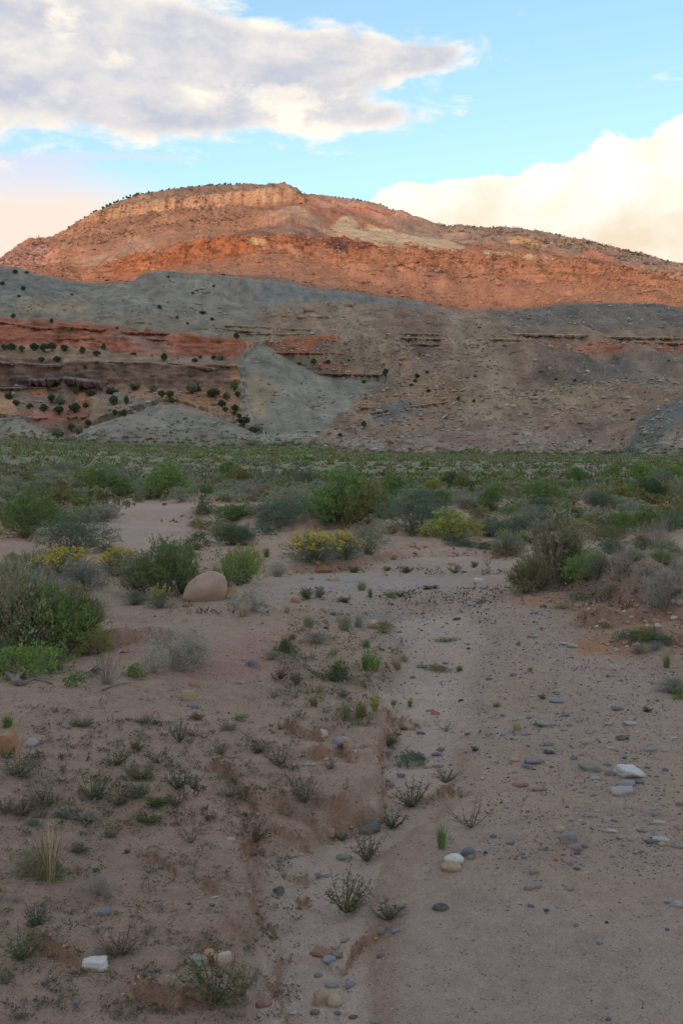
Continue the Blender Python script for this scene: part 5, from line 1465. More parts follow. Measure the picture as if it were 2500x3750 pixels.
def gen_plant(kind, rs, lod):
    """returns {part: mesh}"""
    leaf = []; twl = []; twr = []; flw = []; tw_mat = M_TWIG; big = 1.0
    q = {0: .28, 1: .6, 2: 1.0}[lod]
    lf = {0: 1.9, 1: 1.3, 2: 1.0}[lod]
    if kind in ('greasewood', 'sage', 'cushion', 'juniper', 'saltbush', 'lowgreen'):
        cfg = dict(greasewood=(11, 560, 12, .046, .0075, .55), sage=(10, 620, 11, .034, .0050, .75), cushion=(6, 420, 8, .05, .010, .8), juniper=(9, 520, 11, .07, .016, .5),
                   saltbush=(12, 360, 7, .028, .0050, .35), lowgreen=(7, 300, 9, .05, .010, .6))[kind]
        nl, nc, per, ll, lw, up = cfg
        nc = int(nc * q)
        lobes = []
        for i in range(nl):
            a = i * 2.4 + rs.uniform(-.4, .4); rr = math.sqrt((i + .5) / nl) * .36
            if kind == 'juniper': rr *= rs.uniform(.6, 1.2)
            z = (.60 - rr * 1.05 + rs.uniform(-.08, .12)) if kind != 'juniper' else .26 + .5 * (1 - rr / .36) * rs.uniform(.6, 1.05)
            if kind in ('lowgreen', 'saltbush'): z = .32 - rr * .4 + rs.uniform(-.1, .2)
            if kind == 'cushion': z = .3 - rr * .4
            lobes.append((np.array([math.cos(a) * rr, math.sin(a) * rr, z]), rs.uniform(.19, .30) if kind != 'juniper' else rs.uniform(.10, .22)))
        base = np.array([0, 0, 0.])
        for c, r in lobes:
            b = base + np.array([rs.uniform(-.05, .05), rs.uniform(-.05, .05), 0])
            if kind != 'cushion': twl.append(curve(b, c, rs, .14, 5)); twr.append((.011, .005))
        cl = []
        for i in range(nc):
            c, r = lobes[rs.randint(nl)]
            d = rs.normal(size=3); d /= np.linalg.norm(d); d[2] = abs(d[2]) * (1 if rs.rand() < .6 else -1)
            rad = r * rs.uniform(.45, 1.08) ** .6
            p = c + d * rad * np.array([1.15, 1.15, 1.0])
            if p[2] < .03: p[2] = .03 + rs.rand() * .05
            cl.append((p, c, d))
            if i % (3 if kind != 'saltbush' else 1) == 0 and lod > 0:
                twl.append(curve(c + (p - c) * .1, p, rs, .12, 3)); twr.append((.0035, .0015))
            if i % 9 == 0 and kind in ('greasewood', 'sage', 'saltbush') and lod > 0:      # bare twigs low in the bush
                s = base + np.array([rs.uniform(-.1, .1), rs.uniform(-.1, .1), 0]); e = p * np.array([.9, .9, .62])
                twl.append(curve(s, e, rs, .12, 4)); twr.append((.006, .002))
        P = np.array([c[0] for c in cl]); Dv = np.array([c[2] for c in cl])
        P = np.repeat(P, per, 0) + rs.normal(size=(len(P) * per, 3)) * .021
        Dd = np.repeat(Dv, per, 0) * .5 + rs.normal(size=P.shape) * .55 + np.array([0, 0, up])
        co, f = leaves_np(P, Dd, ll * lf, lw * lf, rs)
        tn = np.repeat(tone(len(P) // per, rs, .22, .14), per, 0) * tone(len(P), rs, .2, .05)
        leaf.append((co, f, np.repeat(tn, 4, 0)))
        if kind == 'juniper': tw_mat = M_TWIGD; twr = [(a * 2.4, b * 2) for a, b in twr]
        if kind == 'saltbush': tw_mat = M_TWIGP
    elif kind in ('rabbit', 'rabbitflower', 'airy', 'dry', 'drytall'):
        n = int(dict(rabbit=230, rabbitflower=230, airy=95, dry=120, drytall=46)[kind] * max(q, .45))
        tips, dirs = [], []
        for i in range(n):
            a = rs.uniform(0, 6.283); el = math.acos(rs.uniform(.02, 1) ** (.62 if kind not in ('drytall', 'airy') else .35))
            d = np.array([math.cos(a) * math.sin(el), math.sin(a) * math.sin(el), math.cos(el)])
            L_ = rs.uniform(.72, 1.0) * (.55 if kind != 'drytall' else .6)
            s = np.array([d[0], d[1], 0]) * rs.uniform(0, .14)
            e = s + d * L_ * np.array([1, 1, 1.75]); e[2] = max(e[2] - .05, .06)
            c = curve(s, e, rs, .07, 5, .04)
            twl.append(c); twr.append((.0045 if kind not in ('airy', 'drytall') else .0055, .0013))
            tips.append(c)
            nb_ = dict(rabbit=1, rabbitflower=1, airy=5, dry=6, drytall=4)[kind]
            for k in range(nb_ if lod > 0 else nb_ // 2):
                t0 = rs.uniform(.35, .95); j = int(t0 * 4); p0 = c[j] + (c[min(j + 1, 4)] - c[j]) * (t0 * 4 - j)
                dd = d * .6 + rs.normal(size=3) * .5 + np.array([0, 0, .25]); dd /= np.linalg.norm(dd)
                e2 = p0 + dd * rs.uniform(.06, .17)
                c2 = curve(p0, e2, rs, .1, 3)
                twl.append(c2); twr.append((.0022, .0009)); tips.append(c2)
        if kind in ('rabbit', 'rabbitflower', 'airy'):
            per = int((30 if kind != 'airy' else 12) * (.45 if lod == 0 else .8 if lod == 1 else 1))
            pos, dr = [], []
            for c in tips:
                k = len(c) - 1
                for t0 in rs.uniform(.42 if kind != 'airy' else .3, 1, per if k > 2 or kind == 'airy' else per // 3):
                    j = min(int(t0 * k), k - 1); p0 = c[j] + (c[j + 1] - c[j]) * (t0 * k - j)
                    pos.append(p0); dr.append((c[j + 1] - c[j]) / np.linalg.norm(c[j + 1] - c[j]))
            P = np.array(pos) + rs.normal(size=(len(pos), 3)) * .008; Dd = np.array(dr) * 1.0 + rs.normal(size=P.shape) * .42 + np.array([0, 0, .3])
            co, f = leaves_np(P, Dd, (.05 if kind != 'airy' else .042) * lf, (.0034 if kind != 'airy' else .0045) * lf, rs)
            leaf.append((co, f, np.repeat(tone(len(P), rs, .3, .1), 4, 0)))
        if kind == 'rabbitflower':
            pos = []
            for c in tips:
                if c[-1][2] > .40 and rs.rand() < .62 and len(c) > 3:
                    for _ in range(int(16 * max(q, .5))): pos.append(c[-1] + rs.normal(size=3) * np.array([.022, .022, .015]))
            P = np.array(pos); Dd = rs.normal(size=P.shape) + np.array([0, 0, .6])
            co, f = leaves_np(P, Dd, .026 * lf, .012 * lf, rs)
            flw.append((co, f, np.repeat(tone(len(P), rs, .25, .08), 4, 0)))
        if kind in ('dry', 'drytall'):
            tw_mat = M_TWIGP if kind == 'dry' else M_TWIG
        if kind in ('airy',): tw_mat = M_TWIG
    elif kind in ('thistle', 'weed', 'sparse'):
        n = int(dict(thistle=22, weed=30, sparse=9)[kind] * max(q, .6))
        pos, dr = [], []
        for i in range(n):
            a = rs.uniform(0, 6.283); rr = rs.uniform(.2, .5); h = rs.uniform(.35, 1.0) * (1 - .5 * rr)
            e = np.array([math.cos(a) * rr, math.sin(a) * rr, h]); m = e * np.array([.45, .45, .3]) + rs.normal(size=3) * .04
            t = np.linspace(0, 1, 7)[:, None]
            c = 2 * t * (1 - t) * m + t * t * e + rs.normal(size=(7, 3)) * .010 * t
            twl.append(c); twr.append((.008, .003))
            for k in range(3):
                t0 = rs.randint(2, 6); e2 = c[t0] + (rs.normal(size=3) * np.array([1, 1, .5]) + np.array([0, 0, .35])) * .11
                c2 = curve(c[t0], e2, rs, .15, 4); twl.append(c2); twr.append((.005, .002))
                for t1 in rs.uniform(0, 1, 9 if kind != 'sparse' else 4):
                    j = min(int(t1 * 3), 2); pos.append(c2[j] + (c2[j + 1] - c2[j]) * (t1 * 3 - j)); dr.append(c2[j + 1] - c2[j])
            for t1 in rs.uniform(.12, 1, 34 if kind != 'sparse' else 16):
                j = min(int(t1 * 6), 5); pos.append(c[j] + (c[j + 1] - c[j]) * (t1 * 6 - j)); dr.append(c[j + 1] - c[j])
        P = np.array(pos); Dd = np.array(dr); Dd = Dd / np.linalg.norm(Dd, axis=1)[:, None] * .5 + rs.normal(size=P.shape) * .75 + np.array([0, 0, .2])
        co, f = leaves_np(P, Dd, dict(thistle=.052, weed=.062, sparse=.045)[kind] * lf, dict(thistle=.0085, weed=.012, sparse=.008)[kind] * lf, rs)
        leaf.append((co, f, np.repeat(tone(len(P), rs, .3, .2), 4, 0)))
        tw_mat = M_TWIGD
    elif kind in ('grass', 'straw'):
        n = int((210 if kind == 'grass' else 110) * max(q, .5))
        co_, ton_ = [], []
        a = rs.uniform(0, 6.283, n); rr = rs.uniform(0, .16, n); b = np.stack([np.cos(a) * rr, np.sin(a) * rr, 0 * a], 1)
        h = rs.uniform(.45, 1.0, n); o_ = rs.uniform(.05, .62, n) * (1.15 - h * .6)
        e = b + np.stack([np.cos(a) * o_, np.sin(a) * o_, h], 1)
        m = b + (e - b) * np.array([.35, .35, .62])
        side = np.stack([-np.sin(a), np.cos(a), 0 * a], 1) * (.0075 if kind == 'grass' else .0055) * lf
        tn = tone(n, rs, .3, .18)
        q1 = np.stack([b - side, b + side, m + side * .8, m - side * .8], 1); q2 = np.stack([m - side * .8, m + side * .8, e + side * .1, e - side * .1], 1)
        co = np.concatenate([q1, q2]).reshape(-1, 3)
        leaf.append((co, np.arange(n * 8), np.repeat(np.r_[tn, tn], 4, 0)))
    allc = []
    for lst in (leaf, flw):
        for c in lst: allc.append(c[0])
    tw = None
    if twl:
        tw = tubes_np(twl, twr)
        allc.append(tw[0])
    A = np.concatenate(allc)
    lo, hi = np.percentile(A, 1.2, 0), np.percentile(A, 98.8, 0)
    norm = ((lo + hi)[:2] / 2 * .6, 1 / max(hi[0] - lo[0], hi[1] - lo[1]), 1 / hi[2])
    out = {}
    if leaf:
        nm = {'grass': 'blades', 'straw': 'stalks', 'juniper': 'crown'}.get(kind, 'foliage')
        out[nm] = finish(nm, leaf[0][0], leaf[0][1], M_LEAF, norm, leaf[0][2])
    if flw: out['flowers'] = finish('flowers', flw[0][0], flw[0][1], M_FLOWER, norm, flw[0][2])
    if tw is not None:
        nm = 'trunk' if kind == 'juniper' else 'stems'
        out[nm] = finish(nm, tw[0], tw[1], tw_mat, norm)
    return out


PLANTS = {}
KSEED = {k: i * 50 for i, k in enumerate(['greasewood', 'sage', 'cushion', 'juniper', 'saltbush', 'lowgreen', 'rabbit', 'rabbitflower', 'airy', 'dry', 'drytall', 'thistle', 'weed', 'sparse', 'grass', 'straw'])}
GREEN = {
 'green': (.105, .185, .048), 'bright green': (.14, .25, .055), 'dark green': (.065, .108, .05), 'olive': (.155, .165, .055), 'yellow-green': (.23, .26, .055), 'teal': (.085, .155, .105), 'sage': (.175, .215, .155),
 'blue-grey': (.165, .195, .190), 'grey-green': (.20, .235, .165), 'pale': (.33, .36, .29), 'brownish': (.17, .12, .07), 'reddish': (.17, .10, .075), 'straw': (.30, .26, .17), 'grey': (.22, .20, .175), 'deep green': (.05, .105, .045), 'grey-olive': (.20, .21, .13),
}


def plant_parts(kind, var, lod):
    key = (kind, var, lod)
    if key not in PLANTS: PLANTS[key] = gen_plant(kind, np.random.RandomState(KSEED[kind] + var * 7 + lod + 3), lod)
    return PLANTS[key]


PN = {'greasewood': 'shrub', 'sage': 'sagebrush', 'cushion': 'cushion_plant', 'juniper': 'juniper_tree', 'saltbush': 'saltbush', 'lowgreen': 'low_shrub', 'rabbit': 'rabbitbrush', 'rabbitflower': 'rabbitbrush', 'airy': 'feathery_shrub',
      'dry': 'dry_bush', 'drytall': 'dry_bush', 'thistle': 'weed', 'weed': 'weed', 'sparse': 'weed', 'grass': 'grass_tuft', 'straw': 'straw_tuft'}
PD = {'greasewood': 'leafy {} shrub', 'sage': 'dense {} sagebrush', 'cushion': 'small domed {} cushion plant', 'juniper': '{} juniper', 'saltbush': 'twiggy {} saltbush', 'lowgreen': 'low {} shrub', 'rabbit': 'spiky {} rabbitbrush',
      'rabbitflower': '{} rabbitbrush with yellow flowers', 'airy': 'feathery {} shrub', 'dry': 'leafless {} bush', 'drytall': 'dry {} stalks', 'thistle': 'thorny {} weed', 'weed': 'small leafy {} weed', 'sparse': 'thin wiry {} weed',
      'grass': '{} grass tuft', 'straw': 'dry {} grass tuft'}
FLK = {'rabbitflower'}


def spawn(kind, loc, w, h, colour, lod, rz, var, label, cat, grp, depth=None, lean=(0, 0)):
    parts = plant_parts(kind, var, lod)
    e = bpy.data.objects.new(PN[kind], None); COL.objects.link(e)
    e.empty_display_size = .1
    e.location = loc; e.rotation_euler = (lean[0], lean[1], rz); e.scale = (w, w if depth is None else depth, h)
    c = np.array(GREEN[colour]) * random.uniform(.88, 1.12)
    c = c * np.array((1.42, 1.34, 1.25)) + np.array((.02, .018, .010)); c = c * .84 + c.mean() * .16 * np.array((1.1, 1.05, .8))
    if kind in ('thistle', 'weed', 'sparse'): c = (c * .6 + c.mean() * np.array((1.05, 1.0, .75)) * .4) * .95
    for nm, me in parts.items():
        o = bpy.data.objects.new(nm, me); COL.objects.link(o); o.parent = e
        if nm == 'flowers' and lod < 2: o['kind'] = 'stuff'
        o.color = (*(c if nm not in ('flowers',) else np.array((.62, .48, .03))), 1)
    tag(e, label, cat, grp)
    return e


def put_plant(kind, px, py, w, h, colour, label=None, grp=None, var=None, lean=(0, 0), sink=.0):
    X, Y, Z = (float(a[0]) for a in pick(px, py))
    m = Y / F
    lod = 2 if w > 110 else 1 if w > 42 or kind == 'rabbitflower' else 0
    if kind in ('thistle', 'weed', 'sparse', 'grass', 'straw') and w > 60: lod = 2
    dep = w * m * (.8 if w > h else .95)
    # plants seen from above: part of the height in the picture is their depth
    phi = math.atan2(EYE - Z, Y)
    hh = max((h * 1.08 - .25 * w * .55 * math.sin(phi)) * m / math.cos(phi), .5 * h * m)
    v = random.randrange(3) if var is None else var
    desc = PD[kind].format({'pale': 'pale grey-green', 'sage': 'grey-green', 'brownish': 'brown'}.get(colour, colour))
    desc = desc.replace('straw grass', 'grass').replace('grass grass', 'grass')
    if w > 180 and kind not in ('thistle',): desc = 'big ' + desc
    elif w < 40 and 'small' not in desc: desc = 'small ' + desc
    cat = {'shrub': 'shrub', 'low_shrub': 'shrub', 'feathery_shrub': 'shrub', 'dry_bush': 'bush', 'grass_tuft': 'grass', 'straw_tuft': 'grass', 'cushion_plant': 'plant', 'juniper_tree': 'tree'}.get(PN[kind], PN[kind].replace('_', ' '))
    return spawn(kind, (X, Y + dep * .28, Z - .015 * hh - sink), w * m * 1.16, hh, colour, lod, random.uniform(-.5, .5) + random.choice((0, math.pi)), v, label or auto_label(desc, px, py - h * .4), cat, grp, dep, lean)


GS = 'shrubs around the wash'
SHRUBS = [
 # px, base py, w, h
 ('greasewood', 100, 1972, 215, 165, 'green'), ('sage', 262, 2035, 260, 150, 'teal'), ('greasewood', 190, 1832, 190, 92, 'grey-olive'), ('greasewood', 340, 1826, 230, 112, 'green'), ('greasewood', 612, 1828, 160, 122, 'bright green'),
 ('sage', 515, 1812, 85, 55, 'blue-grey'), ('greasewood', 92, 1790, 130, 60, 'olive'), ('sage', 20, 1850, 80, 62, 'grey-green'), ('greasewood', 135, 1845, 120, 70, 'teal'), ('greasewood', 420, 1822, 130, 80, 'grey-olive'), ('sage', 60, 1812, 90, 40, 'teal'),
 ('rabbitflower', 215, 2150, 210, 130, 'sage'), ('rabbit', 290, 2170, 170, 110, 'blue-grey'), ('rabbit', 110, 2140, 140, 110, 'green'), ('rabbitflower', 420, 2112, 135, 98, 'sage'), ('airy', 590, 2195, 230, 205, 'green'), ('airy', 500, 2185, 170, 150, 'grey-olive'), ('airy', 660, 2180, 130, 180, 'green'),
 ('rabbitflower', 585, 2230, 80, 80, 'sage'), ('rabbit', 490, 2218, 90, 55, 'sage'), ('dry', 95, 2300, 230, 230, 'grey'), ('dry', 20, 2290, 150, 150, 'grey'), ('drytall', 52, 2290, 60, 280, 'grey'), ('dry', 190, 2270, 120, 150, 'grey'),
 ('greasewood', 50, 2420, 300, 330, 'grey-olive'), ('greasewood', 200, 2420, 260, 250, 'green'), ('greasewood', 150, 2290, 180, 130, 'green'), ('dry', 160, 2300, 160, 180, 'grey'), ('rabbit', 20, 2200, 150, 130, 'grey-olive'),
 ('greasewood', 110, 2375, 250, 185, 'green'), ('greasewood', 20, 2390, 170, 180, 'grey-olive'), ('greasewood', 200, 2385, 170, 140, 'bright green'), ('rabbit', 285, 2350, 120, 160, 'olive'), ('rabbit', 345, 2400, 110, 100, 'yellow-green'), ('airy', 320, 2340, 120, 110, 'olive'),
 ('lowgreen', 70, 2492, 210, 120, 'bright green'), ('lowgreen', 175, 2470, 140, 90, 'green'), ('lowgreen', -20, 2480, 120, 130, 'dark green'), ('lowgreen', 272, 2520, 82, 60, 'green'), ('drytall', 385, 2508, 100, 175, 'grey'), ('dry', 395, 2510, 110, 75, 'grey'), ('lowgreen', 345, 2480, 45, 36, 'dark green'),
 ('lowgreen', 487, 2486, 86, 50, 'green'), ('saltbush', 640, 2462, 210, 165, 'pale'), ('saltbush', 560, 2470, 110, 90, 'pale'), ('saltbush', 700, 2440, 130, 150, 'pale'), ('saltbush', 335, 2260, 130, 110, 'pale'), ('drytall', 325, 2240, 50, 110, 'grey'),
 ('greasewood', 865, 1912, 165, 72, 'green'), ('sage', 1045, 1944, 215, 135, 'teal'), ('greasewood', 1270, 1935, 270, 195, 'green'), ('greasewood', 1345, 1930, 150, 160, 'olive'), ('greasewood', 1195, 1930, 130, 140, 'bright green'), ('greasewood', 1265, 1800, 125, 75, 'green'),
 ('greasewood', 850, 1998, 135, 65, 'dark green'), ('sage', 900, 2000, 75, 75, 'teal'), ('lowgreen', 745, 1942, 72, 32, 'olive'), ('lowgreen', 805, 1942, 45, 30, 'green'), ('lowgreen', 725, 1985, 62, 36, 'teal'), ('lowgreen', 690, 1998, 42, 24, 'dark green'), ('lowgreen', 758, 2002, 28, 26, 'dark green'),
 ('rabbitflower', 1150, 2072, 190, 115, 'sage'), ('rabbitflower', 1255, 2058, 135, 98, 'sage'), ('sage', 1350, 2036, 165, 128, 'grey-green'), ('rabbit', 1015, 2113, 75, 57, 'pale'), ('airy', 865, 2145, 160, 120, 'bright green'), ('airy', 900, 2140, 130, 135, 'yellow-green'), ('airy', 830, 2150, 90, 90, 'bright green'), ('grass', 975, 2042, 36, 38, 'green'),
 ('greasewood', 880, 1784, 120, 66, 'olive'), ('greasewood', 860, 1780, 50, 32, 'dark green'), ('lowgreen', 757, 1812, 58, 35, 'green'), ('sage', 1037, 1802, 88, 48, 'olive'), ('sage', 1088, 1780, 56, 40, 'teal'), ('cushion', 742, 1832, 24, 17, 'brownish'), ('saltbush', 920, 2245, 140, 100, 'pale'), ('saltbush', 860, 2235, 70, 70, 'pale'), ('grass', 890, 2262, 70, 50, 'straw'), ('grass', 1050, 2245, 50, 34, 'straw'),
 ('greasewood', 1450, 1834, 128, 88, 'green'), ('sage', 1525, 1965, 255, 172, 'teal'), ('greasewood', 1590, 1812, 92, 52, 'yellow-green'), ('greasewood', 1612, 1852, 82, 52, 'green'), ('greasewood', 1650, 1790, 70, 60, 'dark green'), ('greasewood', 1700, 1796, 70, 58, 'olive'), ('greasewood', 1803, 1875, 92, 102, 'green'), ('sage', 1715, 1868, 95, 46, 'grey-green'),
 ('greasewood', 1655, 1982, 195, 102, 'yellow-green'), ('sage', 1800, 1970, 170, 74, 'teal'), ('sage', 1890, 1968, 130, 78, 'teal'), ('lowgreen', 1700, 2004, 130, 30, 'teal'), ('lowgreen', 1780, 2015, 110, 28, 'dark green'), ('rabbit', 1865, 2036, 120, 80, 'sage'), ('lowgreen', 1865, 2044, 100, 36, 'brownish'), ('rabbitflower', 1918, 1988, 58, 40, 'green'), ('rabbitflower', 1840, 1975, 46, 34, 'sage'),
 ('greasewood', 1990, 1845, 155, 82, 'green'), ('greasewood', 2115, 1780, 102, 62, 'green'), ('greasewood', 2240, 1760, 64, 54, 'green'), ('greasewood', 2355, 1750, 90, 50, 'bright green'), ('greasewood', 2450, 1756, 112, 52, 'bright green'), ('greasewood', 2388, 1832, 128, 74, 'deep green'), ('greasewood', 2312, 1845, 90, 40, 'olive'),
 ('sage', 2235, 1850, 130, 32, 'blue-grey'), ('sage', 2180, 1848, 72, 50, 'grey'), ('sage', 2485, 1854, 66, 82, 'grey-green'), ('sage', 2110, 1914, 95, 36, 'blue-grey'), ('rabbitflower', 2128, 1950, 95, 46, 'yellow-green'), ('sage', 2205, 1922, 90, 42, 'teal'), ('sage', 2210, 1955, 80, 34, 'teal'), ('greasewood', 2277, 1956, 105, 72, 'green'), ('greasewood', 2378, 1950, 118, 88, 'green'), ('sage', 2465, 1948, 105, 78, 'teal'),
 ('greasewood', 2360, 1878, 60, 28, 'olive'), ('sage', 2020, 1945, 60, 26, 'teal'),
 ('airy', 1935, 2175, 140, 110, 'olive'), ('rabbit', 1960, 2165, 130, 130, 'grey-olive'), ('airy', 2040, 2150, 220, 260, 'grey-olive'), ('dry', 2045, 2150, 110, 120, 'grey'), ('rabbit', 2090, 2130, 120, 170, 'olive'), ('greasewood', 2160, 2135, 150, 110, 'bright green'), ('rabbit', 2200, 2120, 110, 100, 'sage'), ('lowgreen', 1925, 2180, 90, 50, 'grey-olive'),
 ('dry', 2300, 2112, 110, 130, 'grey'), ('dry', 2270, 2130, 90, 70, 'grey'), ('dry', 2410, 2010, 130, 110, 'grey'), ('sage', 2430, 2072, 120, 55, 'grey-green'), ('dry', 2445, 2240, 150, 165, 'grey'), ('dry', 2380, 2110, 110, 60, 'grey'), ('dry', 2495, 2150, 90, 110, 'grey'), ('sage', 2330, 2060, 90, 45, 'grey-green'), ('dry', 2360, 1990, 70, 70, 'grey'),
 ('lowgreen', 2300, 2345, 90, 40, 'teal'), ('lowgreen', 2370, 2352, 110, 55, 'green'), ('lowgreen', 2430, 2360, 80, 40, 'teal'), ('grass', 2443, 2448, 46, 62, 'green'), ('sage', 2470, 2545, 120, 62, 'blue-grey'), ('lowgreen', 2492, 2565, 50, 50, 'bright green'), ('sage', 2345, 2400, 70, 40, 'grey'), ('sage', 2400, 2385, 60, 34, 'blue-grey'),
 ('lowgreen', 2130, 2198, 110, 28, 'grey-olive'), ('lowgreen', 2240, 2175, 90, 34, 'grey-green'), ('sage', 2060, 2232, 60, 18, 'grey-green'), ('lowgreen', 2220, 2290, 40, 20, 'olive'),
]
fill = random.Random(21)
for k_ in range(70):
    z_ = fill.random()
    if z_ < .35: px_, py_ = fill.uniform(0, 620), fill.uniform(1720, 1830)
    elif z_ < .65: px_, py_ = fill.uniform(1150, 2500), fill.uniform(1760, 1900)
    elif z_ < .8: px_, py_ = fill.uniform(2080, 2500), fill.uniform(1920, 2080)
    elif z_ < .9: px_, py_ = fill.uniform(0, 420), fill.uniform(2020, 2230)
    else: px_, py_ = fill.uniform(650, 1150), fill.uniform(1740, 1800)
    w_ = fill.uniform(45, 100) * (1 if py_ < 1900 else 1.1)
    SHRUBS.append((fill.choice(['greasewood', 'sage', 'sage', 'rabbit']), px_, py_, w_, w_ * fill.uniform(.45, .65), fill.choice(['green', 'teal', 'sage', 'grey-olive', 'grey-green', 'olive', 'blue-grey'])))
for k_ in range(34):
    z_ = fill.random()
    if z_ < .3: px_, py_ = fill.uniform(640, 1130), fill.uniform(1860, 1990)
    elif z_ < .6: px_, py_ = fill.uniform(0, 400), fill.uniform(1880, 2060)
    elif z_ < .8: px_, py_ = fill.uniform(1380, 2300), fill.uniform(1890, 1990)
    else: px_, py_ = fill.uniform(560, 720), fill.uniform(1990, 2090)
    w_ = fill.uniform(45, 95)
    SHRUBS.append((fill.choice(['lowgreen', 'sage', 'sage', 'rabbit', 'greasewood']), px_, py_, w_, w_ * fill.uniform(.4, .6), fill.choice(['green', 'teal', 'sage', 'grey-olive', 'grey-green', 'olive'])))
CUSH = [(297, 1882, 36, 26), (333, 1862, 32, 24), (346, 1879, 30, 19), (384, 1858, 40, 26), (433, 1852, 36, 32), (463, 1859, 28, 26), (507, 1842, 36, 30), (248, 1884, 26, 16), (277, 1845, 44, 17), (325, 1868, 20, 12), (490, 1852, 16, 10), (602, 1852, 18, 10), (1735, 1915, 26, 18), (2310, 1880, 28, 18)]
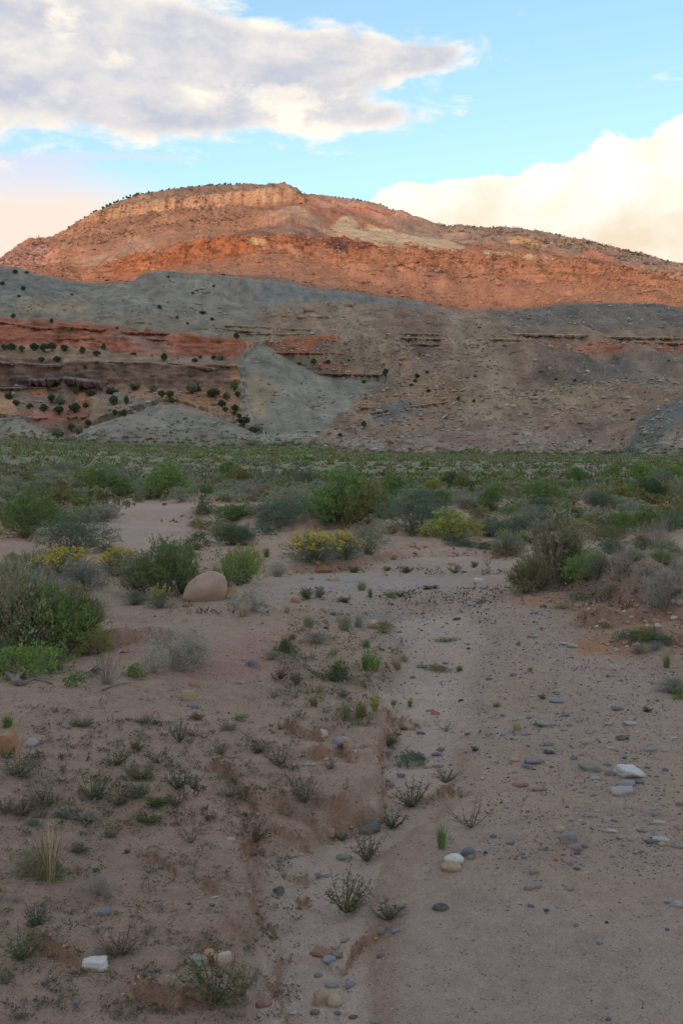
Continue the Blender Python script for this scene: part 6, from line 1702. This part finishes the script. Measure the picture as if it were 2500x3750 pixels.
SMALL = [
 ('weed', 1297, 2098, 40, 20, 'green'), ('weed', 1418, 2092, 26, 16, 'green'), ('weed', 1490, 2100, 40, 24, 'olive'), ('drytall', 1783, 2074, 44, 40, 'grey'), ('weed', 1738, 2079, 26, 20, 'brownish'), ('weed', 1665, 2100, 46, 30, 'grey-olive'), ('grass', 1323, 2163, 58, 42, 'sage'), ('grass', 1356, 2190, 28, 38, 'green'),
 ('grass', 1430, 2190, 62, 28, 'sage'), ('weed', 1465, 2188, 44, 22, 'green'), ('weed', 1565, 2160, 34, 14, 'green'), ('weed', 1590, 2156, 26, 12, 'olive'), ('lowgreen', 1870, 2125, 32, 18, 'teal'), ('weed', 1170, 2192, 38, 38, 'grey-olive'), ('weed', 1120, 2196, 42, 40, 'green'), ('weed', 1260, 2208, 40, 20, 'olive'), ('sparse', 1235, 2210, 40, 24, 'dark green'),
 ('lowgreen', 1045, 2395, 88, 50, 'deep green'), ('grass', 1045, 2380, 70, 50, 'olive'), ('lowgreen', 1234, 2504, 104, 72, 'deep green'), ('grass', 1240, 2490, 90, 92, 'straw'), ('grass', 1362, 2464, 100, 72, 'bright green'), ('grass', 1340, 2455, 60, 66, 'green'), ('sage', 1408, 2322, 72, 44, 'olive'), ('sage', 1160, 2362, 92, 46, 'blue-grey'), ('grass', 1340, 2374, 58, 36, 'green'),
 ('grass', 1320, 2640, 74, 70, 'olive'), ('grass', 1262, 2642, 64, 80, 'grey-olive'), ('grass', 1372, 2612, 52, 66, 'yellow-green'), ('sage', 995, 2418, 58, 34, 'grey-green'), ('grass', 1450, 2455, 70, 44, 'straw'), ('grass', 1480, 2425, 60, 34, 'straw'), ('grass', 1220, 2405, 60, 44, 'straw'), ('grass', 1130, 2300, 70, 50, 'grey-olive'), ('grass', 1260, 2310, 80, 60, 'grey-olive'), ('grass', 1310, 2300, 60, 54, 'sage'),
 ('lowgreen', 1635, 2352, 84, 14, 'green'), ('lowgreen', 1606, 2460, 92, 22, 'olive'), ('grass', 1680, 2460, 40, 22, 'olive'), ('weed', 1420, 2735, 84, 48, 'brownish'), ('grass', 1170, 2540, 60, 46, 'straw'), ('grass', 1150, 2590, 60, 40, 'olive'), ('weed', 1085, 2510, 50, 40, 'brownish'), ('weed', 1030, 2490, 44, 36, 'reddish'),
 ('drytall', 1080, 2560, 90, 50, 'grey'), ('drytall', 1000, 2560, 100, 44, 'grey'), ('sparse', 1330, 2520, 60, 40, 'grey-olive'), ('sparse', 1400, 2500, 50, 40, 'brownish'), ('weed', 1255, 2560, 50, 34, 'grey-olive'), ('grass', 1440, 2585, 40, 26, 'olive'), ('grass', 1500, 2590, 34, 34, 'olive'), ('grass', 1070, 2345, 50, 30, 'brownish'),
 ('drytall', 165, 3236, 150, 225, 'straw'), ('straw', 165, 3236, 150, 210, 'straw'), ('lowgreen', 110, 3220, 150, 100, 'grey-olive'), ('lowgreen', 190, 3230, 110, 70, 'green'), ('thistle', 655, 2722, 70, 78, 'olive'), ('thistle', 425, 2812, 104, 56, 'olive'), ('weed', 498, 2752, 54, 36, 'green'), ('sparse', 575, 2804, 120, 48, 'dark green'), ('weed', 505, 2856, 112, 48, 'olive'),
 ('thistle', 650, 2896, 88, 68, 'dark green'), ('thistle', 710, 2892, 60, 50, 'green'), ('sparse', 205, 2612, 40, 34, 'dark green'), ('thistle', 838, 2680, 82, 34, 'grey-olive'), ('lowgreen', 880, 2642, 54, 26, 'green'), ('thistle', 805, 2766, 74, 48, 'grey-olive'), ('thistle', 950, 2757, 66, 44, 'reddish'), ('thistle', 1020, 2812, 96, 68, 'brownish'),
 ('thistle', 1110, 2950, 118, 108, 'grey-olive'), ('thistle', 1208, 2820, 54, 38, 'grey-olive'), ('sparse', 1268, 2902, 50, 42, 'reddish'), ('thistle', 845, 2927, 74, 48, 'grey-olive'), ('thistle', 340, 2942, 134, 88, 'green'), ('thistle', 430, 2962, 96, 64, 'brownish'), ('thistle', 155, 2962, 114, 78, 'olive'), ('thistle', 75, 2997, 116, 66, 'reddish'),
 ('thistle', 15, 2987, 60, 62, 'reddish'), ('weed', 575, 2962, 94, 48, 'green'), ('thistle', 645, 2957, 62, 42, 'reddish'), ('weed', 500, 2927, 86, 44, 'teal'), ('weed', 540, 3020, 84, 38, 'green'), ('straw', 470, 3006, 44, 48, 'straw'), ('sparse', 690, 3096, 110, 80, 'reddish'), ('weed', 400, 3074, 74, 48, 'grey-olive'), ('thistle', 925, 3096, 136, 84, 'brownish'),
 ('weed', 280, 3127, 74, 34, 'olive'), ('lowgreen', 120, 3030, 58, 22, 'teal'), ('thistle', 60, 2857, 140, 92, 'grey-olive'), ('grass', 25, 2667, 64, 48, 'green'), ('dry', 350, 3292, 134, 92, 'grey'), ('dry', 55, 3312, 70, 54, 'grey'), ('weed', 130, 3402, 76, 78, 'teal'), ('thistle', 75, 3532, 154, 112, 'green'), ('weed', 20, 3612, 50, 56, 'grey-olive'),
 ('thistle', 440, 3512, 154, 78, 'brownish'), ('thistle', 770, 3700, 255, 160, 'olive'), ('thistle', 880, 3660, 120, 90, 'grey-olive'), ('sparse', 415, 2652, 94, 28, 'brownish'), ('weed', 300, 2662, 84, 34, 'grey-olive'), ('weed', 530, 2652, 74, 28, 'grey-olive'), ('thistle', 1270, 3362, 160, 135, 'olive'), ('thistle', 1420, 3377, 124, 64, 'dark green'),
 ('thistle', 1345, 3162, 106, 90, 'brownish'), ('thistle', 1510, 2968, 134, 96, 'brownish'), ('thistle', 1437, 3042, 96, 64, 'dark green'), ('sparse', 1725, 3042, 156, 98, 'brownish'), ('grass', 1617, 3112, 62, 92, 'green'), ('thistle', 1635, 2882, 90, 48, 'olive'), ('lowgreen', 1490, 2812, 80, 54, 'teal'), ('lowgreen', 1540, 2806, 50, 44, 'teal'), ('weed', 1738, 2752, 36, 14, 'dark green'),
 ('sparse', 1635, 2682, 70, 44, 'olive'), ('straw', 1890, 2677, 70, 42, 'straw'), ('grass', 1820, 2592, 54, 18, 'olive'), ('weed', 1250, 3072, 50, 24, 'green'), ('sparse', 1690, 2927, 64, 38, 'dark green'), ('straw', 2150, 2730, 54, 14, 'straw'), ('sparse', 1430, 2755, 80, 56, 'grey-olive'), ('sparse', 1790, 2700, 60, 24, 'grey-olive'),
 ('sparse', 505, 3150, 40, 40, 'reddish'), ('weed', 465, 3125, 24, 14, 'dark green'), ('weed', 350, 3195, 24, 14, 'green'), ('sparse', 550, 3205, 60, 34, 'grey-olive'), ('weed', 720, 2640, 60, 24, 'brownish'), ('sparse', 700, 2700, 100, 30, 'reddish'), ('sparse', 880, 2850, 60, 34, 'grey'), ('weed', 230, 3000, 60, 28, 'teal'), ('weed', 300, 3010, 80, 28, 'blue-grey'),
 ('weed', 2370, 2610, 30, 16, 'dark green'), ('grass', 1940, 2460, 30, 20, 'sage'), ('weed', 1985, 2560, 26, 18, 'olive'), ('thistle', 20, 2780, 60, 44, 'olive'), ('weed', 940, 3350, 16, 14, 'reddish'), ('sparse', 1650, 3080, 30, 18, 'brownish'), ('sparse', 760, 3010, 70, 40, 'reddish'),
]
CUSTOM = {
 ('sage', 1525): 'big dark teal shrub, the roundest and bluest of the middle thicket', ('rabbitflower', 1150): 'yellow-flowered rabbitbrush with the brightest blossom, in the middle of the wash bank',
 ('greasewood', 1270): 'biggest bright green bush in the middle thicket, left of the dark teal shrub', ('thistle', 770): 'widest thorny weed, beside the cracked soil at the bottom edge', ('grass', 1362): 'bright green grass tuft right of the dark domed shrub',
 ('lowgreen', 1234): 'dark green domed shrub with dry straw poking from its top', ('straw', 165): 'tall straw-coloured stalks rising from green leaves near the left edge', ('saltbush', 640): 'pale saltbush with silvery twigs on top of the left bank',
 ('lowgreen', 1490): 'blue-green desert herb beside the sandy channel', ('dry', 95): 'silvery leafless bush at the left edge above the green shrubs',
}
for q in SHRUBS:
    put_plant(*q, label=CUSTOM.get((q[0], q[1])), grp=GS)
for q in CUSH:
    put_plant('cushion', *q, 'olive', grp='cushion plants beside the dirt track')
for q in SMALL:
    put_plant(*q, label=CUSTOM.get((q[0], q[1])), grp='weeds and tufts on the open soil')

# ---- junipers on the hills
JUN = [(54, 1166, 20, 20), (191, 1182, 16, 20), (431, 1201, 15, 12), (589, 1128, 20, 18), (648, 1166, 12, 12), (775, 1175, 18, 15), (686, 1191, 14, 12), (740, 1149, 30, 12), (43, 1284, 42, 34), (15, 1276, 26, 22), (82, 1282, 30, 24), (127, 1282, 38, 32), (163, 1282, 38, 34), (191, 1286, 40, 36), (237, 1286, 34, 28),
       (303, 1294, 30, 30), (357, 1297, 32, 22), (383, 1286, 20, 32), (212, 1322, 32, 26), (150, 1322, 28, 20), (311, 1342, 18, 12), (604, 1324, 26, 38), (714, 1322, 28, 18), (733, 1315, 18, 18), (783, 1315, 22, 18), (490, 1300, 28, 14), (286, 1434, 24, 46), (283, 1442, 32, 28), (191, 1474, 36, 34), (223, 1480, 36, 44),
       (217, 1514, 40, 36), (275, 1506, 48, 40), (319, 1496, 24, 22), (110, 1500, 32, 26), (163, 1510, 36, 32), (64, 1486, 30, 26), (31, 1462, 38, 28), (332, 1444, 48, 28), (408, 1446, 50, 34), (418, 1482, 36, 44), (462, 1478, 24, 38), (490, 1422, 58, 34), (561, 1436, 48, 32), (592, 1452, 32, 30), (622, 1458, 36, 30),
       (704, 1440, 56, 44), (633, 1476, 32, 24), (454, 1526, 32, 30), (423, 1516, 24, 24), (219, 1602, 56, 48), (260, 1578, 36, 32), (286, 1588, 42, 38), (324, 1554, 28, 26), (715, 1432, 46, 34), (784, 1456, 62, 36), (856, 1428, 38, 48), (830, 1466, 34, 36), (810, 1488, 36, 32), (863, 1502, 34, 30), (871, 1448, 24, 24), (828, 1510, 26, 22),
       (858, 1518, 20, 22), (879, 1530, 22, 20), (894, 1552, 62, 34), (930, 1582, 46, 30), (968, 1596, 24, 20), (809, 1318, 32, 30), (868, 1244, 24, 30), (1098, 1340, 22, 14), (1147, 1336, 24, 26), (1203, 1334, 24, 16), (1412, 1378, 26, 28), (1331, 1406, 22, 17), (1333, 1562, 24, 28), (1248, 1593, 18, 16), (1276, 1318, 12, 9), (1528, 1384, 22, 20),
       (1518, 1400, 18, 17), (1507, 1414, 20, 14), (1561, 1367, 16, 14), (1493, 1252, 16, 13), (1536, 1304, 9, 19), (1464, 1411, 14, 13), (1567, 1434, 22, 14), (1677, 1464, 20, 18), (1731, 1471, 13, 12), (2155, 1620, 16, 14), (56, 999, 26, 16), (96, 1006, 22, 12), (10, 1044, 22, 18), (85, 1070, 24, 18), (71, 1090, 18, 14), (263, 1086, 14, 10),
       (618, 1022, 14, 10), (780, 1056, 14, 12), (708, 1080, 13, 11), (1470, 1245, 12, 10), (2100, 1395, 14, 11), (2030, 1388, 16, 10), (1990, 1330, 12, 12)]
for (px, py, w, h) in JUN:
    p = hpick(px, py - 2)
    if p is None: continue
    m = p[1] / F
    c = rb.choice(['dark green', 'dark green', 'deep green', 'grey-olive'] if w > 26 else ['dark green', 'dark green', 'deep green'])
    sz = 'wide' if w > 40 else 'slender' if h > w * 1.25 else 'small' if w < 24 else 'bushy'
    spawn('juniper', (float(p[0]), float(p[1]) - .3, float(p[2]) - .25), w * m * .76, h * m * .84, c, 1 if w > 22 else 0, rb.uniform(0, 6), rb.randrange(3),
          auto_label(sz + (' grey-green' if c == 'grey-olive' else ' dark') + ' juniper', px, py - h / 2, HMARKS, False), 'tree', 'junipers on the shaded hillside')

# ---- junipers along the mesa rim, on the skyline
rimx, rimy = LINES[17][0], LINES[17][1]
k = 0
px = 60.0
while px < 2490:
    dens = 9 if (px > 1680 or 640 > px > 330) else 15
    px += rb.uniform(.5, 1.6) * dens
    if 900 < px < 1130 and rb.random() < .4: continue
    py, Yv = line_at(LINES[17], px)
    x, z = unproj(px, py, float(Yv))
    w, h = rb.uniform(5, 10.5), rb.uniform(4, 8.5)
    m = float(Yv) / F
    desc = ('taller' if h > 7.3 else 'wide' if w > 9 else 'small') + ' rim juniper on the mesa skyline'
    spawn('juniper', (float(x), float(Yv) - rb.uniform(0, 6), float(z) - 1.4), w * m, h * m + .9, 'dark green', 0, rb.uniform(0, 6), rb.randrange(3), auto_label(desc, px, py, MMARKS, False), 'tree', 'junipers along the mesa rim')
    k += 1


# ---- masses of low plants too many to count
def clumps(name, label, P, size, cols, nleaf, seed, flat=.7, mat=None):
    rs = np.random.RandomState(seed); n = len(P)
    d = rs.normal(size=(n, nleaf, 3)); d[..., 2] = np.abs(d[..., 2]); d /= np.linalg.norm(d, axis=2)[..., None]
    s = size[:, None, None]
    pos = P[:, None] + d * s * np.array([.42, .42, flat * .5]) * rs.uniform(.2, 1, (n, nleaf, 1)) + np.array([0, 0, .04]) * s
    co, f = leaves_np(pos.reshape(-1, 3), (d + rs.normal(size=d.shape) * .4 + np.array([0, 0, .5])).reshape(-1, 3), np.repeat(size, nleaf)[:, None] * .26, np.repeat(size, nleaf)[:, None] * .075, rs)
    c = np.repeat(cols, nleaf, 0) * tone(n * nleaf, rs, .25, .06)
    me = mesh_np(name, co, f, 4, False, np.repeat(c, 4, 0)); o = link(name, me, mat=mat or M_VEG)
    stuff(o, label, name.replace('_', ' ')); return o


def plain_plants():
    n = 9500
    Y = np.sqrt(RS.uniform(19 ** 2, 152 ** 2, n)); Y[:1500] = np.sqrt(RS.uniform(18 ** 2, 45 ** 2, 1500)); U = RS.uniform(-.43, .43, n); X = U * Y
    Z = gh(X, Y); px, py = project(X, Y, Z)
    keep = ~inpoly(px, py, [(380, 1835), (600, 1838), (980, 1838), (1050, 1860), (950, 1905), (690, 1930), (660, 2010), (420, 1990)])
    keep &= ~inpoly(px, py, [(650, 1990), (1250, 1960), (2500, 2000), (2500, 2300), (650, 2300)])
    keep &= ~inpoly(px, py, [(1450, 1850), (2500, 1850), (2500, 1900), (1500, 1890)]) | (RS.rand(n) < .4)
    keep &= (fbm(X / 9, Y / 9, 3, 240) > -.75) & (py < 2010)
    X, Y, Z, px, py = (a[keep] for a in (X, Y, Z, px, py)); n = len(X)
    gr = fbm(X / 20, Y / 14, 3, 241)
    bright = (py < 1700) * 1.0
    pal = np.array([GREEN[c] for c in ('grey-green', 'sage', 'blue-grey', 'grey-olive', 'olive', 'green', 'grey')]) * np.array([1.0, .95, .8]) * .92
    idx = np.where(gr > .1, RS.choice([3, 4, 5, 0], n), RS.choice([0, 1, 2, 3, 6], n))
    idx = np.where((bright > 0) & (RS.rand(n) < .6), RS.choice([3, 4, 5, 0], n), idx)
    size = RS.uniform(.3, .85, n) * np.where(py < 1700, 1.15, 1.0)
    big = np.argsort(-(size / Y))
    cols = pal[idx] * np.where(bright > 0, 1.15, .95)[:, None]
    rest = big[230:]
    cols = cols * 1.12
    clumps('low_sagebrush', 'low grey-green sagebrush covering the flat below the hills', np.stack([X, Y, Z - .03], 1)[rest], size[rest], cols[rest], 17, 5, .55)
    names = ['grey-green', 'sage', 'blue-grey', 'grey-olive', 'olive', 'green', 'grey']
    for i in big[:230]:
        kd = 'sage' if idx[i] in (0, 1, 2, 6) else 'greasewood'
        desc = 'low %s %s on the flat' % ({'sage': 'silvery', 'grey': 'dull grey'}.get(names[idx[i]], names[idx[i]]), 'sagebrush' if kd == 'sage' else 'bush')
        spawn(kd, (float(X[i]), float(Y[i]), float(Z[i]) - .03), float(size[i]), float(size[i]) * random.uniform(.4, .6), names[idx[i]], 0, random.uniform(0, 6), random.randrange(3), auto_label(desc, float(px[i]), float(py[i])), 'bush', 'low bushes on the flat')


plain_plants()


def foot_scrub():
    c = np.where((HB > 0) & (HB < .8) & (HPX0 > -600) & (HPX0 < 3100))[0]
    w = np.exp(-HB[c] / .22) * (.3 + np.clip(fbm(HPX0[c] / 80, HPY0[c] / 10, 3, 310) + .2, 0, 1)); w /= w.sum()
    k = RS.choice(c, 1300, p=w)
    pal = np.array([GREEN[q] for q in ('grey-green', 'sage', 'grey-olive', 'olive', 'green')]) * .9
    clumps('foot_scrub', 'low scrub straggling up the foot of the slopes', HCO[k], RS.uniform(.4, 1.1, 1300), pal[RS.choice(5, 1300)], 18, 19, .6)


foot_scrub()


def hill_shrubs():
    """scrub dots on the hills and the mesa"""
    for nm, lab, lo, hi, n, sz, f in (('hill_scrub', 'scattered dark scrub dotting the shaded slopes', .5, 9.3, 500, .9, None), ('mesa_scrub', 'dark scrub dotting the upper slopes of the mesa', 12.5, 16.95, 3600, 2.8, 1)):
        c = (HB > lo) & (HB < hi) & (HPX0 > -500) & (HPX0 < 3000)
        if f:
            w = np.where(HB > 16.1, 1.6, .1) + np.where((HPX0 > 1650) & (HB > 13.2), 1.4, 0) + np.where((HPX0 < 900) & (HB > 13.0) & (HB < 15), 2.2, 0) + np.where((HPX0 > 2250) & (HB > 12.5), 1.2, 0)
            w *= np.where((HPX0 > 1150) & (HPX0 < 1600), .08, 1) * np.where((HPX0 > 900) & (HPX0 < 1700) & (HB < 14), .03, 1) * np.where((HB > 14.95) & (HB < 16.05) & (HPX0 < 1130), .02, 1)
            w *= .15 + np.clip(fbm(HPX0 / 60, HPY0 / 18, 3, 250) + .3, 0, 1.2)
        else:
            w = .15 + np.clip(fbm(HPX0 / 80, HPY0 / 30, 3, 251), 0, 1)
        ids = np.where(c)[0]; w = w[ids]; w = w / w.sum()
        # even out: vertices are denser on the right scale already
        k = RS.choice(ids, n, p=w)
        size = RS.uniform(.5, 1.3, n) * sz * (1.0 if not f else 1)
        cols = np.array([(.055, .075, .038), (.075, .075, .045), (.05, .06, .04), (.09, .095, .055)])[RS.choice(4, n)]
        clumps(nm, lab, HCO[k], size, cols, 11, 9, .9)


hill_shrubs()


def litter():
    n = 9000
    px = RS.uniform(-100, 2500, n * 3); py = RS.uniform(2120, 3750, n * 3)
    left = (px < 1250 - (py - 2500) * .15) & (py > 2380)
    mid = inpoly(px, py, [(950, 2240), (1500, 2240), (1520, 2700), (1000, 2760)])
    d = np.where(mid, 1.0, np.where(left, .75, .07)) * (.2 + np.clip(fbm(px / 110, py / 70, 3, 260) + .3, 0, 1))
    k = RS.rand(n * 3) < d
    px, py = px[k][:n], py[k][:n]; n = len(px)
    X, Y, Z = pick(px, py)
    ln = RS.uniform(.004, .016, n) * np.minimum(.6 + Y / 5, 3)
    ang = RS.uniform(0, 6.283, n)
    dr = np.stack([np.cos(ang), np.sin(ang), RS.uniform(.05, .9, n)], 1)
    co, f = leaves_np(np.stack([X, Y, Z], 1), dr, ln[:, None], ln[:, None] * .07, RS)
    pal = np.array([(.10, .085, .06), (.19, .155, .11), (.07, .06, .05), (.12, .14, .07), (.28, .23, .15)])
    c = pal[RS.choice(5, n)]
    o = link('plant_litter', mesh_np('plant_litter', co, f, 4, False, np.repeat(c, 4, 0)), mat=M_VEG)
    stuff(o, 'dry twigs and plant litter scattered on the soil', 'litter')
    # dry grass carpet on the bank in the middle
    n = 900
    px = RS.uniform(940, 1520, n * 2); py = RS.uniform(2240, 2740, n * 2)
    k = inpoly(px, py, [(1100, 2235), (1350, 2250), (1480, 2330), (1440, 2480), (1350, 2660), (1150, 2680), (1000, 2560), (990, 2420), (1080, 2330)]) & (fbm(px / 60, py / 40, 3, 270) > -.05)
    px, py = px[k][:n], py[k][:n]; n = len(px)
    X, Y, Z = pick(px, py)
    pal = np.array([(.27, .22, .13), (.18, .18, .10), (.22, .19, .13), (.15, .13, .10), (.13, .16, .08)])
    clumps('dry_grass', 'dry grass and small herbs carpeting the low bank', np.stack([X, Y, Z], 1), RS.uniform(.03, .085, n), pal[RS.choice(5, n)], 7, 12, 1.2)
    n = 750
    px = RS.uniform(60, 1150, n * 2); py = RS.uniform(2620, 3060, n * 2)
    k = inpoly(px, py, [(150, 2640), (1080, 2640), (1150, 2860), (900, 3010), (450, 3060), (60, 3060), (60, 2850)]) & (fbm(px / 80, py / 30, 3, 290) > .05)
    px, py = px[k][:n], py[k][:n]; n = len(px)
    X, Y, Z = pick(px, py)
    pw = np.array([(.10, .075, .055), (.13, .11, .07), (.16, .15, .11), (.10, .13, .06), (.20, .18, .15)])
    clumps('low_weeds', 'tangled low weeds in a band across the left bank', np.stack([X, Y, Z], 1), RS.uniform(.02, .055, n), pw[RS.choice(5, n)] * 1.25, 12, 14, .9)
    n = 900
    px = RS.uniform(620, 2500, n * 3); py = RS.uniform(1930, 2330, n * 3)
    k = (inpoly(px, py, [(650, 1940), (1150, 1960), (1100, 2050), (700, 2080)]) | inpoly(px, py, [(1200, 2090), (1700, 2080), (1650, 2110), (1200, 2120)]) | inpoly(px, py, [(1980, 2100), (2500, 2000), (2500, 2230), (2080, 2240)]) | inpoly(px, py, [(560, 2225), (1000, 2225), (1000, 2260), (420, 2260)]) | inpoly(px, py, [(1380, 2180), (1850, 2150), (1850, 2220), (1380, 2230)])) & (fbm(px / 70, py / 25, 3, 295) > -.15)
    px, py = px[k][:n], py[k][:n]; n = len(px)
    X, Y, Z = pick(px, py)
    clumps('wash_herbs', 'small herbs and dead stalks on the gravelly flats of the wash', np.stack([X, Y, Z], 1), RS.uniform(.04, .13, n), pal[RS.choice(5, n)] * .9, 8, 16, 1.0)
    # tiny herbs elsewhere on the left bank
    n = 2600
    px = RS.uniform(-50, 1100, n * 3); py = RS.uniform(2500, 3740, n * 3)
    k = (fbm(px / 130, py / 60, 3, 280) > .05)
    px, py = px[k][:n], py[k][:n]; n = len(px)
    X, Y, Z = pick(px, py)
    clumps('tiny_herbs', 'tiny herbs and seedlings on the left bank', np.stack([X, Y, Z], 1), RS.uniform(.010, .034, n), pal[RS.choice(5, n)] * .75, 8, 13, 1.0)


litter()


def clods():
    """crumbs of red soil broken from the little banks"""
    o8 = np.array([[1, 0, 0], [0, 1, 0], [-1, 0, 0], [0, -1, 0], [0, 0, 1], [0, 0, -1]], float)
    f8 = np.array([[0, 1, 4], [1, 2, 4], [2, 3, 4], [3, 0, 4], [1, 0, 5], [2, 1, 5], [3, 2, 5], [0, 3, 5]])
    XX, YY, SS = [], [], []
    for sc in SCARPS:
        if sc[2] > .24: continue
        P = np.array([plane0(*p) for p in sc[0]])
        seg = np.hypot(*(P[1:] - P[:-1]).T); tot = seg.sum(); Ym = P[:, 1].mean()
        n = int(min(260, tot / (Ym * .0042)) * 1.6)
        t = RS.uniform(0, tot, n); cum = np.r_[0, np.cumsum(seg)]
        x = np.interp(t, cum, P[:, 0]); y = np.interp(t, cum, P[:, 1])
        w = max(.018, sc[2] * .7)
        x = x + RS.normal(0, w, n); y = y + RS.normal(0, w, n) - w * .6
        XX.append(x); YY.append(y); SS.append(RS.lognormal(0, .55, n) * .0011 * Ym + .001)
    X, Y, s = np.concatenate(XX), np.concatenate(YY), np.concatenate(SS); n = len(X)
    Z = gh(X, Y)
    b = o8[None] * s[:, None, None] * RS.uniform(.5, 1.3, (n, 6, 1)) + RS.normal(0, .22, (n, 6, 3)) * s[:, None, None]
    co = (b + np.stack([X, Y, Z + s * .2], 1)[:, None]).reshape(-1, 3)
    f = (f8[None] + np.arange(n)[:, None, None] * 6).reshape(-1)
    c = np.array([(.30, .165, .10), (.24, .13, .08), (.35, .22, .15), (.36, .25, .19)])[RS.choice(4, n)] * RS.uniform(.8, 1.15, (n, 1))
    o = link('soil_crumbs', mesh_np('soil_crumbs', co, f, 3, False, np.repeat(c, 6, 0)), mat=M_PEB)
    stuff(o, 'crumbs of reddish soil fallen from the small banks', 'soil')


clods()


# ------------------------------------------------------------------ dead wood
def wood(name, pts_list, radii, mat, label, cat, knots=.12):
    """each entry of pts_list is a limb: world points with radii"""
    import bmesh
    bm = bmesh.new()
    rs = np.random.RandomState(len(label))
    for P, (r0, r1) in zip(pts_list, radii):
        P = np.array(P, float); k = len(P)
        Pn = np.concatenate([P[:1]] + [P[i] + (P[i + 1] - P[i]) * np.array([[.5], [1.0]]) for i in range(k - 1)])
        Pn[1:-1] += rs.normal(size=(len(Pn) - 2, 3)) * r0 * .6
        T = np.gradient(Pn, axis=0); T /= np.linalg.norm(T, axis=1)[:, None]
        A = np.cross(T, (.2, .3, .93)); A /= np.linalg.norm(A, axis=1)[:, None]; B = np.cross(T, A)
        rings = []
        for i in range(len(Pn)):
            r = r0 + (r1 - r0) * i / (len(Pn) - 1)
            rings.append([bm.verts.new(Pn[i] + (A[i] * math.cos(a) + B[i] * math.sin(a)) * r * (1 + rs.uniform(-knots, knots))) for a in np.linspace(0, 6.283, 7)[:6]])
        for i in range(len(rings) - 1):
            for s in range(6): bm.faces.new((rings[i][s], rings[i][(s + 1) % 6], rings[i + 1][(s + 1) % 6], rings[i + 1][s]))
        bm.faces.new(rings[0][::-1]); bm.faces.new(rings[-1])
    me = bpy.data.meshes.new(name); bm.to_mesh(me); bm.free(); me.materials.append(mat)
    o = bpy.data.objects.new(name, me); COL.objects.link(o); tag(o, label, cat); return o


def gpt(px, py, up=0.0, dY=0.0):
    X, Y, Z = (float(a[0]) for a in pick(px, py)); return np.array([X, Y + dY, Z + up])


def apt(px, py, Y):
    x, z = unproj(px, py, Y); return np.array([float(x), Y, float(z)])


b0 = gpt(2062, 1935); YB = b0[1]
wood('dead_branch', [[b0, apt(2078, 1880, YB - .1), apt(2095, 1852, YB + .2), apt(2118, 1826, YB), apt(2158, 1788, YB + .3)], [apt(2118, 1826, YB), apt(2116, 1800, YB), apt(2124, 1780, YB - .2)], [apt(2095, 1852, YB + .2), apt(2098, 1826, YB)]],
     [(.022, .010), (.010, .004), (.010, .005)], M_WOOD, 'grey dead forked branch sticking up above the brush on the right', 'branch')
wood('fallen_log', [[gpt(1935, 1990, .05), gpt(1965, 1972, .2), gpt(2005, 1955, .25)], [gpt(1965, 1972, .2), gpt(1990, 1985, .05)]], [(.07, .05), (.04, .03)], M_TWIGD, 'dark broken log lying at the foot of the dead branch', 'log')
wood('fallen_log', [[gpt(1990, 1962, .1), gpt(2030, 1948, .3), gpt(2070, 1938, .35)], [gpt(2070, 1938, .3), gpt(2110, 1955, .2), gpt(2180, 1965, .12)]], [(.03, .025), (.025, .012)], M_WOOD, 'pale weathered limb stretched between the dark log and the yellow brush', 'log')
wood('driftwood', [[gpt(18, 2480, .05), gpt(45, 2500, .02), gpt(80, 2512, .02)], [gpt(60, 2512, .02), gpt(95, 2490, .05)]], [(.012, .018), (.016, .008)], M_WOOD, 'gnarled driftwood root under the green shrub at the left edge', 'driftwood')
wood('driftwood', [[gpt(80, 2512, .015), gpt(130, 2500, .02), gpt(190, 2508, .01)]], [(.010, .006)], M_WOOD, 'thin driftwood stick lying right of the gnarled root', 'driftwood')
wood('twig', [[gpt(300, 2470, .02), gpt(330, 2482, .03), gpt(362, 2492, .01)]], [(.006, .003)], M_WOOD, 'thin bare twig between the green clump and the dry stalks', 'twig')
wood('twig', [[gpt(375, 2530, .008), gpt(440, 2512, .01), gpt(480, 2505, .008)]], [(.005, .002)], M_TWIG, 'long fallen twig on the sand below the dry stalks', 'twig')
wood('twig', [[gpt(520, 2482, .01), gpt(560, 2465, .012), gpt(600, 2450, .008)]], [(.006, .003)], M_WOOD, 'pale root along the sandy edge below the saltbush', 'twig')


number_lookalikes()
